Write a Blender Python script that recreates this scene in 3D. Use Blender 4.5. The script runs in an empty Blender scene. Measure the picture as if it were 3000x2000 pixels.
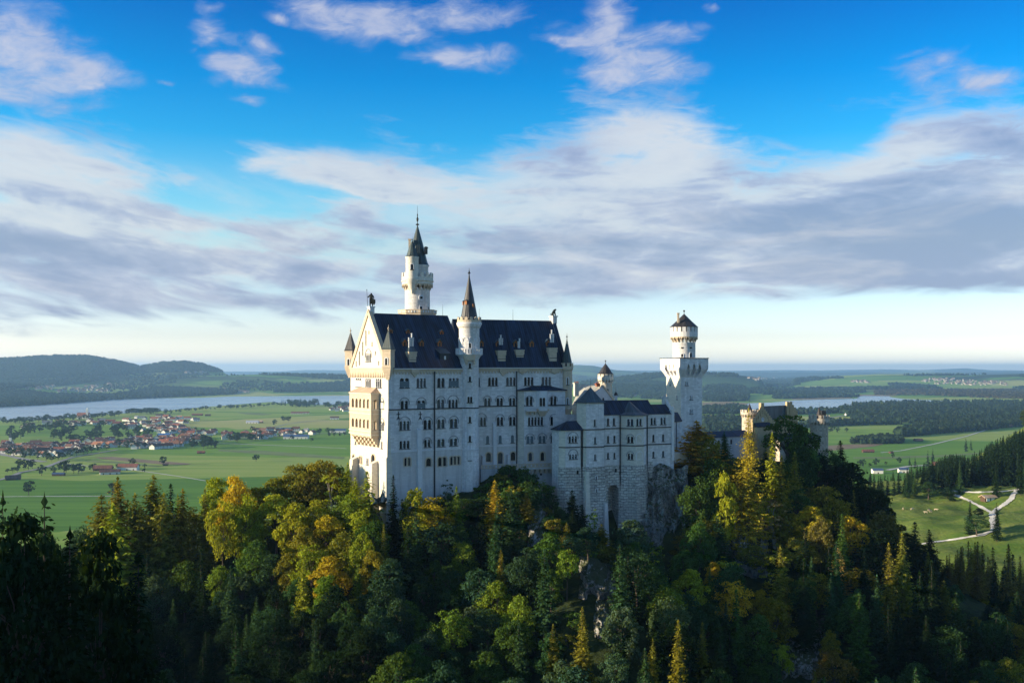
import bpy, bmesh, math, random
import numpy as np
from mathutils import Vector, Matrix
from mathutils.geometry import tessellate_polygon
R = math.radians
random.seed(7); RNG = np.random.default_rng(11)
S = bpy.context.scene
C = bpy.context.collection
E = 180.0            # eye height of the photographer above the plain, metres
F = 2917.0           # focal length in photograph pixels (35 mm on a 36 mm sensor)
HY = 1080.0          # photograph row of eye level
# ---------------------------------------------------------------- camera
cam = bpy.data.objects.new('camera', bpy.data.cameras.new('camera')); C.objects.link(cam)
cam.location = (0, 0, E); cam.rotation_euler = (R(90), 0, 0)
cam.data.sensor_width = 36; cam.data.lens = 35
cam.data.shift_y = (HY - 1000) / 3000
cam.data.clip_start = 0.5; cam.data.clip_end = 200000
S.camera = cam
# ---------------------------------------------------------------- light
SUN_EL, SUN_AZ = R(10.8), math.atan2(-0.975, -0.215)      # low evening sun from the left, azimuth from +Y towards +X
sd = Vector((math.sin(SUN_AZ) * math.cos(SUN_EL), math.cos(SUN_AZ) * math.cos(SUN_EL), math.sin(SUN_EL)))
sun = bpy.data.objects.new('sun', bpy.data.lights.new('sun', 'SUN')); C.objects.link(sun)
sun.data.energy = 5.0; sun.data.angle = R(0.5); sun.data.color = (1.0, 0.82, 0.56)
sun.rotation_euler = sd.to_track_quat('Z', 'Y').to_euler(); sun.location = (-300, 0, 400)
S.view_settings.view_transform = 'Standard'; S.view_settings.look = 'None'
S.view_settings.exposure = 0.95; S.view_settings.gamma = 1
S.render.engine = 'CYCLES'
cy = S.cycles
cy.use_denoising = True; cy.denoiser = 'OPENIMAGEDENOISE'
cy.max_bounces = 6; cy.diffuse_bounces = 3; cy.glossy_bounces = 2; cy.transmission_bounces = 3; cy.volume_bounces = 1
cy.transparent_max_bounces = 12; cy.caustics_reflective = False; cy.caustics_refractive = False
cy.use_adaptive_sampling = True; cy.adaptive_threshold = 0.015
W = bpy.data.worlds.new('World'); S.world = W; W.use_nodes = True
def build_world():
    nt = W.node_tree; nt.nodes.clear(); L = nt.links.new
    def nd(t, **p):
        n = nt.nodes.new('ShaderNode' + t)
        for k, v in p.items(): setattr(n, k, v)
        return n
    def put(s, v):
        if isinstance(v, bpy.types.NodeSocket): L(v, s)
        else: s.default_value = v
    def m(op, a, b=0.0, c=0.0, clamp=False):
        n = nd('Math', operation=op, use_clamp=clamp); put(n.inputs[0], a); put(n.inputs[1], b); put(n.inputs[2], c); return n.outputs[0]
    def mr(v, a, b, c=0.0, d=1.0):
        n = nd('MapRange', interpolation_type='SMOOTHSTEP'); put(n.inputs[0], v)
        for i, x in enumerate((a, b, c, d)): put(n.inputs[i + 1], x)
        return n.outputs[0]
    def ramp(v, els, mode='LINEAR'):
        n = nd('ValToRGB'); cr = n.color_ramp; cr.interpolation = mode; put(n.inputs[0], v)
        while len(cr.elements) < len(els): cr.elements.new(0.5)
        for e, (p, c) in zip(cr.elements, els): e.position = p; e.color = (*c, 1) if len(c) == 3 else c
        return n.outputs[0]
    def mix(f, a, b, bt='MIX'):
        n = nd('Mix', data_type='RGBA', blend_type=bt); put(n.inputs[0], f)
        for i, v in ((6, a), (7, b)): put(n.inputs[i], v if isinstance(v, bpy.types.NodeSocket) else (*v, 1))
        return n.outputs[2]
    def vec(x, y, z=0.0):
        n = nd('CombineXYZ'); put(n.inputs[0], x); put(n.inputs[1], y); put(n.inputs[2], z); return n.outputs[0]
    def noise(v, sc, det=5, ro=0.55, dist=0.0):
        n = nd('TexNoise'); put(n.inputs['Vector'], v); n.inputs['Scale'].default_value = sc; n.inputs['Detail'].default_value = det
        n.inputs['Roughness'].default_value = ro; n.inputs['Distortion'].default_value = dist; return n.outputs[0]
    ST = 0.12; K = 1.0 / (2 ** S.view_settings.exposure * ST)
    sky = nd('TexSky', sky_type='NISHITA', sun_disc=False, sun_elevation=SUN_EL, sun_rotation=SUN_AZ)
    sp = nd('SeparateXYZ'); L(nd('TexCoord').outputs['Generated'], sp.inputs[0]); x, y, z = sp.outputs
    az = m('ARCTAN2', x, y); el = m('ARCSINE', z)
    X = m('MULTIPLY', az, F / 1000); Y = m('MULTIPLY', el, F / 1000)          # angles in thousandths of the focal length
    def bx(px): return math.atan((px - 1500) / F) * F / 1000
    def by(px, py): return math.atan((HY - py) / F * math.cos(math.atan((px - 1500) / F))) * F / 1000
    # evening gradient: strength of each colour relative to the physical sky
    g = ramp(m('DIVIDE', el, R(40)), [(0.0, (.84, .93, 1.36)), (.018, (.57, .64, 1.0)), (.045, (.36, .41, .66)), (.10, (.255, .31, .46)), (.17, (.22, .31, .36)), (.24, (.12, .28, .37)), (.32, (.022, .215, .365)), (.40, (.003, .168, .345)), (.52, (.002, .098, .28)), (.75, (.10, .16, .26)), (1.0, (.22, .23, .25))])
    col = mix(1.0, sky.outputs[0], g, 'MULTIPLY')
    col = mix(1.0, col, (K * .807,) * 3, 'MULTIPLY')
    # ---- high puffs
    wv = vec(X, Y)
    wn1 = noise(wv, 5.0, 3, 0.5); wn2 = noise(vec(m('ADD', X, 7.3), Y), 5.0, 3, 0.5)
    wx = m('MULTIPLY_ADD', m('SUBTRACT', wn1, 0.5), 0.16, X); wy = m('MULTIPLY_ADD', m('SUBTRACT', wn2, 0.5), 0.09, Y)
    W2 = vec(wx, wy)
    tot = None
    for px, py, rx, ry, w in PUFFS:
        mp = nd('Mapping', vector_type='TEXTURE'); L(W2, mp.inputs[0])
        mp.inputs[1].default_value = (bx(px), by(px, py), 0); mp.inputs[3].default_value = (rx / 800, ry / 760, 1)
        gr = nd('TexGradient', gradient_type='SPHERICAL'); L(mp.outputs[0], gr.inputs[0])
        tot = m('MULTIPLY_ADD', gr.outputs[1], w, tot if tot is not None else 0.0)
    fb = noise(vec(m('MULTIPLY', X, 8.5), m('MULTIPLY', m('MULTIPLY_ADD', X, -.12, Y), 19.0)), 1.0, 8, 0.66, 0.5)
    pd = m('MULTIPLY_ADD', m('SUBTRACT', fb, 0.5), 1.9, m('MINIMUM', tot, 1.0))
    pa = m('MULTIPLY', mr(pd, 0.05, 1.35), mr(tot, 0.0, 0.30))
    pl = mr(noise(vec(m('MULTIPLY', X, 5.0), m('MULTIPLY', Y, 9.0), 3.0), 1.0, 6, 0.6), 0.35, 0.65)
    pc = mix(m('MULTIPLY_ADD', mr(pd, 0.5, 1.2), 0.6, m('MULTIPLY', pl, 0.4)), tuple(K * v for v in (.34, .44, .70)), tuple(K * v for v in (.60, .63, .76)))
    col = mix(m('MULTIPLY', pa, 0.88), col, pc)
    # ---- the broad evening deck
    u = m('MULTIPLY_ADD', X, 0.25, 0.5)                                       # -2..2 -> 0..1
    def prof(pts): return ramp(u, [(bx(px) * .25 + .5, (by(px, py),) * 3) for px, py in pts], 'EASE')
    top = prof(DECK_TOP); bot = prof(DECK_BOT)
    tilt = m('MULTIPLY_ADD', X, mr(X, -1.5, 0.3, 0.13, 0.02), Y)
    s1 = noise(vec(m('MULTIPLY', X, 1.5), m('MULTIPLY', tilt, 7.5)), 1.0, 5, 0.5, 0.7)
    s2 = noise(vec(m('MULTIPLY', X, 4.0), m('MULTIPLY', tilt, 17.0), 4.0), 1.0, 5, 0.52, 0.6)
    s3 = noise(vec(m('MULTIPLY', X, 2.2), m('MULTIPLY', Y, 4.2), 9.0), 1.0, 7, 0.58, 0.5)
    n = m('ADD', m('MULTIPLY', s1, 0.62), m('MULTIPLY', s2, 0.38))
    hz = m('SUBTRACT', top, Y)                                                # below the upper outline
    dens = m('ADD', m('MULTIPLY', hz, 4.2), m('MULTIPLY', m('SUBTRACT', s3, 0.5), 2.4))
    dens = m('ADD', dens, m('MULTIPLY', m('SUBTRACT', n, 0.5), 1.6))
    bc = bd = None
    dv = vec(m('MULTIPLY_ADD', m('SUBTRACT', s1, 0.5), 0.34, X), m('MULTIPLY_ADD', m('SUBTRACT', s3, 0.5), 0.13, Y))
    for px, py, rx, ry, rot, wc, wd in BANKS:
        mp = nd('Mapping', vector_type='TEXTURE'); L(dv, mp.inputs[0]); mp.inputs[1].default_value = (bx(px), by(px, py), 0); mp.inputs[2].default_value = (0, 0, R(rot)); mp.inputs[3].default_value = (rx / 750, ry / 700, 1)
        gr = nd('TexGradient', gradient_type='SPHERICAL'); L(mp.outputs[0], gr.inputs[0]); f = mr(gr.outputs[1], 0.0, 0.8)
        if wc: bc = m('MULTIPLY_ADD', f, wc, bc if bc is not None else 0.0)
        if wd: bd = m('MULTIPLY_ADD', f, wd, bd if bd is not None else 0.0)
    dens = m('MULTIPLY_ADD', bc, 0.85, dens)
    fine = noise(vec(m('MULTIPLY', X, 7.0), m('MULTIPLY', tilt, 26.0), 31.0), 1.0, 6, 0.62, 0.8)
    dens = m('ADD', dens, m('MULTIPLY', m('SUBTRACT', fine, 0.5), 1.5))
    cov = mr(dens, -0.1, 1.15)
    edge = mr(m('ADD', m('SUBTRACT', Y, bot), m('MULTIPLY', m('SUBTRACT', s2, 0.5), 0.12)), -0.026, 0.030)
    cov = m('MULTIPLY', cov, edge)
    thin = mr(X, -1.1, 0.35, 0.0, 1.0)                                         # the left half is broken into streaks
    streak = mr(n, 0.36, 0.56)
    cov = m('MULTIPLY', cov, m('MAXIMUM', m('MAXIMUM', streak, mr(bc, 0.1, 0.6)), thin))
    dk = m('ADD', m('MULTIPLY', mr(hz, 0.05, 0.40), 0.60), m('MULTIPLY', m('SUBTRACT', n, 0.5), 2.7))
    dk = m('ADD', dk, m('MULTIPLY', m('SUBTRACT', s3, 0.5), 1.4))
    dk = m('ADD', dk, mr(X, -0.2, 1.4, -0.06, 0.14))
    dk = m('ADD', m('MULTIPLY_ADD', bd, 0.40, dk), m('MULTIPLY', m('SUBTRACT', fine, 0.5), 0.9))
    dcol = ramp(mr(dk, -0.35, 1.05), [(0.0, (.77, .78, .80)), (.32, (.66, .69, .76)), (.62, (.46, .50, .66)), (1.0, (.28, .335, .52))])
    dcol = mix(1.0, dcol, (K,) * 3, 'MULTIPLY')
    col = mix(m('MULTIPLY', cov, 0.85), col, dcol)
    # thin veil streaks above the deck
    vs = noise(vec(m('MULTIPLY', X, 1.8), m('MULTIPLY', tilt, 8.0), 20.0), 1.0, 6, 0.6, 0.5)
    veil = m('MULTIPLY', mr(vs, 0.46, 0.72), m('MULTIPLY', mr(Y, 0.42, 0.60, 1.0, 0.0), mr(Y, .12, .25)))
    col = mix(m('MULTIPLY', veil, 0.5), col, tuple(K * v for v in (.74, .76, .80)))
    b = nd('Background'); L(col, b.inputs[0]); b.inputs[1].default_value = ST
    o = nd('OutputWorld'); L(b.outputs[0], o.inputs[0])
PUFFS = [(50, 60, 120, 90, 1.1), (130, 140, 190, 55, .9), (80, 215, 260, 75, 1.0), (20, 275, 120, 45, .9), (260, 225, 130, 36, .7), (620, 25, 45, 20, .9), (610, 75, 55, 22, .8), (625, 110, 55, 20, .9), (755, 127, 75, 26, 1.1),
         (630, 165, 75, 30, .8), (705, 195, 95, 40, 1.2), (740, 248, 130, 24, .8), (730, 300, 45, 14, .7), (920, 20, 110, 55, 1.1), (1050, 85, 150, 48, 1.2), (1190, 85, 100, 45, 1.0), (1130, 30, 120, 28, .8), (1340, 40, 110, 42, 1.1), (1400, 168, 120, 42, 1.2),
         (1290, 175, 120, 26, 1.0), (1480, 45, 90, 36, .8), (810, 50, 38, 16, .9), (1780, 30, 75, 75, 1.0), (1720, 110, 140, 50, 1.1), (1860, 165, 160, 55, 1.0), (1900, 220, 170, 52, 1.1), (1980, 95, 130, 30, .9), (1640, 122, 80, 16, .8), (1760, 232, 120, 28, .8),
         (2085, 27, 26, 14, .9), (2650, 205, 60, 34, .7), (2770, 170, 70, 34, .7), (2800, 245, 130, 50, .9), (2920, 235, 90, 20, .7), (1290, 140, 60, 20, .5), (490, 236, 30, 10, .6)]
DECK_TOP = [(-600, 340), (0, 360), (250, 430), (500, 500), (800, 440), (1100, 420), (1500, 400), (1750, 300), (2000, 260), (2200, 350), (2450, 400), (2650, 300), (3000, 290), (3700, 260)]
DECK_BOT = [(-600, 960), (0, 945), (700, 925), (1200, 905), (1600, 882), (2000, 862), (2500, 856), (3000, 858), (3700, 858)]
BANKS = [(150, 455, 360, 80, -7, .9, -.45), (330, 500, 160, 26, -10, .3, .6), (230, 580, 460, 40, -8, .9, .95), (150, 640, 320, 42, -5, .6, -.55), (250, 720, 640, 55, -4, .6, .55), (700, 790, 560, 60, 0, .5, .25), (300, 860, 500, 40, 0, .2, -.4), (950, 500, 430, 62, -6, .9, -.55), (720, 600, 300, 46, -6, -.9, 0), (1180, 570, 260, 30, -10, .3, .5),
         (1950, 400, 240, 95, -18, .65, -.7), (1700, 560, 430, 85, 0, .5, -.5), (2220, 430, 160, 60, 12, .2, .6), (2450, 660, 640, 120, 0, .6, .5), (2850, 370, 320, 60, 0, .8, .35), (2600, 470, 280, 45, 8, .5, -.7), (2900, 640, 420, 190, 0, .5, .6), (2430, 380, 190, 46, 0, -.9, 0), (1400, 700, 500, 60, -3, .3, .35), (1900, 690, 350, 40, 0, .2, -.4), (1300, 620, 350, 40, -6, .2, -.35)]
build_world()

# ---------------------------------------------------------------- node helpers
def new_mat(name):
    m = bpy.data.materials.new(name); m.use_nodes = True
    nt = m.node_tree; nt.nodes.clear()
    out = nt.nodes.new('ShaderNodeOutputMaterial')
    return m, nt, out
def N(nt, typ, props=None, **ins):
    n = nt.nodes.new('ShaderNode' + typ)
    for k, v in (props or {}).items(): setattr(n, k, v)
    for k, v in ins.items():
        key = int(k[1:]) if k[0] == 'i' and k[1:].isdigit() else k.replace('_', ' ')
        s = n.inputs[key]
        if isinstance(v, bpy.types.NodeSocket): nt.links.new(v, s)
        else: s.default_value = v
    return n
def mathn(nt, op, a, b=0.0, clamp=False):
    n = N(nt, 'Math', {'operation': op, 'use_clamp': clamp}, i0=a, i1=b); return n.outputs[0]
def mixc(nt, fac, a, b, blend='MIX'):
    n = nt.nodes.new('ShaderNodeMix'); n.data_type = 'RGBA'; n.blend_type = blend
    for i, v in ((0, fac), (6, a), (7, b)):
        if isinstance(v, bpy.types.NodeSocket): nt.links.new(v, n.inputs[i])
        else: n.inputs[i].default_value = v if i == 0 else (*v, 1)[:4]
    return n.outputs[2]
def maprange(nt, v, a, b, c, d, smooth=False):
    n = N(nt, 'MapRange', {'interpolation_type': 'SMOOTHSTEP' if smooth else 'LINEAR'}, Value=v, From_Min=a, From_Max=b, To_Min=c, To_Max=d)
    return n.outputs[0]
def noise(nt, vec, scale, detail=4, rough=0.5, out=0):
    return N(nt, 'TexNoise', None, Vector=vec, Scale=scale, Detail=detail, Roughness=rough).outputs[out]
def mapping(nt, vec, scale=(1, 1, 1), loc=(0, 0, 0), rot=(0, 0, 0), typ='POINT'):
    return N(nt, 'Mapping', {'vector_type': typ}, Vector=vec, Location=loc, Rotation=rot, Scale=scale).outputs[0]
def finish(nt, out, col, rough=0.8, bump=None, bstr=0.3, bdist=0.1, spec=0.3, metal=0.0):
    p = N(nt, 'BsdfPrincipled', None, Base_Color=col if isinstance(col, bpy.types.NodeSocket) else (*col, 1), Roughness=rough, Metallic=metal)
    p.inputs['Specular IOR Level'].default_value = spec
    if bump is not None:
        b = N(nt, 'Bump', None, Height=bump, Strength=bstr, Distance=bdist); nt.links.new(b.outputs[0], p.inputs['Normal'])
    nt.links.new(p.outputs[0], out.inputs[0]); return p
def stone_mat(name, col, course=(1.15, 0.52), var=0.10, mortar=0.82, stain=0.25, rustic=False, tint=(0.62, 0.56, 0.45)):
    m, nt, out = new_mat(name)
    uv = N(nt, 'TexCoord').outputs['UV']
    col = np.array(col)
    if rustic: uv = N(nt, 'VectorMath', {'operation': 'ADD'}, i0=uv, i1=N(nt, 'VectorMath', {'operation': 'SCALE'}, i0=N(nt, 'TexNoise', None, Vector=uv, Scale=.55, Detail=3).outputs[1], Scale=.8).outputs[0]).outputs[0]
    br = N(nt, 'TexBrick', {'offset': 0.5}, Vector=uv, Color1=(*(col * (1 - var)), 1), Color2=(*np.minimum(col * (1 + var), .9), 1), Mortar=(*(col * mortar), 1),
           Scale=1.0, Mortar_Size=0.10 if rustic else 0.03, Mortar_Smooth=0.5, Bias=0.0, Brick_Width=course[0], Row_Height=course[1])
    st = noise(nt, mapping(nt, uv, (0.6, 0.06, 1)), 1.0, 6, 0.65)
    st = maprange(nt, st, 0.43, 0.68, 0.0, stain, True)
    c = mixc(nt, st, br.outputs[0], tuple(col * 0.62), 'MIX')
    big = maprange(nt, noise(nt, mapping(nt, uv, (0.13, 0.1, 1)), 1.0, 3), 0.4, 0.7, 0.0, 0.35, True)
    c = mixc(nt, big, c, tint, 'MULTIPLY') if rustic else mixc(nt, big, c, tuple(col * np.array((1.04, 1.0, 0.93)) * 0.93))
    if rustic:
        dk = noise(nt, mapping(nt, uv, (0.9, 1.9, 1)), 1.0, 1, 0.5)
        c = mixc(nt, maprange(nt, dk, 0.56, 0.66, 0, 0.55, True), c, (0.16, 0.15, 0.15))
        h = mathn(nt, 'ADD', mathn(nt, 'MULTIPLY', br.outputs[1], -1.0), mathn(nt, 'MULTIPLY', noise(nt, uv, 2.2, 4), 0.9))
        finish(nt, out, c, 0.9, h, 1.0, 0.35)
    else:
        finish(nt, out, c, 0.85, mathn(nt, 'MULTIPLY', br.outputs[1], -1.0), 0.25, 0.05)
    return m
def plain_mat(name, col, rough=0.7, var=0.15, scale=0.8, metal=0.0, spec=0.3, objcol=False):
    m, nt, out = new_mat(name)
    tc = N(nt, 'TexCoord').outputs['Object']
    n = noise(nt, tc, scale, 4, 0.6)
    base = N(nt, 'ObjectInfo').outputs['Color'] if objcol else (*col, 1)
    k = maprange(nt, n, 0.3, 0.7, 1 - var, 1 + var)
    cmb = N(nt, 'CombineColor', None, i0=k, i1=k, i2=k).outputs[0]
    c = mixc(nt, 1.0, base if objcol else col, cmb, 'MULTIPLY')
    finish(nt, out, c, rough, n, 0.15, 0.05, spec, metal)
    return m
def roof_mat(name, col, seam=0.6, rough=0.42, seamk=1.9, spec=0.5, var=0.5):
    m, nt, out = new_mat(name)
    uv = N(nt, 'TexCoord').outputs['UV']
    x = N(nt, 'SeparateXYZ', None, Vector=uv).outputs[0]
    fr = mathn(nt, 'FRACT', mathn(nt, 'DIVIDE', x, seam))
    ridge = maprange(nt, mathn(nt, 'ABSOLUTE', mathn(nt, 'SUBTRACT', fr, 0.5)), 0.40, 0.5, 0, 1, True)
    n = noise(nt, mapping(nt, uv, (0.9, 0.10, 1)), 1.0, 4, 0.6)
    n2 = noise(nt, mapping(nt, uv, (0.25, 0.25, 1)), 1.0, 3, 0.5)
    k = mathn(nt, 'ADD', maprange(nt, n, 0.35, 0.75, 1 - var, 1 + var), mathn(nt, 'MULTIPLY', ridge, seamk * 0.3))
    k = mathn(nt, 'MULTIPLY', k, maprange(nt, n2, 0.3, 0.7, 0.8, 1.2))
    cmb = N(nt, 'CombineColor', None, i0=k, i1=k, i2=k).outputs[0]
    c = mixc(nt, 1.0, col, cmb, 'MULTIPLY')
    finish(nt, out, c, rough, ridge, 0.5, 0.06, spec)
    return m
M = {}
M['lime'] = stone_mat('pale_limestone', (0.70, 0.685, 0.685), var=.16, stain=.6)
M['limew'] = stone_mat('sunwarmed_limestone', (0.66, 0.62, 0.54), stain=0.2)  # warm evening sun put into the stone colour, mainly for west-facing walls
M['render'] = stone_mat('grey_plastered_stone', (0.61, 0.60, 0.60), var=0.06, mortar=0.93, stain=0.65)
M['trim'] = stone_mat('sandstone_trim', (0.58, 0.48, 0.36), (0.8, 0.45), 0.08, 0.85, 0.3)
M['white'] = plain_mat('white_limestone_trim', (0.66, 0.66, 0.67), 0.8, 0.08)
M['arc'] = plain_mat('shadow_dark_archivolt', (0.27, 0.27, 0.29), 0.9, 0.15)  # darker than the wall stone to stand for the shadow arc at each arch
M['rust'] = stone_mat('rusticated_ashlar', (0.62, 0.60, 0.56), (1.7, 0.85), 0.16, 0.5, 0.45, True, (0.72, 0.68, 0.62))
M['yellow'] = stone_mat('yellow_sandstone', (0.50, 0.38, 0.22), (0.9, 0.45), 0.12, 0.8, 0.25)
M['gatestone'] = stone_mat('weathered_tower_stone', (0.52, 0.46, 0.38), (1.6, 0.7), 0.28, 0.75, 0.35)
M['roof'] = roof_mat('dark_blue_sheet_roof', (0.010, 0.025, 0.058), 0.75, 0.45, spec=.25, var=.8, seamk=3.0)
M['roofb'] = roof_mat('brown_metal_spire', (0.036, 0.034, 0.037), 0.7, 0.5)
M['roofg'] = roof_mat('green_copper_spire', (0.035, 0.055, 0.055), 0.7, 0.5)
M['rooft'] = roof_mat('teal_sheet_roof', (0.045, 0.075, 0.10), 0.8, 0.4)
M['roofl'] = roof_mat('pale_zinc_roof', (0.42, 0.42, 0.38), 0.8, 0.45, var=0.25)
M['loggiaroof'] = roof_mat('tan_sheet_roof', (0.50, 0.36, 0.25), 0.9, 0.5, var=0.15)
M['glass'] = plain_mat('dark_window_glass', (0.006, 0.007, 0.010), 0.3, 0.1, 0.5, 0, 0.25)
M['glass2'] = plain_mat('sky_reflecting_glass', (0.04, 0.05, 0.07), 0.12, 0.2, 0.5, 0, 0.6)
M['blind'] = plain_mat('grey_window_blind', (0.13, 0.17, 0.19), 0.8, 0.06)
M['blindw'] = plain_mat('cream_window_blind', (0.70, 0.66, 0.58), 0.8, 0.06)
M['dark'] = plain_mat('dark_lead_sheet', (0.03, 0.033, 0.04), 0.5, 0.2)
M['dormer'] = plain_mat('orange_dormer_wood', (0.33, 0.13, 0.045), 0.7, 0.25, 2.0)
M['bronze'] = plain_mat('weathered_bronze', (0.045, 0.045, 0.035), 0.5, 0.4, 3.0, 0.6)
M['flue'] = plain_mat('zinc_flue', (0.55, 0.57, 0.60), 0.4, 0.1, 2.0, 0.3)
M['iron'] = plain_mat('black_iron', (0.02, 0.02, 0.025), 0.5, 0.2)
M['red'] = plain_mat('red_brick', (0.28, 0.09, 0.05), 0.8, 0.2)
# ---------------------------------------------------------------- measuring helpers
def ray(px): return (px - 1500.0) / F
def P(px, py, D): return Vector((ray(px) * D, D, E - (py - HY) * D / F))
def ZAT(py, D): return E - (py - HY) * D / F
class Wall:                                          # a vertical wall plane through two plan points
    def __init__(s, A, B):
        s.A = Vector((A[0], A[1])); d = Vector((B[0], B[1])) - s.A; s.L = d.length; s.d = d.normalized()
        s.n = Vector((s.d.y, -s.d.x))                # outward, towards the camera for a left-to-right wall
    def uz(s, px, py):
        t = ray(px); u = (t * s.A.y - s.A.x) / (s.d.x - t * s.d.y)
        return u, ZAT(py, s.A.y + u * s.d.y)
    def u(s, px): return s.uz(px, HY)[0]
    def pt(s, u, z, o=0.0):
        q = s.A + s.d * u + s.n * o; return Vector((q.x, q.y, z))
    def shift(s, o):
        a = s.A + s.n * o; return Wall(a, a + s.d * s.L)
def tag(o, label=None, cat=None, group=None, kind=None):
    if label: o['label'] = label
    if cat: o['category'] = cat
    if group: o['group'] = group
    if kind: o['kind'] = kind
    return o
def thing(name, loc, label, cat, group=None):
    o = bpy.data.objects.new(name, None); C.objects.link(o); o.location = loc
    o.empty_display_size = 2.0
    o['base'] = tuple(loc)
    return tag(o, label, cat, group)
class MB:
    def __init__(s): s.v = []; s.f = []; s.m = []
    def add(s, pts, faces, mi=0):
        k = len(s.v); s.v.extend([tuple(p) for p in pts])
        for f in faces: s.f.append(tuple(k + i for i in f)); s.m.append(mi)
    def quad(s, a, b, c, d, mi=0): s.add([a, b, c, d], [(0, 1, 2, 3)], mi)
    def poly(s, pts, mi=0): s.add(pts, [tuple(range(len(pts)))], mi)
    def hexa(s, p, mi=0):                            # p: 4 bottom, 4 top
        s.add(p, [(3, 2, 1, 0), (4, 5, 6, 7), (0, 1, 5, 4), (1, 2, 6, 5), (2, 3, 7, 6), (3, 0, 4, 7)], mi)
    def wbox(s, w, u0, u1, z0, z1, o0, o1, mi=0):
        s.hexa([w.pt(u0, z0, o1), w.pt(u1, z0, o1), w.pt(u1, z0, o0), w.pt(u0, z0, o0), w.pt(u0, z1, o1), w.pt(u1, z1, o1), w.pt(u1, z1, o0), w.pt(u0, z1, o0)], mi)
    def box(s, c, sx, sy, z0, z1, rz=0, mi=0, taper=1.0):
        cs, sn = math.cos(rz), math.sin(rz)
        def q(x, y, z): return (c[0] + x * cs - y * sn, c[1] + x * sn + y * cs, z)
        a, b = sx / 2, sy / 2
        s.hexa([q(-a, -b, z0), q(a, -b, z0), q(a, b, z0), q(-a, b, z0)] + [q(x * taper, y * taper, z1) for x, y in ((-a, -b), (a, -b), (a, b), (-a, b))], mi)
    def prism(s, poly, vec, mi=0):                   # poly: 3-D loop, extruded by vec
        n = len(poly); v = Vector(vec)
        pts = [Vector(p) for p in poly] + [Vector(p) + v for p in poly]
        fs = [tuple(range(n - 1, -1, -1)), tuple(range(n, 2 * n))] + [(i, (i + 1) % n, n + (i + 1) % n, n + i) for i in range(n)]
        s.add(pts, fs, mi)
    def wprism(s, w, uz, o0, o1, mi=0):              # outline on a wall, extruded outwards
        n3 = Vector((w.n.x, w.n.y, 0)); s.prism([w.pt(u, z, o0) for u, z in uz], n3 * (o1 - o0), mi)
    def lathe(s, c, prof, n=20, a0=0.0, a1=None, mi=0, rot=0.0):
        full = a1 is None; a1 = a0 + 2 * math.pi if full else a1
        k = n if full else n + 1; pts = []; fs = []
        for r, z in prof:
            for i in range(k):
                a = a0 + rot + (a1 - a0) * i / n; pts.append((c[0] + r * math.cos(a), c[1] + r * math.sin(a), z))
        for j in range(len(prof) - 1):
            for i in range(n):
                i2 = (i + 1) % k; fs.append((j * k + i, j * k + i2, (j + 1) * k + i2, (j + 1) * k + i))
        s.add(pts, fs, mi)
    def tube(s, a, b, r0, r1=None, n=6, mi=0):
        a, b = Vector(a), Vector(b); r1 = r0 if r1 is None else r1
        ax = (b - a).normalized(); t = ax.orthogonal().normalized(); q = ax.cross(t); pts = []
        for p, r in ((a, r0), (b, r1)):
            for i in range(n):
                g = 2 * math.pi * i / n; pts.append(p + t * (r * math.cos(g)) + q * (r * math.sin(g)))
        fs = [(i, (i + 1) % n, n + (i + 1) % n, n + i) for i in range(n)] + [tuple(range(n - 1, -1, -1)), tuple(range(n, 2 * n))]
        s.add(pts, fs, mi)
    def ball(s, c, r, n=8, sq=1.0, mi=0):
        s.lathe(c, [(max(r * math.sin(math.pi * j / n), 0.001), c[2] - r * sq * math.cos(math.pi * j / n)) for j in range(n + 1)], n + 2, mi=mi)
    def holes(s, w, outline, holes, depth=0.55, o=0.0, mi=0):   # flat wall with real openings and their reveals
        loops = [[Vector((u, z, 0)) for u, z in outline]] + [[Vector((u, z, 0)) for u, z in h] for h in holes]
        flat = [p for l in loops for p in l]
        tris = tessellate_polygon(loops)
        s.add([w.pt(p.x, p.y, o) for p in flat], [tuple(t) for t in tris], mi)
        for h in holes:
            k = len(h)
            s.add([w.pt(u, z, o) for u, z in h] + [w.pt(u, z, o - depth) for u, z in h], [(i, (i + 1) % k, k + (i + 1) % k, k + i) for i in range(k)], mi)
    def build(s, name, mats, parent=None, smooth=False, base=None):
        mats = mats if isinstance(mats, (list, tuple)) else [mats]
        if base is None:
            r = parent
            while r is not None and r.parent is not None: r = r.parent
            base = Vector(r['base']) if r is not None else Vector((0, 0, 0))
        base = Vector(base)
        V = np.array(s.v, dtype=np.float64)
        me = bpy.data.meshes.new(name)
        me.from_pydata((V - np.array(base)).tolist(), [], s.f)
        for m in mats: me.materials.append(m)
        if len(mats) > 1: me.polygons.foreach_set('material_index', s.m)
        nf = len(me.polygons); nrm = np.zeros(nf * 3); me.polygons.foreach_get('normal', nrm); nrm = nrm.reshape(-1, 3)
        lt = np.zeros(nf, dtype=np.int64); me.polygons.foreach_get('loop_total', lt)
        vi = np.zeros(len(me.loops), dtype=np.int64); me.loops.foreach_get('vertex_index', vi)
        fn = np.repeat(nrm, lt, axis=0); X = V[vi]
        t = np.stack([-fn[:, 1], fn[:, 0]], 1); l = np.linalg.norm(t, axis=1); flat = l < 0.25
        t = t / np.maximum(l, 1e-6)[:, None]
        u = np.where(flat, X[:, 0], (X[:, :2] * t).sum(1)); vv = np.where(flat, X[:, 1], X[:, 2])
        uvl = me.uv_layers.new(name='UVMap'); uvl.data.foreach_set('uv', np.stack([u, vv], 1).astype(np.float32).ravel())
        if smooth: me.polygons.foreach_set('use_smooth', [True] * nf)
        ob = bpy.data.objects.new(name, me); C.objects.link(ob)
        if parent is not None: ob.parent = parent
        else: ob.location = base
        return ob
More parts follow.
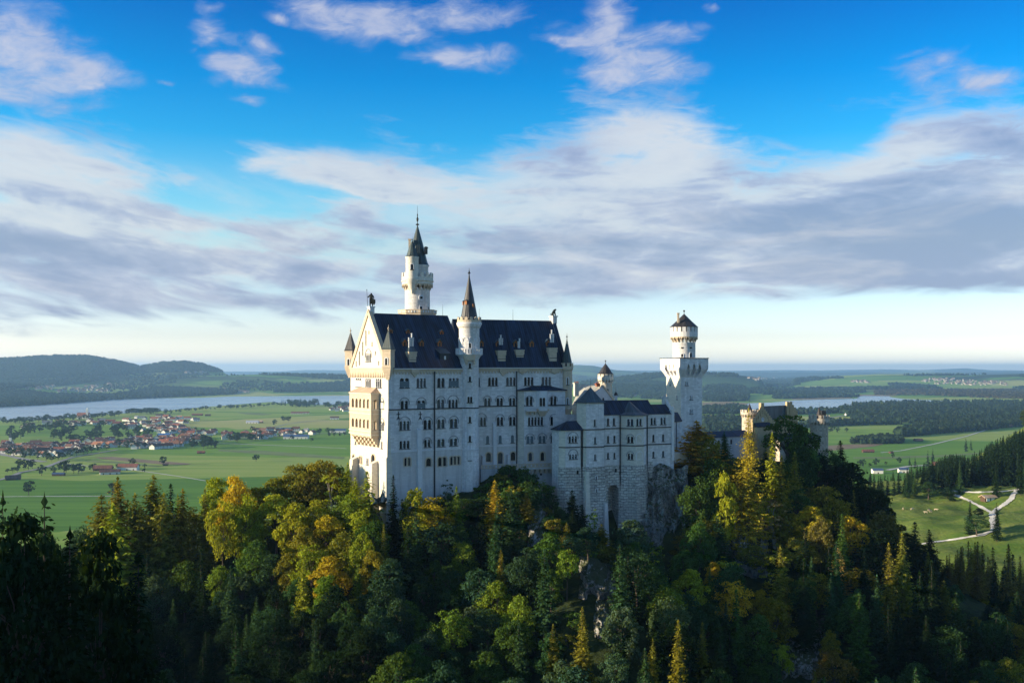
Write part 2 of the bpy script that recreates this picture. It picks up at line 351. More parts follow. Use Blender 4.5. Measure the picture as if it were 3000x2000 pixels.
def part(name, mats, parent, fn, smooth=False):
    b = MB(); fn(b); return b.build(name, mats, parent, smooth)

# ================================================================ LAND
def vnoise(x, y, seed=0):                              # value noise on arrays, 0..1
    x = np.asarray(x, float); y = np.asarray(y, float)
    xi, yi = np.floor(x).astype(np.int64), np.floor(y).astype(np.int64); fx, fy = x - xi, y - yi
    fx, fy = fx * fx * (3 - 2 * fx), fy * fy * (3 - 2 * fy)
    def h(a, b):
        n = (a * 374761393 + b * 668265263 + seed * 974634777) & 0xffffffff
        n = ((n ^ (n >> 13)) * 1274126177) & 0xffffffff
        return ((n ^ (n >> 16)) & 0xffff) / 65535.0
    return (h(xi, yi) * (1 - fx) + h(xi + 1, yi) * fx) * (1 - fy) + (h(xi, yi + 1) * (1 - fx) + h(xi + 1, yi + 1) * fx) * fy
def fbm(x, y, sc, octv=4, seed=0):
    t = 0; a = 0.5; s = 0
    for i in range(octv): t = t + a * vnoise(np.asarray(x) / sc, np.asarray(y) / sc, seed + i); s += a; a *= 0.5; sc *= 0.5
    return t / s
def sstep(x, a, b): t = np.clip((np.asarray(x, float) - a) / (b - a), 0, 1); return t * t * (3 - 2 * t)
def polyd(x, y, pts):                                   # distance to a crest line and its height there; sign of the side
    best = np.full(np.shape(x), 1e9); zz = np.zeros(np.shape(x)); side = np.zeros(np.shape(x))
    for (x0, y0, z0), (x1, y1, z1) in zip(pts, pts[1:]):
        dx, dy = x1 - x0, y1 - y0; t = np.clip(((x - x0) * dx + (y - y0) * dy) / (dx * dx + dy * dy), 0, 1)
        d = np.hypot(x - x0 - t * dx, y - y0 - t * dy); m = d < best
        best = np.where(m, d, best); zz = np.where(m, z0 + t * (z1 - z0), zz); side = np.where(m, (x - x0) * dy - (y - y0) * dx, side)
    return best, zz, side
CREST = [(-330, 300, E - 128), (-230, 298, E - 92), (-150, 298, E - 67), (-95, 300, E - 57), (-66, 304, E - 47), (-36, 303, E - 42.5), (-13, 312, E - 36.5), (-1, 314, E - 30.5), (8, 318, E - 36), (16, 322, E - 42), (44, 334, E - 34), (68, 346, E - 31), (100, 366, E - 34), (118, 380, E - 40), (150, 396, E - 66), (195, 405, E - 108)]
SPUR = [(-220, 30, E + 40), (-120, 62, E - 8), (-78, 84, E - 32), (-47, 108, E - 50), (-22, 138, E - 82), (0, 160, E - 112)]
def near_h(x, y):
    x = np.asarray(x, float); y = np.asarray(y, float)
    d, zc, sd_ = polyd(x, y, CREST)
    front = sd_ > 0
    dd = np.maximum(d - np.where(front, 7, 22), 0)
    zr = zc - np.where(front, 0.40 * dd + 0.30 * np.minimum(dd, 16) + 0.25 * sstep(x, 20, 70) * np.minimum(dd, 40), 0.75 * dd)
    d2, z2, _ = polyd(x, y, SPUR); zsp = z2 - 0.75 * np.maximum(d2 - 6, 0)
    zm = 76 + 0.055 * (np.minimum(y, 800) - 480) - np.maximum(480 - y, 0) * 0.07 + 0.11 * np.clip(x - 260, -80, 60) + 0.03 * np.clip(x - 320, 0, 300) - np.maximum(215 - x, 0) * 0.35 - np.maximum(y - 740 - 1.6 * np.maximum(x - 330, 0), 0) * 0.42
    zm = zm + 10 * (fbm(x, y, 120, 3, 31) - .5)
    zm = np.where(y > 300, zm, zm - (300 - y) * 0.25)
    zr = zr - 13 * np.exp(-(((x - 33) / 17) ** 2 + ((y - 302) / 17) ** 2))
    fl = np.where(y < 330, 42 - 0.16 * np.maximum(np.abs(x + 20) - 160, 0), -20 - 0 * x)
    z = np.maximum(np.maximum(zr, zsp), np.maximum(zm, fl))
    k = sstep(d, 8, 30)
    z = z + (fbm(x, y, 34, 4, 5) - 0.5) * 9 * k * sstep(z, 0, 40) + (fbm(x, y, 9, 3, 8) - 0.5) * 2.2 * k
    return np.where(z > 0.5, z, z - 8)
def prof(pts):
    px = [p[0] for p in pts]; py = [p[1] for p in pts]
    return lambda q: np.interp(q, px, py)
HILLS = [(11000, 1900, prof([(-2500, 1050), (-800, 1042), (0, 1052), (60, 1046), (170, 1040), (260, 1041), (350, 1056), (410, 1072), (470, 1061), (530, 1057), (590, 1063), (640, 1079), (680, 1100), (740, 1300)])),
         (9300, 1150, prof([(150, 1300), (260, 1112), (420, 1098), (640, 1094), (760, 1092), (900, 1094), (1040, 1097), (1200, 1110), (1350, 1300)])),
         (7600, 700, prof([(-1500, 1110), (-300, 1112), (0, 1118), (120, 1122), (260, 1140), (330, 1300)])),
         (18000, 2600, prof([(1430, 1300), (1520, 1094), (1600, 1079), (1640, 1072), (1690, 1066), (1740, 1069), (1800, 1081), (1880, 1087), (2000, 1300)])),
         (33000, 3600, prof([(-3000, 1088), (0, 1088), (820, 1086), (900, 1082), (1000, 1083), (1200, 1086), (1500, 1085), (1800, 1083), (2000, 1084), (2150, 1084), (2300, 1082), (2400, 1083), (2600, 1080), (2700, 1082), (2830, 1077), (2900, 1082), (3100, 1084), (6000, 1088)])),
         (24000, 2500, prof([(600, 1300), (700, 1093), (1000, 1089), (1400, 1090), (1900, 1088), (2200, 1087), (2600, 1088), (3100, 1086), (4000, 1090), (5000, 1300)])),
         (9300, 1000, prof([(1600, 1300), (1700, 1118), (1780, 1108), (1862, 1098), (1900, 1091), (1951, 1085), (2060, 1086), (2140, 1091), (2230, 1102), (2330, 1300)])),
         (11500, 1300, prof([(2200, 1300), (2330, 1106), (2450, 1096), (2580, 1091), (2650, 1091), (2800, 1094), (2900, 1092), (3050, 1088), (3400, 1085), (5000, 1300)])),
         (7600, 600, prof([(1600, 1300), (1680, 1128), (1800, 1124), (1950, 1128), (2150, 1130), (2300, 1140), (2360, 1300)]))]
def far_h(x, y):
    x = np.asarray(x, float); y = np.asarray(y, float); r = np.hypot(x, y)
    q = 1500 + F * x / np.maximum(y, 1e-3 * r + 1); ok = y > 0.2 * r
    z = np.zeros(np.shape(x))
    for D, sg, pf in HILLS:
        Hh = np.maximum(E - 14 + (HY - pf(q)) * D / F, 0); z = np.maximum(z, Hh * np.exp(-((r - D) / sg) ** 2) * ok)
    ro = sstep(r, 5600, 7500) * (fbm(x, y, 1500, 4, 3) - 0.35) * 75 * ok * np.where(q > 1620, 1.0, 0.55)
    lakeside = np.minimum(np.abs(polyd(np.ravel(x), np.ravel(y), [(-2700, 5000, 0), (1400, 6900, 0)])[0]).reshape(np.shape(x)), 5000)
    return np.maximum(z, ro * sstep(lakeside, 900, 2600) + 0)
_xs = np.arange(-460, 900.1, 4.0); _ys = np.arange(-60, 1500.1, 4.0); _XN, _YN = np.meshgrid(_xs, _ys, indexing='ij'); _ZN = near_h(_XN, _YN)
def near_f(x, y):                                        # the same land read from a grid, quick
    i = np.clip((np.asarray(x, float) + 460) / 4.0, 0, len(_xs) - 1.001); j = np.clip((np.asarray(y, float) + 60) / 4.0, 0, len(_ys) - 1.001)
    i0, j0 = i.astype(int), j.astype(int); a, b = i - i0, j - j0
    z = (_ZN[i0, j0] * (1 - a) + _ZN[i0 + 1, j0] * a) * (1 - b) + (_ZN[i0, j0 + 1] * (1 - a) + _ZN[i0 + 1, j0 + 1] * a) * b
    return np.where((np.asarray(y) < 1490) & (np.abs(np.asarray(x) - 220) < 678), z, -8.0)
def H(x, y):
    x, y = np.asarray(x, float), np.asarray(y, float); z = near_f(x, y); r = np.hypot(x, y)
    if np.max(r) > 5000: z = np.maximum(z, far_h(x, y))
    return np.maximum(z, 0.0)
def hits(px, py, d0=60.0, d1=30000.0, n=420):            # where sight lines of photograph points meet the land
    px, py = np.atleast_1d(np.asarray(px, float)), np.atleast_1d(np.asarray(py, float)); t = np.geomspace(d0, d1, n)[None, :]
    k_ = (px[:, None] - 1500) / F; zz = E - (py[:, None] - HY) * t / F; hh = H(k_ * t, np.broadcast_to(t, zz.shape)); m = zz <= hh
    k = np.argmax(m, 1); ok = m.any(1); tt = t[0]; a = tt[np.maximum(k - 1, 0)]; b = tt[k].copy()
    for _ in range(20):
        c = .5 * (a + b); lo = E - (py - HY) * c / F <= H((px - 1500) / F * c, c); b = np.where(lo, c, b); a = np.where(lo, a, c)
    c = .5 * (a + b); x = (px - 1500) / F * c
    return np.stack([x, c, H(x, c)], 1), ok
def hit(px, py, d0=60.0, d1=30000.0):
    if py > 1235: d1 = 4900.0
    q, ok = hits([px], [py], d0, d1); return Vector(q[0]) if ok[0] else None
def grid_obj(name, X, Y, Z, mat, smooth=True, wrap=False):
    n, m = X.shape; V = np.stack([X, Y, Z], -1).reshape(-1, 3)
    i, j = np.meshgrid(np.arange(n - 1), np.arange(m - 1), indexing='ij'); a = (i * m + j).ravel()
    Fc = np.stack([a, a + 1, a + m + 1, a + m], 1)
    me = bpy.data.meshes.new(name); me.from_pydata(V.tolist(), [], Fc.tolist()); me.materials.append(mat)
    if smooth: me.polygons.foreach_set('use_smooth', [True] * len(me.polygons))
    ob = bpy.data.objects.new(name, me); C.objects.link(ob); return ob
# ---- materials of the land
def ground_mat():
    m, nt, out = new_mat('valley_meadows')
    p = N(nt, 'NewGeometry').outputs['Position']
    pr = mapping(nt, p, (1 / 900, 1 / 520, 0), rot=(0, 0, R(24)))
    vor = N(nt, 'TexVoronoi', {'distance': 'CHEBYCHEV'}, Vector=pr, Scale=1.0, Randomness=0.85)
    cell = N(nt, 'SeparateColor', None, Color=vor.outputs['Color']).outputs[0]
    st = noise(nt, mapping(nt, p, (1 / 700, 1 / 26, 0), rot=(0, 0, R(-8))), 1.0, 5, 0.65)
    st = mathn(nt, 'ADD', mathn(nt, 'MULTIPLY', st, .78), mathn(nt, 'MULTIPLY', noise(nt, mapping(nt, p, (1 / 380, 1 / 7, 0), rot=(0, 0, R(20))), 1.0, 4, .7), .22))
    big = noise(nt, mapping(nt, p, (1 / 1300, 1 / 500, 0)), 1.0, 4, 0.55)
    k = mathn(nt, 'ADD', mathn(nt, 'MULTIPLY', cell, 0.55), mathn(nt, 'ADD', mathn(nt, 'MULTIPLY', st, 0.85), mathn(nt, 'MULTIPLY', big, 0.4)))
    rp = N(nt, 'ValToRGB', None, Fac=maprange(nt, k, 0.55, 1.30, 0, 1)); cr = rp.color_ramp
    els = [(0, (.075, .18, .014)), (.25, (.12, .25, .022)), (.5, (.20, .32, .04)), (.75, (.33, .38, .09)), (1, (.46, .40, .16))]
    while len(cr.elements) < len(els): cr.elements.new(.5)
    for e, (q, c) in zip(cr.elements, els): e.position = q; e.color = (*c, 1)
    # beyond the plain, pasture and forest alternate
    dist = N(nt, 'VectorMath', {'operation': 'LENGTH'}, i0=p).outputs[1]
    w = noise(nt, mapping(nt, p, (1 / 2600, 1 / 1500, 0)), 1.0, 6, 0.62)
    wood = mathn(nt, 'MULTIPLY', maprange(nt, w, 0.47, 0.52, 0, 1, True), maprange(nt, dist, 7000, 9000, 0, 1))
    wood = mathn(nt, 'MAXIMUM', wood, mathn(nt, 'MULTIPLY', maprange(nt, w, 0.36, 0.42, 0, 1, True), maprange(nt, dist, 14000, 18000, 0, 1)))
    c = mixc(nt, wood, rp.outputs[0], (.018, .040, .018))
    finish(nt, out, c, 0.95, spec=0.1)
    return m
def hill_mat():
    m, nt, out = new_mat('forest_floor_and_rock')
    g = N(nt, 'NewGeometry'); p = g.outputs['Position']
    nz = N(nt, 'SeparateXYZ', None, Vector=g.outputs['Normal']).outputs[2]; xyz = N(nt, 'SeparateXYZ', None, Vector=p)
    n1 = noise(nt, p, 0.35, 5, 0.6); n2 = noise(nt, p, 0.05, 4, 0.55)
    veg = mixc(nt, maprange(nt, n1, .35, .65, 0, 1), (.014, .026, .010), (.045, .060, .018))
    mead = mixc(nt, maprange(nt, noise(nt, mapping(nt, p, (.02, .06, 0)), 1, 6, .65), .35, .68, 0, 1), (.085, .155, .022), (.20, .23, .055))
    mead = mixc(nt, maprange(nt, noise(nt, p, .35, 4, .6), .45, .75, 0, .45), mead, (.035, .07, .02))
    isM = mathn(nt, 'MULTIPLY', maprange(nt, xyz.outputs[1], 440, 470, 0, 1), maprange(nt, xyz.outputs[0], 170, 200, 0, 1))
    rock = mixc(nt, maprange(nt, noise(nt, p, 0.8, 6, .7), .35, .7, 0, 1), (.16, .15, .15), (.42, .40, .39))
    rk = mathn(nt, 'MULTIPLY', maprange(nt, nz, .55, .42, 0, 1, True), maprange(nt, n2, .4, .55, 0, 1, True))
    c = mixc(nt, isM, veg, mead); c = mixc(nt, rk, c, rock)
    finish(nt, out, c, 0.95, n1, 0.8, 0.8, 0.1); return m
def water_mat():
    m, nt, out = new_mat('lake_water')
    p = N(nt, 'NewGeometry').outputs['Position']
    n = noise(nt, mapping(nt, p, (1 / 60, 1 / 12, 0)), 1.0, 5, .65)
    pat = noise(nt, mapping(nt, p, (1 / 1600, 1 / 260, 0)), 1.0, 4, .5)
    c = mixc(nt, maprange(nt, pat, .35, .65, 0, 1), (.22, .29, .34), (.34, .41, .46))
    pb = finish(nt, out, c, 0.22, n, 0.35, 0.6, 0.5)
    return m
M['ground'] = ground_mat(); M['hill'] = hill_mat(); M['water'] = water_mat()
M['road'] = plain_mat('pale_asphalt', (.30, .29, .28), .9, .1, .05); M['gravel'] = plain_mat('white_gravel', (.56, .54, .50), .95, .15, .2)
M['tan'] = plain_mat('ploughed_soil', (.22, .155, .085), .95, .2, .03); M['reed'] = plain_mat('dry_reeds', (.24, .17, .085), .95, .25, .02)
M['meadow2'] = plain_mat('mown_meadow', (.15, .20, .055), .95, .2, .02)
def cliff_mat():
    m, nt, out = new_mat('limestone_cliff')
    p = N(nt, 'NewGeometry').outputs['Position']
    n1 = noise(nt, mapping(nt, p, (.5, .5, .16)), 1.0, 6, .7); n2 = noise(nt, p, 1.6, 5, .65)
    c = mixc(nt, maprange(nt, n1, .36, .62, 0, 1), (.09, .085, .085), (.50, .48, .46))
    c = mixc(nt, maprange(nt, n2, .5, .7, 0, .6), c, (.05, .05, .05))
    nz = N(nt, 'SeparateXYZ', None, Vector=N(nt, 'NewGeometry').outputs['Normal']).outputs[2]
    c = mixc(nt, mathn(nt, 'MULTIPLY', maprange(nt, nz, .45, .7, 0, 1, True), .9), c, (.05, .065, .018))
    finish(nt, out, c, .95, n2, 1.0, .7, .1); return m
M['cliff'] = cliff_mat()
# ---- one sheet of ground from the foot of the mountain to the horizon
az = np.concatenate([np.linspace(-180, -40, 71)[:-1], np.linspace(-40, 40, 521), np.linspace(40, 180, 71)[1:]]) * math.pi / 180
rr = np.concatenate([[5], np.geomspace(150, 4500, 34), np.geomspace(4700, 16000, 90), np.geomspace(16400, 46000, 46)])
A_, R_ = np.meshgrid(az, rr, indexing='ij'); Xg, Yg = R_ * np.sin(A_), R_ * np.cos(A_)
gr = grid_obj('ground', Xg, Yg, far_h(Xg, Yg), M['ground']); tag(gr, kind='structure')
hs_ = grid_obj('hillside', _XN, _YN, _ZN, M['hill']); tag(hs_, kind='structure')
def mountain():                                          # the mountain west of the gorge that keeps the lower forest in shade
    u = np.linspace(-420, 380, 60); v = np.linspace(-1, 1, 30); U, V = np.meshgrid(u, v, indexing='ij')
    top = E + 40 + 14 * (fbm(U, U * 0, 60, 3, 12) - .5)
    ed = sstep(U, -420, -330) * sstep(-U, -380, -300)
    Z = -4 + (top + 4) * ed * (1 - np.abs(V) ** 1.15) ; X = -620 + V * 240 + 20 * (fbm(U, V * 200, 70, 3, 14) - .5)
    return grid_obj('mountain', X, U, Z, M['hill'])
tag(mountain(), kind='structure')
def G0(px, py, z=0.0): D = F * (E - z) / (py - HY); return (ray(px) * D, D, z)
def sheet(name, pts, mat, z, kind='structure'):
    b = MB(); loop = [Vector((*G0(px, py, z)[:2], 0)) for px, py in pts]
    b.add([(p.x, p.y, z) for p in loop], [tuple(t) for t in tessellate_polygon([loop])])
    o = b.build(name, mat); tag(o, kind=kind); return o
sheet('lake', [(-900, 1268), (-300, 1246), (0, 1231.5), (130, 1229), (300, 1213), (450, 1205.5), (560, 1195), (700, 1184), (790, 1177), (860, 1183), (950, 1186), (1020, 1184), (1100, 1181), (1250, 1176), (1330, 1160), (1250, 1147), (1100, 1147), (1000, 1149), (800, 1152), (600, 1157), (400, 1165), (300, 1171.5), (140, 1184), (0, 1190), (-300, 1203), (-900, 1215)], M['water'], 0.8)
sheet('lake', [(2100, 1200), (2180, 1181), (2260, 1178.5), (2330, 1172), (2510, 1167), (2516, 1159), (2640, 1159), (2800, 1163), (2900, 1168), (3060, 1172), (3060, 1176), (2900, 1175), (2760, 1176), (2680, 1182), (2600, 1192), (2500, 1200), (2350, 1199), (2200, 1209), (2120, 1207)], M['water'], 0.8)
sheet('sand_flat', [(2500, 1159), (2520, 1155.5), (2650, 1156), (2810, 1160.5), (2800, 1163.5), (2640, 1160)], M['reed'], 1.3)
sheet('sand_flat', [(2900, 1172.5), (3050, 1171), (3200, 1172), (3200, 1176), (2950, 1175.5)], M['reed'], 1.3)
sheet('reed_field', [(2058, 1178), (2130, 1176), (2195, 1181), (2180, 1186), (2110, 1190), (2058, 1189)], M['reed'], 1.3)
sheet('reed_field', [(2330, 1161), (2480, 1162), (2500, 1166), (2380, 1170), (2320, 1170)], M['reed'], 1.2)
sheet('field', [(275, 1339), (330, 1337), (430, 1346), (560, 1357), (545, 1361), (470, 1359), (380, 1352), (300, 1344)], M['tan'], 0.35)
sheet('field', [(2425, 1305), (2480, 1301), (2590, 1300), (2560, 1307), (2490, 1314), (2425, 1320)], M['tan'], 0.35)
sheet('field', [(250, 1349), (330, 1350), (470, 1364), (460, 1366), (330, 1356), (250, 1352)], M['meadow2'], 0.35)
sheet('field', [(640, 1316), (760, 1319), (860, 1326), (1010, 1338), (1005, 1344), (850, 1336), (700, 1325), (640, 1321)], M['meadow2'], 0.35)
sheet('field', [(690, 1207), (760, 1209), (800, 1213), (770, 1216), (720, 1213)], M['meadow2'], 0.35)
sheet('field', [(2500, 1338), (2600, 1337), (2760, 1332), (2870, 1325), (2870, 1329), (2750, 1338), (2600, 1343), (2500, 1343)], M['meadow2'], 0.35)
def strip(name, pts, width, mat, lift=0.25, per=10):
    q = []
    for (a, b) in zip(pts, pts[1:]):
        n = max(2, per)
        for i in range(n): q.append((a[0] + (b[0] - a[0]) * i / n, a[1] + (b[1] - a[1]) * i / n))
    q.append(pts[-1]); P_ = [hit(*p) for p in q]; P_ = [p for p in P_ if p is not None]
    b = MB(); L = []
    for i, p in enumerate(P_):
        d = (P_[min(i + 1, len(P_) - 1)] - P_[max(i - 1, 0)]); d = Vector((d.x, d.y)).normalized(); nrm = Vector((-d.y, d.x)) * width / 2 * (.75 + .5 * float(vnoise(i * .9, p.x * .01, 7)))
        L.append([Vector((p.x + s * nrm.x, p.y + s * nrm.y, float(H(p.x + s * nrm.x, p.y + s * nrm.y)) + lift)) for s in (-1, 1)])
    for u, v in zip(L, L[1:]): b.quad(u[0], u[1], v[1], v[0])
    o = b.build(name, mat); tag(o, kind='structure'); return o
strip('road', [(-80, 1424), (20, 1400), (60, 1384), (130, 1370), (175, 1352), (210, 1340), (280, 1328), (345, 1317)], 9, M['road'], .6)
strip('road', [(-60, 1324), (0, 1330), (60, 1343), (130, 1353)], 16, M['road'], .5)
strip('road', [(640, 1292), (780, 1281), (900, 1270), (1015, 1268)], 9, M['road'], .5)
strip('path', [(-40, 1456), (60, 1454.5), (325, 1453.5)], 4.5, M['gravel'], .55)
strip('path', [(195, 1358), (260, 1365), (330, 1369), (430, 1382), (520, 1395), (605, 1409)], 4, M['gravel'], .55)
strip('path', [(620, 1297), (760, 1303), (900, 1308), (1015, 1314)], 6, M['gravel'], .55)
strip('path', [(800, 1252), (840, 1242), (900, 1234), (960, 1231)], 7, M['road'], .55)
strip('path', [(2580, 1326), (2640, 1320), (2735, 1301), (2830, 1278), (2900, 1256), (2960, 1248)], 6, M['gravel'], .55)
strip('path', [(2425, 1224), (2480, 1216), (2520, 1210)], 14, M['road'], .55)
strip('path', [(2600, 1377), (2660, 1366), (2760, 1360)], 9, M['gravel'], .55)
strip('path', [(2914, 1552), (2911, 1530), (2908, 1504)], 4.0, M['gravel'], .35)
strip('path', [(2907, 1503), (2885, 1491), (2840, 1467), (2788, 1446)], 2.2, M['gravel'], .30)
strip('path', [(2909, 1503), (2920, 1492), (2945, 1476), (2964, 1461), (2968, 1449), (2984, 1431)], 3.2, M['gravel'], .32)
strip('path', [(2765, 1437), (2850, 1442.5), (2935, 1440.5), (2975, 1435)], 1.8, M['gravel'], .34)
strip('path', [(2700, 1594), (2740, 1588), (2800, 1580), (2880, 1566), (2918, 1551)], 2.4, M['gravel'], .34)
# ---- cliffs: slabs of rock standing out of the slope
def cliff(px0, px1, py0, py1, out_=2.2, Dt=None, Db=None, amp=2.2, name='cliff'):
    n, m = int((px1 - px0) / 3.0) + 8, int((py1 - py0) / 3.0) + 8
    a, bb = np.meshgrid(np.linspace(0, 1, n), np.linspace(0, 1, m), indexing='ij')
    px = px0 + (px1 - px0) * a + 26 * (fbm(bb * 3 + px0, bb * 0 + 7.0, 1.0, 3, 2) - .5); py = py0 + (py1 - py0) * bb + 34 * (fbm(a * 3 + py0, a * 0 + 3.0, 1.0, 3, 4) - .5)
    if Dt: D = Dt + (Db - Dt) * bb
    else: D = hits(px.ravel(), py.ravel(), 90, 1000, 200)[0][:, 1].reshape(n, m)
    e = np.minimum(np.minimum(a, 1 - a), np.minimum(bb, 1 - bb)) * 2; off = out_ * (1 if Dt else np.minimum(1, e * 2.4)) - (0 if Dt else 1.2)
    rg = np.abs(fbm(px * .9, py * .45, 26, 5, 77) - .5) * 2
    D = D - off - amp * (.9 - 1.9 * rg) - amp * .6 * (fbm(px, py, 9, 3, 21) - .5)
    X, Y, Z = (px - 1500) / F * D, D, E - (py - HY) * D / F
    o = grid_obj(name, X, Y, Z, M['cliff'], smooth=False); tag(o, kind='structure'); return o
cliff(1892, 2016, 1362, 1640, 0, 321.0, 309, 3.0)
cliff(1545, 1600, 1470, 1600, 2.6)
cliff(1690, 1800, 1620, 1760, 4.0)
cliff(1735, 1800, 1740, 1860, 2.8)
cliff(2145, 2250, 1540, 1690, 6.5)
cliff(2180, 2335, 1480, 1570, 6.5)
cliff(2075, 2150, 1575, 1630, 2.8)
cliff(2290, 2420, 1810, 1990, 2.4)
cliff(1092, 1128, 1450, 1520, 2.0)
# courtyard wall at the right end of the wing
tw = thing('terrace_wall', tuple(P(2000, 1345, 335)), 'low pale terrace wall between white wing and orange tree', 'wall')
part('wall', M['limew'], tw, lambda b: b.prism([P(1976, 1327, 326), P(2052, 1327, 334), P(2052, 1327, 339), P(1976, 1327, 331)], (0, 0, -3.0)))
part('coping', M['white'], tw, lambda b: b.prism([P(1975, 1326, 325.8), P(2052, 1326, 333.6), P(2052, 1326, 339), P(1975, 1326, 331)], (0, 0, .25)))

# ================================================================ CASTLE
def arch(u0, z0, w, h, seg=7):                       # round-headed opening
    r = w / 2; zs = z0 + max(h - r, 0.1)
    return [(u0, z0), (u0 + w, z0)] + [(u0 + r + r * math.cos(math.pi * i / seg), zs + r * math.sin(math.pi * i / seg)) for i in range(seg + 1)]
def halfring(b, w, uc, zs, r0, r1, o0, o1, mi=0, seg=9, legs=0.0):
    pin = [(uc + r0 * math.cos(math.pi * i / seg), zs + r0 * math.sin(math.pi * i / seg)) for i in range(seg + 1)]
    pout = [(uc + r1 * math.cos(math.pi * i / seg), zs + r1 * math.sin(math.pi * i / seg)) for i in range(seg + 1)]
    if legs:
        pin = [(uc + r0, zs - legs)] + pin + [(uc - r0, zs - legs)]; pout = [(uc + r1, zs - legs)] + pout + [(uc - r1, zs - legs)]
    for i in range(len(pin) - 1):
        q = [pin[i], pout[i], pout[i + 1], pin[i + 1]]
        b.hexa([w.pt(u, z, o0) for u, z in q] + [w.pt(u, z, o1) for u, z in q], mi)
def win_spec(w, s, ox, oy, k=4.48):
    cx, wd, yt, yb, n, at = s[:6]; st = s[6] if len(s) > 6 else ''
    u0, _ = w.uz(ox + (cx - wd / 2) / k, HY); u1, _ = w.uz(ox + (cx + wd / 2) / k, HY); uc = (u0 + u1) / 2
    D = (w.A + w.d * uc).y
    z0, z1 = ZAT(oy + yb / k, D), ZAT(oy + yt / k, D)
    dw = (u1 - u0) * .055; u0 -= dw; u1 += dw; z1 += (z1 - z0) * .06
    return dict(u0=u0, u1=u1, z0=z0, z1=z1, n=n, za=ZAT(oy + at / k, D) if at else 0, st=st)
def lights(q):
    W_ = q['u1'] - q['u0']; n = q['n']; g = 0.24 if n > 1 else 0
    lw = (W_ - g * (n - 1)) / n
    return [(q['u0'] + i * (lw + g), lw) for i in range(n)]
def win_holes(q):
    if 'x' in q['st']: return []
    return [arch(u, q['z0'], lw, q['z1'] - q['z0']) for u, lw in lights(q)]
def win_parts(w, q, root, o=0.0, depth=0.5):
    st = q['st']; h = q['z1'] - q['z0']; L = lights(q); uc = (q['u0'] + q['u1']) / 2; W_ = q['u1'] - q['u0']
    tm = M['trim'] if 'f' in st else M['white']
    b = MB(); arc_ = None
    if q['za']:
        r = W_ / 2 + 0.22; zs = q['za'] - r
        arc_ = (uc, zs, r)
    else:
        for u, lw in L:
            halfring(b, w, u + lw / 2, q['z0'] + max(h - lw / 2, .1), lw / 2 + 0.02, lw / 2 + (0.4 if 'f' in st else 0.14), o - 0.05, o + (0.12 if 'f' in st else 0.06), legs=max(h - lw / 2, .1))
        b.wbox(w, q['u0'] - .1, q['u1'] + .1, q['z0'] - .12, q['z0'] - .001, o - .05, o + .05)
    for i in range(len(L) - 1):
        uu = L[i][0] + L[i][1] + 0.12; zs = q['z0'] + h - L[i][1] / 2
        b.tube(w.pt(uu, q['z0'], o + 0.02), w.pt(uu, zs - 0.2, o + 0.02), 0.12, 0.105, 6)
        b.wbox(w, uu - 0.24, uu + 0.24, zs - 0.28, zs, o - 0.1, o + 0.2)
        b.wbox(w, uu - 0.2, uu + 0.2, q['z0'], q['z0'] + 0.2, o - 0.1, o + 0.18)
    if 'x' in st:
        halfring(b, w, uc, q['z1'] - W_ / 2, W_ / 2, W_ / 2 + 0.25, o - 0.05, o + 0.09, legs=h - W_ / 2)
    if not b.v: b.wbox(w, q['u0'] - .1, q['u1'] + .1, q['z0'] - .12, q['z0'] - .001, o - .05, o + .05)
    wo = b.build('window', tm, root)
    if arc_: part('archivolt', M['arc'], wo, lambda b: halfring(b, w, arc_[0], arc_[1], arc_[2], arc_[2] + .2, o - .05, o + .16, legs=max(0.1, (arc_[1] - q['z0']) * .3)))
    if 'x' not in st:
        part('sill', M['dark'] if 'f' not in st else M['trim'], wo, lambda b: b.wbox(w, q['u0'] - 0.22, q['u1'] + 0.22, q['z0'] - 0.2, q['z0'] - 0.003, o - 0.05, o + 0.2))
        part('pane', M['glass2' if random.random() < .3 else 'glass'], wo, lambda b: [b.poly([w.pt(u, z, o - depth + 0.02) for u, z in arch(uu - .02, q['z0'] - .02, lw + .04, h + .04)]) for uu, lw in L])
        if 'b' in st: part('blind', M['blind'], wo, lambda b: b.wbox(w, q['u0'] + .03, q['u1'] - .03, q['z0'] + .02, q['z0'] + h * (0.98 if 'B' in st else 0.68), o + 0.03, o + 0.16) if 'B' not in st else [b.poly([w.pt(u, z, o - 0.12) for u, z in arch(uu - .02, q['z0'] - .02, lw + .04, h + .04)]) for uu, lw in L])
        if 'w' in st: part('blind', M['blindw'], wo, lambda b: b.wbox(w, q['u0'] + .03, q['u1'] - .03, q['z0'] + .02, q['z0'] + h * 0.75, o + 0.03, o + 0.10))
    return wo
def facade(name, w, outline, specs, root, mat, o=0.0, extra=()):
    hs = [hh for q in specs for hh in win_holes(q)] + list(extra)
    b = MB(); b.holes(w, outline, hs, 0.55, o); ob = b.build(name, mat, root)
    for q in specs: win_parts(w, q, root, o)
    return ob
def frieze(b, w, u0, u1, zt, o=0.0, step=1.05, h=1.45, proud=0.28):
    b.wbox(w, u0, u1, zt - 0.62, zt, o + 0.002, o + proud)
    n = max(1, round((u1 - u0) / step)); s = (u1 - u0) / n
    for i in range(n):
        u = u0 + i * s; z0 = zt - 0.62 + 0.003
        b.wprism(w, [(u, z0), (u, zt - h), (u + 0.16 * s, zt - h), (u + 0.26 * s, zt - h * 0.72), (u + 0.5 * s, zt - 0.72), (u + 0.74 * s, zt - h * 0.72), (u + 0.84 * s, zt - h), (u + s, zt - h), (u + s, z0)], o + 0.002, o + proud - 0.06)
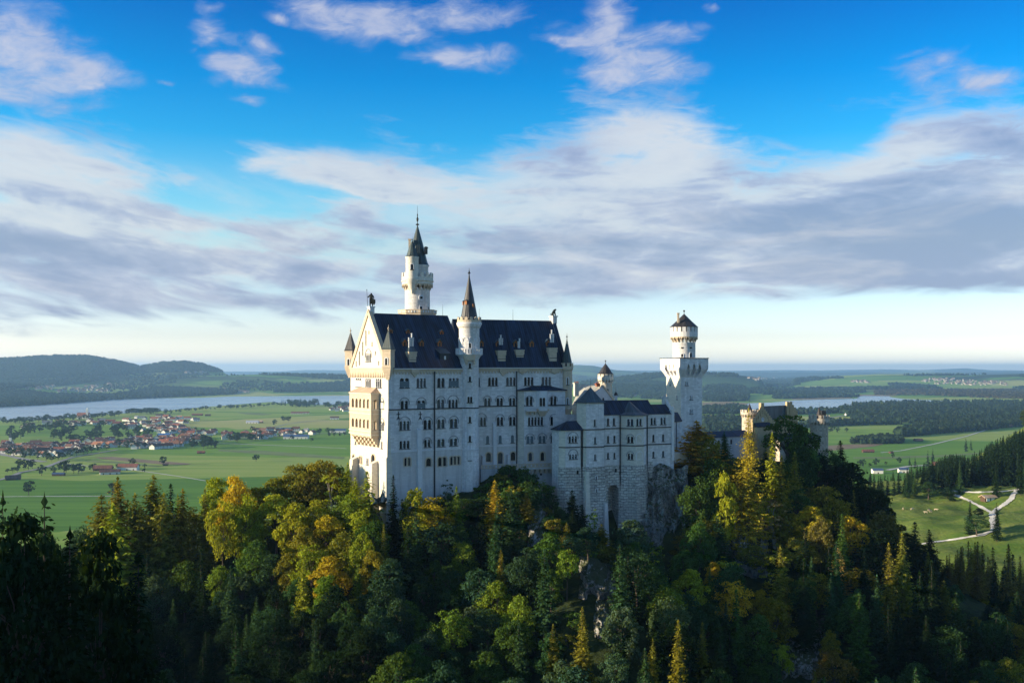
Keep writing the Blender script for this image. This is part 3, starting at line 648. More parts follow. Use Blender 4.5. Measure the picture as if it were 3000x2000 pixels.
def crenels(b, c, r, z0, z1, n, th=0.45, frac=0.55, rot=0.0, mi=0, pointed=0.0):
    for i in range(n):
        a = rot + 2 * math.pi * i / n; da = math.pi / n * frac; pts = []
        for z in (z0, z1):
            for (rr, aa) in ((r, a - da), (r, a + da), (r - th, a + da), (r - th, a - da)):
                pts.append((c[0] + rr * math.cos(aa), c[1] + rr * math.sin(aa), z))
        b.hexa(pts, mi)
        if pointed: 
            p0 = [pts[4], pts[5], (c[0] + r * math.cos(a), c[1] + r * math.sin(a), z1 + pointed)]
            b.prism(p0, Vector((-math.cos(a), -math.sin(a), 0)) * th, mi)
def machic(b, c, r0, r1, z0, z1, n, rot=0.0, mi=0):   # corbelled arcade carrying a wider ring
    for i in range(n):
        a = rot + 2 * math.pi * i / n; da = math.pi / n * 0.34; pts = []
        for (z, ro) in ((z0, r0 + 0.12), (z0 + (z1 - z0) * 0.55, r0 + (r1 - r0) * 0.6), (z1, r1 - 0.01)):
            for (rr, aa) in ((ro, a - da), (ro, a + da), (r0 - 0.1, a + da), (r0 - 0.1, a - da)):
                pts.append((c[0] + rr * math.cos(aa), c[1] + rr * math.sin(aa), z))
        b.hexa(pts[:8], mi); b.hexa(pts[4:], mi)
        a2 = a + math.pi / n; hh = (z1 - z0) * 0.3
        for sgn in (-1, 1):                            # haunches of the little arches
            aa = a + sgn * da; ab = a2 - math.pi / n * 2 * (sgn < 0)
            p = [(c[0] + (r1 - .02) * math.cos(x), c[1] + (r1 - .02) * math.sin(x), z) for x, z in ((aa, z1), (ab, z1), (aa, z1 - hh * 1.7))]
            b.prism(p, Vector((-math.cos(aa), -math.sin(aa), 0)) * 0.5, mi)
def cone(b, c, r, z0, z1, n=12, flare=0.12, rot=0.0, mi=0):
    b.lathe(c, [(r, z0), (r * (1 - flare * 1.6), z0 + (z1 - z0) * 0.09), (r * 0.45, z0 + (z1 - z0) * 0.55), (0.03, z1)], n, rot=rot, mi=mi)
    b.lathe(c, [(r, z0), (0.02, z0 + 0.02)], n, rot=rot, mi=mi)
def finial(b, c, z0, z1, s=1.0, mi=0):
    b.lathe(c, [(0.22 * s, z0 - 0.5), (0.12 * s, z0 + (z1 - z0) * .2), (0.34 * s, z0 + (z1 - z0) * .28), (0.42 * s, z0 + (z1 - z0) * .36), (0.12 * s, z0 + (z1 - z0) * .46), (0.22 * s, z0 + (z1 - z0) * .55), (0.07 * s, z0 + (z1 - z0) * .62), (0.04 * s, z1)], 8, mi=mi)
def cylwin(root, c, r, ang, z0, z1, wd, n=1, mat='white', sill=True):   # arched window on a round tower
    nx, ny = math.cos(ang), math.sin(ang); tx, ty = -ny, nx
    A = (c[0] + nx * (r + 0.02) - tx * 5, c[1] + ny * (r + 0.02) - ty * 5); w = Wall(A, (A[0] + tx * 10, A[1] + ty * 10))
    if w.n.x * nx + w.n.y * ny < 0:
        w.n = -w.n
    b = MB(); h = z1 - z0
    q = dict(u0=5 - wd / 2, u1=5 + wd / 2, z0=z0, z1=z1, n=n)
    for u, lw in lights(q): halfring(b, w, u + lw / 2, z1 - lw / 2, lw / 2, lw / 2 + 0.22, -0.45, 0.12, legs=h - lw / 2)
    b.wbox(w, q['u0'] - .22, q['u1'] + .22, z0 - .12, z0, -.45, .12)
    wo = b.build('window', M[mat], root)
    part('pane', M['glass'], wo, lambda b: [b.poly([w.pt(u, z, 0.03) for u, z in arch(uu, z0, lw, h)]) for uu, lw in lights(q)])
    if sill: part('sill', M['dark'], wo, lambda b: b.wbox(w, q['u0'] - .3, q['u1'] + .3, z0 - .22, z0, -0.4, 0.28))
    return wo
def toward(c, off=0.0): return math.atan2(-c[1], -c[0]) + off    # direction from a tower to the viewpoint
BASE = E - 50
# ---------------------------------------------------------------- the great hall (five storeys, gabled)
A1 = Vector((-36.3, 292.0)); th1 = R(33); d1 = Vector((math.cos(th1), math.sin(th1))); b1 = Vector((-d1.y, d1.x)); WID = 27.0; HALF = WID / 2
S1 = Wall(A1, A1 + d1 * 27.5); WW = Wall(A1 + b1 * WID, A1)
W2t = Wall((-10.73, 313), (16.06, 323)); d2 = W2t.d; b2 = Vector((-d2.y, d2.x))
A2 = W2t.A + d2 * -4.0; S2 = Wall(A2, A2 + d2 * 34.0); L2 = 34.0
palas = thing('great_hall', (-15, 312, BASE), 'long five-storey white stone castle hall with steep dark blue roof and sunlit west gable', 'castle hall')
zs = E - 12.0; zp = E - 24.6
o1 = (1000, 850); o2 = (1000, 1150); o3 = (1350, 850); o4 = (1350, 1150)
up = [win_spec(S1, s, *o1) for s in [(828, 110, 1160, 1280, 2, 0, 'b'), (1050, 110, 1160, 1275, 3, 0), (1308, 88, 1158, 1272, 2, 0), (1475, 115, 1158, 1270, 3, 0, 'b'),
      (828, 90, 1455, 1558, 2, 1412), (1048, 95, 1450, 1552, 2, 1410, 'b'), (1305, 85, 1440, 1550, 2, 1395), (1468, 112, 1440, 1545, 3, 1382)]]
up += [win_spec(S1, s, *o2) for s in [(830, 120, 378, 488, 3, 318), (1130, 92, 362, 476, 2, 320), (1308, 88, 355, 466, 2, 313), (1475, 92, 348, 460, 2, 310),
      (830, 118, 635, 735, 3, 0), (1130, 75, 620, 713, 2, 590), (1308, 88, 612, 706, 2, 0), (1472, 92, 605, 696, 2, 568)]]
lo = [win_spec(S1, s, *o2) for s in [(860, 70, 860, 960, 2, 0, 'f'), (1140, 60, 865, 965, 1, 0, 'f'), (1318, 98, 852, 962, 2, 0, 'f'), (1485, 112, 842, 943, 3, 0, 'f')]]
facade('south_wall', S1, [(0, zp), (27.5, zp), (27.5, E), (0, E)], up, palas, M['lime'])
facade('south_base_wall', S1, [(-0.25, BASE), (27.5, BASE), (27.5, zp - .003), (-0.25, zp - .003)], lo, palas, M['render'], 0.28)
part('ledge', M['white'], palas, lambda b: b.wbox(S1, -0.3, 27.5, zp - .003, zp + 0.28, -0.1, 0.42))
part('string_course', M['dark'], palas, lambda b: b.wbox(S1, 0, 27.5, zs - 0.2, zs + 0.16, -0.05, 0.22))
part('arched_frieze', M['trim'], palas, lambda b: frieze(b, S1, 1.6, 27.4, E - 0.15))
# east half of the south front with its shallow bay
bayL, bayR = S2.u(1515), S2.u(1650); BP = 1.7
SB = Wall(S2.pt(bayL + 1.7, 0, BP).xy, S2.pt(bayR, 0, BP).xy)
up2 = [win_spec(S2, s, *o3) for s in [(422, 112, 1150, 1253, 3, 0), (658, 112, 1148, 1250, 3, 0), (893, 110, 1146, 1250, 3, 0), (1123, 110, 1143, 1247, 3, 0), (236, 26, 1150, 1260, 1, 0),
       (348, 74, 1422, 1520, 2, 1388), (512, 74, 1420, 1518, 2, 1386), (675, 72, 1418, 1515, 2, 1384)]]
up2 += [win_spec(S2, s, *o4) for s in [(270, 108, 330, 435, 3, 275), (515, 76, 325, 428, 2, 288), (678, 76, 322, 426, 2, 288), (352, 35, 570, 668, 1, 0, 'bB'), (516, 35, 565, 662, 1, 0, 'bB'), (678, 35, 560, 656, 1, 0, 'bB')]]
lo2 = [win_spec(S2, s, *o4) for s in [(360, 56, 792, 903, 1, 0, 'f'), (515, 56, 790, 930, 1, 0, 'f'), (683, 56, 783, 888, 1, 0, 'f')]]
facade('south_wall', S2, [(0, zp), (L2, zp), (L2, E + .3), (0, E + .3)], up2, palas, M['lime'])
facade('south_base_wall', S2, [(0, BASE), (L2, BASE), (L2, zp - .003), (0, zp - .003)], lo2, palas, M['render'], 0.25)
part('ledge', M['white'], palas, lambda b: b.wbox(S2, 0, bayL, zp - .003, zp + .28, -0.1, 0.4))
part('string_course', M['dark'], palas, lambda b: b.wbox(S2, 0, bayL, zs - 0.0, zs + 0.36, -0.05, 0.22))
part('arched_frieze', M['trim'], palas, lambda b: frieze(b, S2, 0.5, L2 - 0.4, E + 0.1))
upb = [win_spec(SB, s, *o3) for s in [(900, 78, 1402, 1513, 2, 1390), (1216, 72, 1398, 1510, 2, 1386)]]
upb += [win_spec(SB, s, *o4) for s in [(982, 178, 325, 430, 5, 0), (1222, 78, 318, 421, 2, 285), (908, 82, 572, 662, 2, 540, 'bB'), (1067, 82, 570, 656, 2, 535, 'bB'), (1222, 75, 562, 650, 2, 528)]]
lob = [win_spec(SB, s, *o4) for s in [(910, 46, 792, 895, 1, 0, 'f'), (1070, 46, 787, 892, 1, 0, 'f'), (1230, 46, 780, 886, 1, 0, 'f')]]
zbt = ZAT(1142, 319)
facade('bay_wall', SB, [(0, zp), (SB.L, zp), (SB.L, zbt), (0, zbt)], upb, palas, M['lime'])
facade('bay_wall', SB, [(-.1, BASE), (SB.L, BASE), (SB.L, zp - .003), (-.1, zp - .003)], lob, palas, M['render'], 0.2)
def bay_sides(b):
    a, m = S2.pt(bayL, 0), SB.pt(0, 0)
    for (x, z) in ((0, 0),):
        b.quad((a.x, a.y, BASE), (m.x, m.y, BASE), (m.x, m.y, zbt), (a.x, a.y, zbt))
    m, a = SB.pt(SB.L, 0), S2.pt(bayR, 0)
    b.quad((m.x, m.y, BASE), (a.x, a.y, BASE), (a.x, a.y, zbt), (m.x, m.y, zbt))
part('bay_side_wall', M['limew'], palas, bay_sides)
def bay_roof(b):
    e = [S2.pt(bayL - .4, zbt, .02), SB.pt(-.5, zbt, .5), SB.pt(SB.L + .5, zbt, .5), S2.pt(bayR + .4, zbt, .02)]
    t = [S2.pt(bayL + 5.5, zbt + 1.35, .02), S2.pt(bayR - 5.0, zbt + 1.35, .02)]
    b.quad(e[1], e[2], t[1], t[0]); b.poly([e[0], e[1], t[0]]); b.poly([e[2], e[3], t[1]])
    b.prism([e[0], e[1], e[2], e[3]], (0, 0, -0.25))
part('bay_roof', M['roof'], palas, bay_roof)
part('roof_finial', M['iron'], palas, lambda b: finial(b, S2.pt(S2.u(1584), 0, 1), zbt + 1.0, zbt + 2.8, 0.7))
part('string_course', M['dark'], palas, lambda b: (b.wbox(SB, 0, SB.u(1538), zs + .1, zs + .46, -.05, .2), b.wbox(SB, SB.u(1606), SB.L, zs + .1, zs + .46, -.05, .2)))
part('ledge', M['white'], palas, lambda b: b.wbox(SB, 0, SB.L, zp - .003, zp + .25, -.1, .35))
# oriel and balcony of the bay
uo0, uo1, ub0 = SB.u(1570), SB.u(1604), SB.u(1539); zo = lambda y: ZAT(y, 318)
def oriel(b):
    p = [(uo0, .01), (uo0 + .7, 1.3), (uo1 - .7, 1.3), (uo1, .01)]
    b.prism([SB.pt(u, zo(1191), o) for u, o in p], (0, 0, zo(1145) - zo(1191)))
ori = part('oriel', M['white'], palas, oriel)
part('oriel_base', M['trim'], ori, lambda b: [b.wprism(SB, [(uo0 + k * .35, zo(1203) - k * .55), (uo1 - k * .35, zo(1203) - k * .55), (uo1 - k * .35, zo(1203) - k * .55 + .6), (uo0 + k * .35, zo(1203) - k * .55 + .6)], 0.01, 1.4 - .3 * k) for k in range(4)])
part('balustrade', M['white'], ori, lambda b: b.prism([SB.pt(u, zo(1203), o) for u, o in ((uo0 - .1, .02), (uo0 + .6, 1.45), (uo1 - .6, 1.45), (uo1 + .1, .02))], (0, 0, 1.2)))
part('pane', M['glass'], ori, lambda b: [b.poly([SB.pt(u, z, 1.33) for u, z in arch(uo0 + .75 + i * 1.05, zo(1190) + .05, .85, zo(1165) - zo(1190))]) for i in range(2)])
bal = part('balcony', M['trim'], palas, lambda b: (b.wbox(SB, ub0, uo0 - .12, zo(1203) - .3, zo(1203), 0.01, 1.3), [b.wprism(SB, [(u, zo(1203) - 1.2), (u + .35, zo(1203) - 1.2), (u + .35, zo(1203) - .3), (u, zo(1203) - .3)], 0.01, 0.9) for u in (ub0 + .1, ub0 + 1.5, ub0 + 2.9)]))
part('railing', M['white'], bal, lambda b: (b.wbox(SB, ub0, uo0 - .12, zo(1192) - .2, zo(1192), 1.1, 1.3), b.wbox(SB, ub0, uo0 - .12, zo(1203), zo(1203) + .2, 1.1, 1.3), [b.wbox(SB, ub0 + i * .5, ub0 + i * .5 + .22, zo(1203) + .2, zo(1192) - .2, 1.12, 1.28) for i in range(7)]))
# pilasters, drainpipes
def butt(b, w, px, py, wd, zb, p0, p1, slope=0.8):    # tapering buttress with sloping head
    u, zt = w.uz(px, py)
    b.hexa([w.pt(u - wd / 2 * 1.25, zb, p0), w.pt(u + wd / 2 * 1.25, zb, p0), w.pt(u + wd / 2 * 1.25, zb, -.1), w.pt(u - wd / 2 * 1.25, zb, -.1),
            w.pt(u - wd / 2, zt - slope, p1), w.pt(u + wd / 2, zt - slope, p1), w.pt(u + wd / 2, zt, -.1), w.pt(u - wd / 2, zt, -.1)])
part('buttress', M['white'], palas, lambda b: butt(b, S1, 1226, 1255, 1.35, BASE, 1.7, 0.7, .3))
part('buttress', M['white'], palas, lambda b: butt(b, S2, 1448, 1237, 1.0, E - 34, 1.1, 0.55, .3))
part('buttress', M['render'], palas, lambda b: butt(b, S2, 1414, 1331, 1.0, E - 34, 1.5, 1.3, .5))
part('buttress', M['render'], palas, lambda b: butt(b, S2, 1487, 1328, 0.9, E - 34, 1.5, 1.3, .5))
part('corner_buttress', M['limew'], palas, lambda b: (b.hexa([WW.pt(23.6, BASE, 1.6), S1.pt(-1.3, BASE, 1.5), S1.pt(.9, BASE, 1.5), WW.pt(23.6, BASE, -.1), WW.pt(24.4, E - 26, 1.1), S1.pt(-1.0, E - 26, .75), S1.pt(.8, E - 26, .75), WW.pt(24.4, E - 26, -.1)]),
     b.hexa([WW.pt(25.0, E - 26, .7), S1.pt(-.65, E - 26, .6), S1.pt(.7, E - 26, .6), WW.pt(25.0, E - 26, -.1), WW.pt(26.3, E - 12.4, .12), S1.pt(-.1, E - 12.4, .12), S1.pt(.3, E - 12.4, .12), WW.pt(26.3, E - 12.4, -.1)])))
part('drainpipe', M['dark'], palas, lambda b: b.wbox(S1, S1.u(1271) - .16, S1.u(1271) + .16, E - 43, E - .8, .3, .62))
part('drainpipe', M['dark'], palas, lambda b: b.wbox(S2, bayL - .45, bayL - .15, E - 34, E - .8, .3, .6))
for px in (1167, 1231):                               # wrought-iron wall anchors
    u, z = S1.uz(px, 1217)
    part('wall_anchor', M['iron'], palas, lambda b: (b.wbox(S1, u - .12, u + .12, z - 1.1, z + 1.2, .01, .12), b.wbox(S1, u - .6, u + .6, z + .25, z + .5, .015, .11), b.wprism(S1, [(u - .6, z - 1.2), (u - .45, z - 1.3), (u + .1, z - .2), (u - .1, z - .2)], .02, .1), b.wprism(S1, [(u + .6, z - 1.2), (u + .45, z - 1.3), (u - .1, z - .2), (u + .1, z - .2)], .02, .1)))
# west front with the gable and the two-storey loggia
ww = [win_spec(WW, s, *o1) for s in [(355, 60, 835, 935, 4, 772), (225, 66, 1160, 1265, 3, 0, 'w'), (353, 64, 1162, 1272, 3, 0), (490, 66, 1165, 1278, 3, 0), (534, 40, 1455, 1555, 2, 1420, 'w')]]
ww += [win_spec(WW, s, *o2) for s in [(536, 40, 385, 488, 2, 340), (532, 14, 645, 732, 1, 0), (160, 24, 818, 910, 1, 0, 'f'), (253, 32, 842, 930, 2, 0, 'f'), (343, 26, 862, 945, 2, 0), (418, 40, 822, 1025, 1, 0, 'f'), (187, 14, 630, 675, 1, 0)]]
blank = [win_spec(WW, s, *o1) for s in [(322, 16, 535, 730, 1, 0), (362, 14, 530, 582, 1, 0), (280, 16, 682, 860, 1, 0), (403, 14, 680, 738, 1, 0), (237, 16, 808, 985, 1, 0), (446, 14, 800, 855, 1, 0), (195, 14, 930, 1005, 1, 0), (490, 14, 930, 985, 1, 0)]]
GH = 17.2
facade('west_wall', WW, [(0, BASE), (WID, BASE), (WID, E), (HALF, E + GH), (0, E)], ww, palas, M['limew'], 0.0, [win_holes(q)[0] for q in blank])
for q in blank: part('blind_niche', M['limew'], palas, lambda b: b.poly([WW.pt(u, z, -0.4) for u, z in arch(q['u0'] - .1, q['z0'] - .1, q['u1'] - q['u0'] + .2, q['z1'] - q['z0'] + .2)]))
part('gable_coping', M['trim'], palas, lambda b: [b.wprism(WW, [(uu, E), (uu + sg * 1.1, E), (HALF + sg * .55, E + GH + .1), (HALF, E + GH + .9), (HALF - sg * .25, E + GH + .9), (uu - sg * .35, E + .35)], -.9, .35) for uu, sg in ((0, 1), (WID, -1))])
part('cornice', M['trim'], palas, lambda b: (b.wbox(WW, .3, WID - .3, E - .1, E + .3, -.1, .55), frieze(b, WW, .3, WID - .3, E - .1, 0, 1.2, 2.6, .4)))
part('statue_pedestal', M['white'], palas, lambda b: (b.box(WW.pt(HALF, 0, -.8), 1.5, 1.6, E + GH - .6, E + GH + 1.4, th1), b.box(WW.pt(HALF, 0, -.8), 1.9, 2.0, E + GH + 1.4, E + GH + 1.8, th1)))
for px, py, s in ((1046, 1336, 1), (1103, 1348, 1)):
    part('buttress', M['limew'], palas, lambda b: butt(b, WW, px, py, 2.2, BASE, 2.6, 2.0, 0.9))
AL = WW.shift(2.8)                                     # the loggia
aL, aR = AL.u(1024), AL.u(1087); za = lambda y: ZAT(y, 302)
def loggia_front(b):
    hs = []
    for y0, y1 in ((1167, 1194), (1226, 1252)):
        st = (aR - aL - 1.8) / 5
        hs += [arch(aL + 1.6 + i * st, za(y1), st * .62, za(y0) - za(y1)) for i in range(5)]
    b.holes(AL, [(aL, za(1271)), (aR, za(1271)), (aR, za(1150)), (aL, za(1150))], hs, 0.6)
log = part('loggia', M['trim'], palas, loggia_front)
LS = Wall(AL.pt(aR, 0).xy, WW.pt(aR, 0).xy)
part('side_wall', M['trim'], log, lambda b: (b.holes(LS, [(0, za(1271)), (2.8, za(1271)), (2.8, za(1150)), (0, za(1150))], [arch(.85, za(1196), 1.1, za(1169) - za(1196)), arch(.85, za(1256), 1.1, za(1230) - za(1256))], .5),
     b.quad(AL.pt(aL, za(1271)), WW.pt(aL, za(1271)), WW.pt(aL, za(1150)), AL.pt(aL, za(1150))), b.quad(AL.pt(aL, za(1271)), AL.pt(aR, za(1271)), WW.pt(aR, za(1271)), WW.pt(aL, za(1271)))))
part('inner_wall', M['trim'], log, lambda b: b.wbox(WW, aL + .2, aR - .1, za(1270), za(1151), .05, .35))
part('arcade', M['white'], log, lambda b: [(b.tube(AL.pt(aL + 1.6 + i * (aR - aL - 1.8) / 5 + (aR - aL - 1.8) / 5 * .81, za(y1), -.1), AL.pt(aL + 1.6 + i * (aR - aL - 1.8) / 5 + (aR - aL - 1.8) / 5 * .81, za(y0 + 9), -.1), .25, .22)) for y0, y1 in ((1167, 1194), (1226, 1252)) for i in range(5)])
part('parapet_band', M['limew'], log, lambda b: [(b.wbox(AL, aL - .1, aR + .1, za(y1), za(y0), .02, .25), b.wbox(LS, -.2, 2.75, za(y1), za(y0), .02, .22)) for y0, y1 in ((1198, 1200), (1209, 1211), (1259, 1261), (1269, 1271.5), (1150, 1153))])
part('roof', M['loggiaroof'], log, lambda b: (b.quad(AL.pt(aL - .4, za(1150), .4), AL.pt(aR + .4, za(1150), .4), WW.pt(aR - 2.2, za(1134), .02), WW.pt(aL + 1.5, za(1134), .02)), b.poly([AL.pt(aR + .4, za(1150), .4), WW.pt(aR + .4, za(1150), .02), WW.pt(aR - 2.2, za(1134), .02)]), b.poly([AL.pt(aL - .4, za(1150), .4), WW.pt(aL - .4, za(1150), .02), WW.pt(aL + 1.5, za(1134), .02)])))
def corbels(b):
    for i in range(6):
        u = aL + 1.0 + i * (aR - aL - 1.4) / 5.2
        for k in range(4): b.wbox(WW, u - .5, u + .5, za(1271) - .9 * (k + 1), za(1271) - .9 * k - .004 * (k > 0), .02, 2.6 - .62 * k)
    b.wbox(WW, aL + .3, aR - .1, za(1277), za(1271.2), .02, 2.7)
part('corbel_row', M['trim'], log, corbels)
# closing walls and roofs
def rear(b):
    q = [A1 + b1 * WID, A1 + b1 * WID + d1 * 27.5, A1 + d1 * 27.5]
    for p, r in zip(q, q[1:]): b.quad((p.x, p.y, BASE), (r.x, r.y, BASE), (r.x, r.y, E), (p.x, p.y, E))
    q = [A2, A2 + b2 * 21, A2 + b2 * 21 + d2 * L2, A2 + d2 * L2]
    for p, r in zip(q, q[1:]): b.quad((p.x, p.y, BASE), (r.x, r.y, BASE), (r.x, r.y, E + .3), (p.x, p.y, E + .3))
part('rear_wall', M['lime'], palas, rear)
def groof(b, A, d, bk, u0, u1, w, ze, zr, ov=.55):
    pr = [A + d * u0 - bk * ov, A + d * u0 + bk * w / 2, A + d * u0 + bk * (w + ov)]
    zz = [ze, zr, ze]; v = Vector((d.x, d.y, 0)) * (u1 - u0)
    b.prism([(p.x, p.y, z) for p, z in zip(pr, zz)], v)
r1 = part('roof', M['roof'], palas, lambda b: groof(b, A1, d1, b1, .7, 27.5, WID, E + .02, E + 17.0))
r2 = part('roof', M['roof'], palas, lambda b: groof(b, A2, d2, b2, -1.2, L2 - .5, 21, E + .32, E + 16.05))
part('gutter', M['flue'], palas, lambda b: (b.wbox(S1, 1.6, 27.3, E - .14, E + .12, .56, .78), b.wbox(S2, .5, L2 - 1, E + .12, E + .38, .56, .78)))
def egable(b):
    p = [A2 + d2 * (L2 - .45) - b2 * .3, A2 + d2 * (L2 - .45) + b2 * 10.5, A2 + d2 * (L2 - .45) + b2 * 21.3]
    b.prism([(p[0].x, p[0].y, E - .3), (p[0].x, p[0].y, E + .9), (p[1].x, p[1].y, E + 16.6), (p[2].x, p[2].y, E + .9), (p[2].x, p[2].y, E - .3)], Vector((d2.x, d2.y, 0)) * 1.2)
part('east_gable', M['roof'], palas, egable)
lion_at = A2 + d2 * (L2 + .15) + b2 * 10.5
part('statue_pedestal', M['render'], palas, lambda b: (b.box(lion_at, 1.6, 1.9, E + 15.0, E + 17.3, th1), b.box(lion_at, 2.2, 2.3, E + 17.3, E + 17.7, th1)))
for A_, dd, bb, uu, hw, zr in ((A1.to_3d(), d1, b1, 25.7, 13.5, E + 16.9), (A2.to_3d(), d2, b2, 8.0, 10.5, E + 16), (A2.to_3d(), d2, b2, 19.7, 10.5, E + 16)): part('lightning_rod', M['iron'], palas, lambda b: b.tube(A_ + (dd * uu + bb * hw).to_3d() + Vector((0, 0, zr)), A_ + (dd * uu + bb * hw).to_3d() + Vector((0, 0, zr + 3.6)), .06, .03))
# dormers and chimneys stand on the southern roof slopes
class Slope:
    def __init__(s, w, ze, zr, half): s.w, s.ze, s.k, s.half = w, ze, (zr - ze) / half, half
    def at(s, px, py):                                 # where a sight line meets the slope: u, distance back, z
        o = 0.0
        for _ in range(30):
            u, z = s.w.shift(-o).uz(px, py); o = 0.5 * o + 0.5 * max((z - s.ze) / s.k, 0)
        return u, o, z
SL1, SL2 = Slope(S1, E, E + 17, HALF), Slope(S2, E + .3, E + 16.05, 10.5)
def gable_dormer(sl, px, py, wd, h):
    u, o, z = sl.at(px, py); w = sl.w; back = o + (h + .9) / sl.k + .4
    b = MB(); b.wprism(w, [(u - wd / 2, z - .3), (u + wd / 2, z - .3), (u + wd / 2, z + h * .68), (u, z + h), (u - wd / 2, z + h * .68)], -o - h / sl.k, -o + .05)
    ob = b.build('dormer', M['dormer'], palas)
    part('roof', M['rooft'], ob, lambda b: [b.hexa([w.pt(u + s * (wd / 2 + .25), z + h * .62, -o + .35), w.pt(u, z + h + .12, -o + .35), w.pt(u, z + h + .12, -back), w.pt(u + s * (wd / 2 + .25), z + h * .62, -back),
         w.pt(u + s * (wd / 2 + .25), z + h * .62 + .18, -o + .35), w.pt(u, z + h + .32, -o + .35), w.pt(u, z + h + .32, -back), w.pt(u + s * (wd / 2 + .25), z + h * .62 + .18, -back)]) for s in (-1, 1)])
    part('window', M['glass'], ob, lambda b: b.wprism(w, arch(u - wd * .2, z + h * .08, wd * .4, h * .58), -o, -o + .1))
for px, py in ((1145, 978), (1195, 979), (1294, 981)): gable_dormer(SL1, px, py, 1.15, 1.45)
for px, py in ((1185.5, 1017), (1235.5, 1017.5), (1288, 1018)): gable_dormer(SL1, px, py, 1.35, 2.4)
for px, py in ((1410.5, 1018.5), (1459, 1019), (1510.5, 1019), (1558, 1019.5), (1606, 1018)): gable_dormer(SL2, px, py, 1.4, 2.5)
def stack(sl, px, yb, yt, wpx, ycap, ypipe, npipe, corb, cw):
    u, o, z0 = sl.at(px, yb); w = sl.w; D = (w.pt(u, 0, -o)).y; zt, zc, zpp = ZAT(yt, D), ZAT(ycap, D), ZAT(ypipe, D); wd = wpx * D / F
    b = MB(); b.wbox(w, u - wd * .46, u + wd * .46, z0 - 1, zt - 1.2, -o - 2.0, -o)
    b.wbox(w, u - wd * .52, u + wd * .52, zt - 1.2, zt, -o - 2.1, -o + .18); b.wbox(w, u - wd * .56, u + wd * .56, zt, zt + .3, -o - 2.2, -o + .3)
    ob = b.build('chimney', M['trim'], palas)
    part('roof', M['rooft'] if npipe > 3 else M['roof'], ob, lambda b: b.hexa([w.pt(u - wd * .54, zt + .3, .25 - o), w.pt(u + wd * .54, zt + .3, .25 - o), w.pt(u + wd * .54, zt + .3, -o - 2.2), w.pt(u - wd * .54, zt + .3, -o - 2.2), w.pt(u - wd * .28, zc, -o - .7), w.pt(u + wd * .28, zc, -o - .7), w.pt(u + wd * .28, zc, -o - 1.5), w.pt(u - wd * .28, zc, -o - 1.5)]))
    def flues(b):
        for i in range(npipe):
            uu = u + (i - (npipe - 1) / 2) * .48; tall = i == npipe // 2; z1 = zpp if tall else zc + (zpp - zc) * .66
            p = w.pt(uu, 0, -o - 1.0 - .1 * (i % 2)); b.tube((p.x, p.y, zc - .4), (p.x, p.y, z1), .2, .2, 8)
            for zz in (z1 - .25, z1 - .9): b.tube((p.x, p.y, zz), (p.x, p.y, zz + .3), .31, .31, 8)
    part('flue', M['flue'], ob, flues)
    part('ornament_band', M['dark'], ob, lambda b: b.wbox(w, u - wd * .47, u + wd * .47, z0 + (zt - z0) * .35, z0 + (zt - z0) * .35 + .18, -o, -o + .04))
    if corb:                                           # the corbelled foot below the eaves
        zc0 = ZAT(corb[0], w.pt(u, 0).y); zc1 = ZAT(corb[1], w.pt(u, 0).y); zc2 = ZAT(corb[2], w.pt(u, 0).y); cwd = cw * D / F
        part('chimney_corbel', M['trim'], palas, lambda b: (b.wbox(w, u - cwd / 2, u + cwd / 2, zc1, E - .2, .02, .75), b.wprism(w, [(u - cwd * .42, zc1 - .003), (u, zc2), (u + cwd * .42, zc1 - .003)], .02, .5)))
stack(SL1, 1209, 1066, 1033, 25, 1014, 976, 4, (1081, 1092, 1105), 26)
stack(SL2, 1470.5, 1064.5, 1029, 25, 1010, 981, 3, (1079, 1090, 1102), 25)
stack(SL2, 1523.5, 1052.5, 1027, 25, 1019, 991, 2, (1067, 1089, 1096), 22)
stack(SL2, 1620.5, 1064.5, 1021, 25, 1003, 966, 3, (1078, 1090, 1096), 22)
u, o, z = SL1.at(1302, 1058)                           # the broad flat dormer
fd = part('shed_dormer', M['dark'], palas, lambda b: b.wprism(S1, [(u - 1.5, z - .3), (u + 1.7, z - .3), (u + 1.7, z + 2.3), (u - 1.5, z + 2.3)], -o - 2.4, -o))
part('roof', M['rooft'], fd, lambda b: b.hexa([S1.pt(u - 1.8, z + 2.3, -o + .3), S1.pt(u + 2.0, z + 2.3, -o + .3), S1.pt(u + 2.0, z + 4.1, -o - 3.4), S1.pt(u - 1.8, z + 4.1, -o - 3.4), S1.pt(u - 1.8, z + 2.45, -o + .3), S1.pt(u + 2.0, z + 2.45, -o + .3), S1.pt(u + 2.0, z + 4.25, -o - 3.4), S1.pt(u - 1.8, z + 4.25, -o - 3.4)]))
part('window', M['flue'], fd, lambda b: b.wbox(S1, u - .1, u + .5, z + .4, z + 1.6, -o + .01, -o + .06))
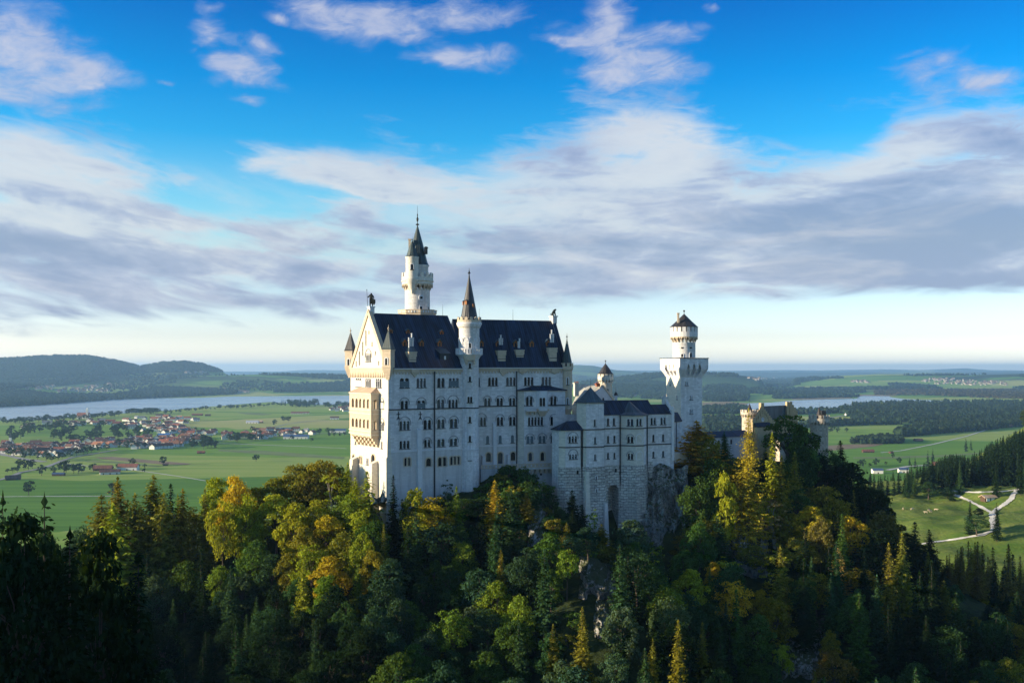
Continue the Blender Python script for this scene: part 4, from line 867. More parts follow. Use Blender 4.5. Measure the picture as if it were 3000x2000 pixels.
# corner turrets of the west gable
def corner_turret(c, D, ytop, ybody, ycorb, yend, side, rz, rmat, yfin):
    zb, zt, ze, zf = ZAT(ybody, D), ZAT(ytop, D), ZAT(ycorb, D), ZAT(yfin, D); zend = ZAT(yend, D)
    t = part('corner_turret', M['trim'], palas, lambda b: (b.box(c, side, side, ze, zb, rz), b.box(c, side + .3, side + .3, zb - .35, zb, rz), b.box(c, side + .3, side + .3, E + .3, E + .7, rz), [b.box(c, side * (1 - .14 * k), side * (1 - .14 * k), ze - (ze - zend) * (k + 1) / 5, ze - (ze - zend) * k / 5 - .003, rz) for k in range(5)]))
    def py(b):
        s2_ = (side + .5) * .7071
        b.lathe(c, [(s2_, zb), (s2_ * .86, zb + (zt - zb) * .08), (.05, zt)], 4, rot=rz + math.pi / 4)
        b.lathe(c, [(s2_, zb), (.01, zb + .01)], 4, rot=rz + math.pi / 4)
    part('spire', rmat, t, py)
    part('finial', M['trim'], t, lambda b: finial(b, c, zt - .3, zf, .8))
    cs, sn = math.cos(rz), math.sin(rz)
    fw = Wall((c[0] - side / 2 * cs + side / 2 * sn, c[1] - side / 2 * sn - side / 2 * cs), (c[0] + side / 2 * cs + side / 2 * sn, c[1] + side / 2 * sn - side / 2 * cs))
    part('window', M['glass'], t, lambda b: b.poly([fw.pt(u, z, .03) for u, z in arch(side / 2 - .35, E + 1.1, .7, 2.0)]))
    part('frame', M['white'], t, lambda b: halfring(b, fw, side / 2, E + 2.75, .36, .62, .0, .12, legs=1.65))
corner_turret(P(1138, 0, 292.5).xy.to_3d(), 291, 964, 1023.5, 1078, 1112, 2.7, R(-20), M['roofg'], 950)
corner_turret(P(1027, 0, 316).xy.to_3d(), 315, 971, 1027.5, 1078, 1106, 2.6, R(-20), M['roofb'], 958)
# round corner turret at the east end
ct = P(1661, 0, 324).xy.to_3d(); ze = lambda y: ZAT(y, 322)
et = part('corner_turret', M['trim'], palas, lambda b: (b.lathe(ct, [(.1, ze(1221)), (.9, ze(1215)), (1.95, ze(1197)), (1.75, ze(1191)), (1.75, ze(1087)), (2.1, ze(1081)), (2.1, ze(1073)), (1.6, ze(1072))], 8, rot=R(10)), crenels(b, ct, 2.05, ze(1073), ze(1063), 8, .4, .6, R(10)), b.lathe(ct, [(1.85, ze(1192)), (1.95, ze(1190)), (1.85, ze(1188))], 8, rot=R(10)), b.lathe(ct, [(1.76, ze(1141)), (1.9, ze(1140)), (1.76, ze(1138))], 8, rot=R(10))))
part('spire', M['roofg'], et, lambda b: cone(b, ct, 1.75, ze(1066), ze(989), 8, .05, R(10)))
part('finial', M['iron'], et, lambda b: finial(b, ct, ze(991), ze(975), .7))
for y0, y1 in ((1106, 1127), (1166, 1185)): cylwin(et, ct, 1.66, toward(ct, R(8)), ze(y1), ze(y0), .55)
# terrace with balustrade on consoles in front of the hall
TW = Wall(S2.pt(S2.u(1404), 0, 4.2).xy, SB.pt(SB.L, 0, 3.2).xy); zt_ = ZAT(1361, 310); zt0 = ZAT(1373, 310)
ter = thing('terrace', tuple(TW.pt(12, zt0 - 12)), 'stone terrace with pierced balustrade along the foot of the white castle hall', 'terrace')
part('slab', M['render'], ter, lambda b: b.wbox(TW, -.8, TW.L, zt0 - .6, zt0, -3.0, .1))
part('balustrade', M['trim'], ter, lambda b: (b.wbox(TW, -.8, TW.L, zt_ - .3, zt_, -.15, .25), b.wbox(TW, -.8, TW.L, zt0, zt0 + .3, -.1, .2), [b.wbox(TW, -.8 + i * 1.3, -.8 + i * 1.3 + .75, zt0 + .3, zt_ - .3, -.02, .12) for i in range(int((TW.L + .5) / 1.3))]))
part('retaining_wall', M['render'], ter, lambda b: (b.wbox(TW, -.8, 15.5, zt0 - 12, zt0 - .6, -3, -.15), b.wbox(TW, 15.5, TW.L + .6, zt0 - 14, zt0 - .6, -3, -1.6)))
part('console_row', M['trim'], ter, lambda b: [(b.wbox(TW, u, u + .45, zt0 - 1.3, zt0 - .6, -1.65, .05), b.wbox(TW, u, u + .45, zt0 - 2.0, zt0 - 1.3, -1.65, -.6)) for u in [15.8 + 1.6 * i for i in range(7)]])
part('opening', M['glass'], ter, lambda b: b.wbox(TW, 19.3, 20.0, ZAT(1396, 313), ZAT(1390, 313), -1.62, -1.57))
# ---------------------------------------------------------------- stair tower between the two halves
c = P(1374.5, 0, 307.5).xy.to_3d(); z_ = lambda y: ZAT(y, 305.5)
stt = thing('stair_tower', (c.x, c.y, BASE), 'round white stair tower with brown spire in the middle of the hall front', 'tower')
part('shaft', M['lime'], stt, lambda b: b.lathe(c, [(3.25, BASE), (3.2, z_(1400)), (3.0, z_(1317)), (2.93, z_(1316)), (2.93, z_(1053)), (3.1, z_(1050)), (3.55, z_(1043)), (4.2, z_(1038)), (4.2, z_(1035)), (2.6, z_(1034))], 28), True)
part('ledge', M['white'], stt, lambda b: (b.lathe(c, [(2.95, z_(1317.5)), (3.2, z_(1317)), (2.95, z_(1315))], 28)))
part('string_course', M['dark'], stt, lambda b: b.lathe(c, [(2.93, z_(1196.5)), (3.12, z_(1196)), (3.12, z_(1194)), (2.93, z_(1193))], 28))
part('drum', M['lime'], stt, lambda b: b.lathe(c, [(3.15, z_(1036)), (3.15, z_(963)), (3.5, z_(957)), (3.9, z_(949)), (3.9, z_(945)), (3.6, z_(943)), (3.6, z_(940)), (3.2, z_(939)), (.1, z_(938.5))], 28), True)
part('battlement', M['trim'], stt, lambda b: (b.lathe(c, [(3.62, z_(944)), (3.72, z_(944)), (3.72, z_(937)), (3.25, z_(937)), (3.25, z_(940))], 28), crenels(b, c, 3.72, z_(937.2), z_(930.5), 14, .4, .6, pointed=.3)))
part('frieze', M['trim'], stt, lambda b: machic(b, c, 3.1, 3.5, z_(962), z_(957), 24))
part('arcade', M['white'], stt, lambda b: [(b.tube((c.x + 3.22 * math.cos(a), c.y + 3.22 * math.sin(a), z_(1019)), (c.x + 3.22 * math.cos(a), c.y + 3.22 * math.sin(a), z_(999)), .14), b.box((c.x + 3.22 * math.cos(a), c.y + 3.22 * math.sin(a)), .45, .5, z_(999), z_(996), a)) for a in [2 * math.pi * i / 10 + .3 for i in range(10)]])
def ring_arches(b):
    for i in range(10):
        a = 2 * math.pi * (i + .5) / 10 + .3; nx, ny = math.cos(a), math.sin(a)
        w = Wall((c.x + nx * 3.17 + ny * 2, c.y + ny * 3.17 - nx * 2), (c.x + nx * 3.17 - ny * 2, c.y + ny * 3.17 + nx * 2)); w.n = Vector((nx, ny))
        halfring(b, w, 2.0, z_(996), .72, .95, -.3, .1)
part('arch_ring', M['white'], stt, ring_arches)
part('balustrade', M['white'], stt, lambda b: (b.lathe(c, [(4.1, z_(1022.5)), (4.22, z_(1022.5)), (4.22, z_(1020)), (3.95, z_(1020)), (3.95, z_(1022.5)), (4.1, z_(1022.5))], 28), [b.box((c.x + 4.08 * math.cos(a), c.y + 4.08 * math.sin(a)), .22, .5, z_(1035), z_(1022), a) for a in [2 * math.pi * i / 30 for i in range(30)]]))
part('balcony_corbel', M['trim'], stt, lambda b: [b.lathe((c.x - .9 + .0 + math.cos(toward(c)) * 3, c.y + math.sin(toward(c)) * 3), [(.1, z_(1068)), (.5, z_(1062)), (.9, z_(1050)), (.9, z_(1040))], 8) for i in range(1)] + [b.box((c.x + .55 + math.cos(toward(c)) * 3, c.y + math.sin(toward(c)) * 3), 2.6, 1.5, z_(1055), z_(1034), 0.05), b.box((c.x + 1.6 + math.cos(toward(c)) * 2.7, c.y + math.sin(toward(c)) * 2.9), .5, 1.3, z_(1067), z_(1055), .05), b.box((c.x - .6 + math.cos(toward(c)) * 2.7, c.y + math.sin(toward(c)) * 2.9), .5, 1.3, z_(1067), z_(1055), .05)])
part('spire', M['roofb'], stt, lambda b: cone(b, c, 2.85, z_(938), z_(800), 12, .07))
part('finial', M['bronze'], stt, lambda b: finial(b, c, z_(806), z_(782), 1.1))
for off, y in ((-.55, 884), (.75, 893), (-1.35, 885)):
    a = toward(c, off); rr = 2.2
    dm = part('dormer', M['dormer'], stt, lambda b: b.box((c.x + math.cos(a) * 1.45, c.y + math.sin(a) * 1.45), 1.2, .75, z_(y + 8), z_(y - 3), a))
    part('roof', M['roofb'], dm, lambda b: b.box((c.x + math.cos(a) * 1.45, c.y + math.sin(a) * 1.45), 1.5, 1.05, z_(y - 3), z_(y - 7), a, 0, .3))
ta = toward(c)
for y0, y1 in ((1063, 1078), (1102, 1117), (1219, 1236.5), (1275, 1293), (1332, 1347)): cylwin(stt, c, 2.94, ta + .07, z_(y1), z_(y0), .72)
cylwin(stt, c, 2.94, ta + .07, z_(1178), z_(1161), 1.45, 2)
cylwin(stt, c, 3.15, ta + .06, z_(1019), z_(1005), .8, 1, 'white', False)
# ---------------------------------------------------------------- tall north tower behind the roof
c = P(1223, 0, 347).xy.to_3d(); z_ = lambda y: ZAT(y, 345)
nt_ = thing('tall_tower', (c.x, c.y, BASE), 'tallest white round tower with two dark cones rising behind the hall roof', 'tower')
nt_.scale = (1.033, 1.033, 1)
part('shaft', M['lime'], nt_, lambda b: b.lathe(c, [(4.2, BASE), (4.2, z_(846)), (4.3, z_(845))], 32), True)
part('platform', M['trim'], nt_, lambda b: (b.lathe(c, [(6.3, E), (6.3, z_(919)), (6.6, z_(918)), (6.6, z_(910)), (6.75, z_(909)), (6.75, z_(907.5)), (6.0, z_(907.5)), (6.0, z_(918)), (4.0, z_(918))], 8, rot=R(14))))
part('parapet_tracery', M['white'], nt_, lambda b: [b.box((c.x + 6.15 * math.cos(a), c.y + 6.15 * math.sin(a)), .3, .35, z_(917), z_(911), a) for a in [2 * math.pi * i / 40 + .1 for i in range(40)]])
part('machicolation', M['trim'], nt_, lambda b: machic(b, c, 4.2, 5.25, z_(850), z_(832), 20))
part('gallery', M['limew'], nt_, lambda b: (b.lathe(c, [(4.1, z_(832.5)), (5.2, z_(832)), (5.2, z_(826)), (5.5, z_(824)), (5.5, z_(821.5)), (5.3, z_(821)), (5.3, z_(811)), (4.9, z_(811)), (4.9, z_(821)), (3, z_(821))], 32), crenels(b, c, 5.32, z_(811.2), z_(799), 16, .42, .55)))
part('drum', M['lime'], nt_, lambda b: b.lathe(c, [(3.65, z_(822)), (3.65, z_(780)), (3.95, z_(778)), (3.95, z_(776)), (1, z_(776))], 28), True)
part('spire', M['roofg'], nt_, lambda b: cone(b, c, 4.0, z_(777), z_(655), 10, .10, R(9)))
part('finial', M['bronze'], nt_, lambda b: (finial(b, c, z_(660), z_(600), .95), b.lathe(c, [(.5, z_(657)), (.65, z_(655)), (.3, z_(653))], 8)))
c2 = P(1208, 0, 342.6).xy.to_3d()
tr = part('side_turret', M['limew'], nt_, lambda b: b.lathe(c2, [(.15, z_(862)), (.55, z_(858)), (.5, z_(853)), (1.2, z_(846)), (1.35, z_(838)), (1.75, z_(832)), (2.25, z_(822)), (2.3, z_(818)), (2.12, z_(816)), (2.12, z_(760)), (2.3, z_(757)), (2.3, z_(755)), (.3, z_(755))], 24), True)
part('spire', M['roofg'], tr, lambda b: cone(b, c2, 2.4, z_(756), z_(706), 10, .12))
part('finial', M['bronze'], tr, lambda b: finial(b, c2, z_(709), z_(697), .6))
part('chimney', M['trim'], nt_, lambda b: (b.box(P(1201, 0, 345).xy, .75, .75, z_(760), z_(704)), b.box(P(1201, 0, 345).xy, 1.0, 1.0, z_(704), z_(700))))
dm = part('dormer', M['roofb'], nt_, lambda b: b.box(P(1247, 0, 345.5).xy, 1.0, 1.2, z_(744), z_(727), .2))
part('roof', M['roofb'], dm, lambda b: b.box(P(1247, 0, 345.5).xy, 1.5, 1.5, z_(727), z_(722), .2, 0, .5))
cylwin(nt_, c2, 2.12, toward(c2, -.02), z_(793), z_(778), .8)
cylwin(nt_, c, 4.2, toward(c, .28), z_(908), z_(898), .8, 1, 'white', False)
cylwin(nt_, c, 4.2, toward(c, 1.05), z_(908), z_(898), .8, 1, 'white', False)
a = toward(c, .3); p = Vector((c.x + 4.22 * math.cos(a), c.y + 4.22 * math.sin(a), z_(873)))
ow = part('round_window', M['white'], nt_, lambda b: b.tube(p - Vector((math.cos(a), math.sin(a), 0)) * .3, p + Vector((math.cos(a), math.sin(a), 0)) * .15, .95, .9, 16))
part('pane', M['glass'], ow, lambda b: b.box((p.x + .17 * math.cos(a), p.y + .17 * math.sin(a)), .1, .8, p.z - .4, p.z + .4, a))
# ---------------------------------------------------------------- square tower with round top
phi = R(25.5); C0 = Vector((59.4, 350.0)); dq = Vector((math.cos(phi), math.sin(phi))); bq = Vector((-dq.y, dq.x)); SQ = 9.06
Q1 = Wall(C0, C0 + dq * SQ); Q0 = Wall(C0 + bq * SQ, C0); cc = (C0 + dq * SQ / 2 + bq * SQ / 2).to_3d(); z_ = lambda y: ZAT(y, 352)
sq = thing('square_tower', (cc.x, cc.y, E - 40), 'square white tower with flaring arched top and a round turret on it', 'tower')
def qspec(w, cx, wd, yt, yb, n=2): return win_spec(w, (cx, wd, yt, yb, n, 0), 1900, 880, 3.732)
f1 = [qspec(Q1, 417, 26, 885, 927), qspec(Q1, 467, 26, 1040, 1084), qspec(Q1, 467, 28, 1190, 1240)]
f0 = [qspec(Q0, 239, 8, 892, 925, 1), qspec(Q0, 312, 8, 1042, 1080, 1)]
facade('right_wall', Q1, [(0, E - 40), (SQ, E - 40), (SQ, z_(1105)), (0, z_(1105))], f1, sq, M['lime'])
facade('left_wall', Q0, [(0, E - 40), (SQ, E - 40), (SQ, z_(1105)), (0, z_(1105))], f0, sq, M['limew'])
part('rear_wall', M['lime'], sq, lambda b: [b.quad((p.x, p.y, E - 40), (r.x, r.y, E - 40), (r.x, r.y, z_(1104)), (p.x, p.y, z_(1104))) for p, r in ((C0 + dq * SQ, C0 + dq * SQ + bq * SQ), (C0 + dq * SQ + bq * SQ, C0 + bq * SQ))])
OV = 1.55
def qtop(b):                                           # pointed-arch corbelling carrying the platform, all four sides
    zt, za_, zb = z_(1050), z_(1066), z_(1105)
    for w in (Q1, Q0, Wall(C0 + dq * SQ, C0 + dq * SQ + bq * SQ), Wall(C0 + dq * SQ + bq * SQ, C0 + bq * SQ)):
        ft = w.shift(OV); n = 3; st = (SQ + 2 * OV) / n
        hs = [[(i * st - OV + st * .2, zb + 3.4), (i * st - OV + st * .5, zb + .9), (i * st - OV + st * .8, zb + 3.4), (i * st - OV + st * .78, za_ - 1.4), (i * st - OV + st * .5, za_), (i * st - OV + st * .22, za_ - 1.4)] for i in range(n)]
        b.quad(ft.pt(-OV, za_ + .6), ft.pt(SQ + OV, za_ + .6), ft.pt(SQ + OV, zt), ft.pt(-OV, zt))
        # slanting panel between shaft and overhang, pierced by the niches
        lo_, hi_ = zb, zb + (za_ - zb) * .62
        def on(u, z):
            k = min(max((z - lo_) / (hi_ - lo_), 0), 1); uu = SQ / 2 + (u - SQ / 2) * (SQ + 2 * OV * k) / (SQ + 2 * OV)
            return w.pt(uu, z, OV * k)
        out = [(-OV, lo_), (SQ + OV, lo_), (SQ + OV, hi_), (SQ + OV, za_ + .6), (-OV, za_ + .6), (-OV, hi_)]
        cols = []
        m = 60
        for j in range(m):
            u0, u1 = -OV + (SQ + 2 * OV) * j / m, -OV + (SQ + 2 * OV) * (j + 1) / m; uq = ((u0 + u1) / 2 - SQ / 2) / .8 + SQ / 2; um = (uq % (SQ / 3)) / (SQ / 3) if 0 < uq < SQ else 0; x = abs(um - .5) / .33
            if x >= 1: segs = [(lo_, hi_), (hi_, za_ + .6)]
            else:
                lo_n = lo_ + (hi_ - lo_) * (.12 + .30 * x); hi_n = za_ - 2.6 * x * x - .1
                segs = [(lo_, lo_n), (max(hi_n, hi_), za_ + .6)] + ([(hi_n, hi_)] if hi_n < hi_ else [])
                b.quad(on(u0, lo_n), on(u1, lo_n), w.pt(SQ / 2 + (u1 - SQ / 2) * SQ / (SQ + 2 * OV), lo_n + .6, .01), w.pt(SQ / 2 + (u0 - SQ / 2) * SQ / (SQ + 2 * OV), lo_n + .6, .01))
            for s0, s1 in segs: b.quad(on(u0, s0), on(u1, s0), on(u1, s1), on(u0, s1))
        for i in range(n):                               # cheeks of the piers
            for sg in (-1, 1):
                um = SQ / 2 + .8 * (SQ / 3 * (i + .5) + sg * .33 * SQ / 3 - SQ / 2)
                b.poly([on(um, lo_ + 1.5), on(um, hi_), on(um, za_ - 2.4), w.pt(SQ / 2 + (um - SQ / 2) * .9, za_ - 2.4, .01), w.pt(SQ / 2 + (um - SQ / 2) * .9, lo_ + 1.5, .01)])
        b.quad(w.pt(0, zb, -.02), w.pt(SQ, zb, -.02), w.pt(SQ, zt, -.02), w.pt(0, zt, -.02))
    rz = phi; b.box(cc, SQ + 2 * OV - .02, SQ + 2 * OV - .02, zt - .3, zt, rz)
part('flared_top', M['lime'], sq, qtop)
part('platform_edge', M['dark'], sq, lambda b: b.box(cc, SQ + 2 * OV + .35, SQ + 2 * OV + .35, z_(1050) + .003, z_(1048), phi))
part('round_turret', M['lime'], sq, lambda b: b.lathe(cc, [(4.0, z_(1047)), (4.0, z_(1003)), (4.1, z_(1002))], 28), True)
part('machicolation', M['trim'], sq, lambda b: machic(b, cc, 4.0, 4.85, z_(1001), z_(985.5), 18, .1))
part('turret_head', M['lime'], sq, lambda b: (b.lathe(cc, [(3.9, z_(986)), (4.85, z_(985.5)), (4.85, z_(971)), (4.4, z_(971)), (4.4, z_(980)), (.1, z_(980))], 28), crenels(b, cc, 4.86, z_(971.2), z_(957), 18, .45, .72), b.lathe(cc, [(3.7, z_(980)), (3.7, z_(957))], 20)))
part('spire', M['roofb'], sq, lambda b: (b.lathe(cc, [(5.15, z_(957)), (4.6, z_(953)), (2.6, z_(938)), (.05, z_(917))], 12), b.lathe(cc, [(5.15, z_(957)), (.1, z_(956.8))], 12)))
part('finial', M['bronze'], sq, lambda b: (b.tube((cc.x, cc.y, z_(919)), (cc.x, cc.y, z_(911)), .12, .1), b.ball((cc.x, cc.y, z_(909)), .35)))
part('chimney', M['trim'], sq, lambda b: (b.box(P(1987, 0, 353).xy, .7, .7, z_(945), z_(919)), b.box(P(1987, 0, 353).xy, .95, .95, z_(919), z_(916))))
for off, y0, y1, wd in ((-.16, 1036, 1046, .7), (.62, 1033, 1046, .9)): cylwin(sq, cc, 4.0, toward(cc, off), z_(y1), z_(y0), wd, 1, 'white', False)
for off, y in ((-.16, 1018.5), (.62, 1018.5)):
    a = toward(cc, off); part('loophole', M['glass'], sq, lambda b: b.box((cc.x + 3.97 * math.cos(a), cc.y + 3.97 * math.sin(a)), .16, .85, z_(y + 2), z_(y - 2), a))

# ---------------------------------------------------------------- ladies' wing in front (rusticated base)
KW = Wall((16.47, 308.0), (52.4, 322.0)); kd = KW.d; kb = Vector((-kd.y, kd.x)); o5 = (1650, 1050); o6 = (1600, 1300)
KB = E - 66; zk = ZAT(1363.5, 312); zc1 = ZAT(1255, 313); zc2 = ZAT(1305.5, 313)
wing = thing('castle_wing', (34, 316, KB), 'white wing with polygonal bay and rusticated stone base east of the hall', 'castle wing')
def block(root, w, u0, u1, zt, zb, specs, names, mat, o=0.0, batter=1.4, base=True, lobase=()):
    """front wall with openings above, rusticated battered base below"""
    facade(names, w, [(u0, zk), (u1, zk), (u1, zt), (u0, zt)], specs, root, mat, o)
    if base:
        def bs(b):
            n = 6
            for i in range(n):
                za, zb2 = zk - (zk - zb) * i / n, zk - (zk - zb) * (i + 1) / n; oa, ob_ = .25 + batter * (i / n), .25 + batter * ((i + 1) / n)
                b.quad(w.pt(u0 - oa * .4, za, o + oa), w.pt(u1 + oa * .4, za, o + oa), w.pt(u1 + ob_ * .4, zb2, o + ob_), w.pt(u0 - ob_ * .4, zb2, o + ob_))
            b.quad(w.pt(u0 - .1, zk + .003, o), w.pt(u1 + .1, zk + .003, o), w.pt(u1 + .1, zk - .002, o + .25), w.pt(u0 - .1, zk - .002, o + .25))
        part('rusticated_base', M['rust'], root, bs)
def strings(root, w, u0, u1, o=0.0, zz=None):
    part('string_course', M['dark'], root, lambda b: [b.wbox(w, u0, u1, z - .18, z + .14, o - .05, o + .2) for z in (zz or (zc1, zc2))])
k1770, k1816, k1890, k1975 = KW.u(1768), KW.u(1817), KW.u(1890), KW.u(1974)
ke = ZAT(1214.5, 316)
rc = [win_spec(KW, s, *o5) for s in [(590, 27, 788, 880, 1, 0), (668, 27, 785, 878, 1, 0), (590, 24, 1018, 1105, 1, 0), (673, 24, 1015, 1103, 1, 0), (590, 23, 1238, 1315, 1, 0), (674, 23, 1236, 1310, 1, 0)]]
facade('recessed_wall', KW, [(k1770 - 1, zk), (k1816 + 1, zk), (k1816 + 1, ke), (k1770 - 1, ke)], rc, wing, M['lime'])
strings(wing, KW, k1770, k1816)
def arched_gap(b):                                     # tall arched recess in the base
    u0, u1 = KW.u(1780.5), KW.u(1811); zt = ZAT(1418, 315)
    b.holes(KW, [(k1770 - 2, KB), (k1816 + 2, KB), (k1816 + 2, zk - .003), (k1770 - 2, zk - .003)], [arch(u0, KB + .5, u1 - u0, zt - KB - .5, 9)], 4.5, .2)
part('rusticated_base', M['rust'], wing, arched_gap)
part('recess_back', M['rust'], wing, lambda b: b.quad(KW.pt(k1770 - 2, KB, -4.4), KW.pt(k1816 + 2, KB, -4.4), KW.pt(k1816 + 2, zk - 2, -4.4), KW.pt(k1770 - 2, zk - 2, -4.4)))
part('loophole', M['glass'], wing, lambda b: b.wbox(KW, KW.u(1801), KW.u(1805.5), ZAT(1382.5, 315), ZAT(1371, 315), .15, .23))
# polygonal bay
bp = 3.0; bu0, bu1, bu2, bu3 = k1816, None, None, k1890 + .4
BF = KW.shift(bp)
kb0, kb1 = BF.u(1861.5), BF.u(1886)
BLw = Wall(KW.pt(k1816, 0).xy, BF.pt(kb0, 0).xy); BRw = Wall(BF.pt(kb1, 0).xy, KW.pt(bu3 + .2, 0).xy)
bl = [win_spec(BLw, s, *o5) for s in [(880, 72, 797, 883, 2, 0), (880, 70, 1027, 1105, 2, 997), (882, 62, 1250, 1323, 2, 1222)]]
bf = [win_spec(BF, s, *o5) for s in [(995, 62, 794, 882, 2, 0), (1000, 62, 1000, 1108, 1, 0, 'x'), (1000, 60, 1226, 1325, 1, 0, 'x')]]
block(wing, BLw, 0, BLw.L, ke, KB, bl, 'bay_wall', M['limew'], 0, 1.6)
block(wing, BF, kb0, kb1, ke, KB, bf, 'bay_wall', M['limew'], 0, 1.6)
block(wing, BRw, 0, BRw.L, ke, KB, [], 'bay_wall', M['lime'], 0, 1.6)
for w, a, b_ in ((BLw, 0, BLw.L), (BF, kb0, kb1), (BRw, 0, BRw.L)): strings(wing, w, a, b_)
ap = KW.pt((k1816 + bu3) / 2 + .3, ZAT(1174, 319), -3.4)
def bayroof(b):
    e = [KW.pt(k1816 - .4, ke, .35), BF.pt(kb0 - .1, ke, .5), BF.pt(kb1 + .2, ke, .5), KW.pt(bu3 + .8, ke, .3)]
    mid = [p.lerp(ap, .35) + Vector((0, 0, -.65)) for p in e]
    for i in range(3): b.quad(e[i], e[i + 1], mid[i + 1], mid[i]); b.poly([mid[i], mid[i + 1], ap])
    b.prism(e, (0, 0, -.25))
part('bay_roof', M['rooft'], wing, bayroof)
# right part
rr = [win_spec(KW, s, *o5) for s in [(1183, 62, 782, 867, 2, 0), (1312, 62, 777, 864, 2, 0), (1185, 26, 1002, 1092, 1, 0), (1313, 25, 998, 1085, 1, 0), (1185, 25, 1222, 1300, 1, 0), (1313, 25, 1215, 1292, 1, 0)]]
facade('right_wall', KW, [(bu3, zk - 5), (k1975, zk - 5), (k1975, ke), (bu3, ke)], rr, wing, M['lime'])
strings(wing, KW, bu3, k1975)
part('corner_buttress', M['white'], wing, lambda b: b.wbox(KW, k1975 - 1.0, k1975, zk + .7, ke + 1.0, -.6, .35))
part('buttress_cap', M['white'], wing, lambda b: (b.wbox(KW, k1975 - 1.25, k1975 + .25, ke + 1.0, ke + 1.5, -.8, .5), b.tube(KW.pt(k1975 - .5, ke + 1.5, -.1), KW.pt(k1975 - .5, ke + 2.3, -.1), .55, .5, 10)))
part('side_base', M['rust'], wing, lambda b: b.wbox(KW, bu3 - .5, bu3 + 2.2, KB, zk + .6, -2, .2))
KD = 9.5
part('rear_wall', M['lime'], wing, lambda b: (b.quad(KW.pt(k1975, zk - 5), KW.pt(k1975, zk - 5, -KD), KW.pt(k1975, ke, -KD), KW.pt(k1975, ke)), b.quad(KW.pt(0, KB, -KD), KW.pt(k1975, KB, -KD), KW.pt(k1975, ke, -KD), KW.pt(0, ke, -KD))))
zr = ZAT(1171.5, 321)
def kroof(b):
    u0, u1 = k1770 - 4, k1975 - .6
    pr = [KW.pt(u0, ke, .4), KW.pt(u0, zr, -KD / 2), KW.pt(u0, ke, -KD - .4)]; b.prism(pr, Vector((kd.x, kd.y, 0)) * (KW.u(1918) - u0 + .2))
    u2 = KW.u(1918); pr = [KW.pt(u2, ke, .39), KW.pt(u2, zr - 1.5, -KD / 2 + .6), KW.pt(u2, ke, -KD - .3)]; b.prism(pr, Vector((kd.x, kd.y, 0)) * (u1 - u2))
part('roof', M['roof'], wing, kroof)
part('end_gable', M['render'], wing, lambda b: b.prism([KW.pt(k1975 - .6, ke - .3, .3), KW.pt(k1975 - .6, zr + .4, -KD / 2), KW.pt(k1975 - .6, ke - .3, -KD)], Vector((kd.x, kd.y, 0)) * .8))
part('chimney', M['render'], wing, lambda b: (b.wbox(KW, k1975 - 1.2, k1975 + .3, zr - 1.5, zr + .6, -KD / 2 - .9, -KD / 2 + .5), b.wbox(KW, k1975 - 1.3, k1975 + .4, zr + .6, zr + .95, -KD / 2 - 1.0, -KD / 2 + .6)))
for px in (1815.5, 1894.5):
    part('drainpipe', M['dark'], wing, lambda b: b.wbox(KW, KW.u(px) - .14, KW.u(px) + .14, KB + 4, ke - .2, .25, .55))
part('drainpipe', M['dark'], wing, lambda b: b.wbox(KW, KW.u(1701) - .16, KW.u(1701) + .16, KB + 5, ZAT(1257, 311), 1.0, 1.3))
part('base_buttress', M['rust'], wing, lambda b: b.hexa([BF.pt(kb0 - .5, KB, 3.0), BF.pt(kb0 + 1.0, KB, 3.0), BF.pt(kb0 + 1.0, KB, .2), BF.pt(kb0 - .5, KB, .2), BF.pt(kb0 - .35, ZAT(1424, 313), 1.0), BF.pt(kb0 + .9, ZAT(1424, 313), 1.0), BF.pt(kb0 + .9, ZAT(1424, 313), .1), BF.pt(kb0 - .35, ZAT(1424, 313), .1)]))
# square stair tower of the wing
TF = KW.shift(2.6); t0, t1 = TF.u(1717), TF.u(1769)
vt = thing('square_turret', tuple(TF.pt((t0 + t1) / 2, KB, -2.5)), 'slim square white tower with blue pyramid roof on a rusticated base', 'tower')
zt = ZAT(1177.5, 311)
tspec = [win_spec(TF, s, *o5) for s in [(416, 25, 803, 888, 1, 0), (420, 24, 1033, 1118, 1, 0), (420, 22, 1258, 1332, 1, 0)]]
block(vt, TF, t0, t1, zt, KB, tspec, 'front_wall', M['lime'], 0, 2.2)
TL = Wall(TF.pt(t0 - 1.2, 0, -4.2).xy, TF.pt(t0, 0).xy)
block(vt, TL, 0, TL.L, zt, KB, [], 'side_wall', M['limew'], 0, 1.0)
part('rear_wall', M['lime'], vt, lambda b: (b.quad(TF.pt(t1, KB), TF.pt(t1, KB, -4.6), TF.pt(t1, zt, -4.6), TF.pt(t1, zt)), b.quad(TF.pt(t0 - 1.2, KB, -4.6), TF.pt(t1, KB, -4.6), TF.pt(t1, zt, -4.6), TF.pt(t0 - 1.2, zt, -4.6))))
strings(vt, TF, t0 - .1, t1 + .1); strings(vt, TL, 0, TL.L + .1)
for x in [win_spec(TF, s, *o6) for s in [(648, 20, 420, 465, 1, 0), (650, 20, 588, 630, 1, 0)]]:
    oo = .25 + 2.2 * (zk - x['z0']) / (zk - KB)
    s_ = part('slit_window', M['white'], vt, lambda b: halfring(b, TF, (x['u0'] + x['u1']) / 2, x['z1'] - .2, .22, .42, oo - .4, oo + .1, legs=.8))
    part('pane', M['glass'], s_, lambda b: b.poly([TF.pt(u, z, oo + .04) for u, z in arch(x['u0'], x['z0'], .45, 1.0)]))
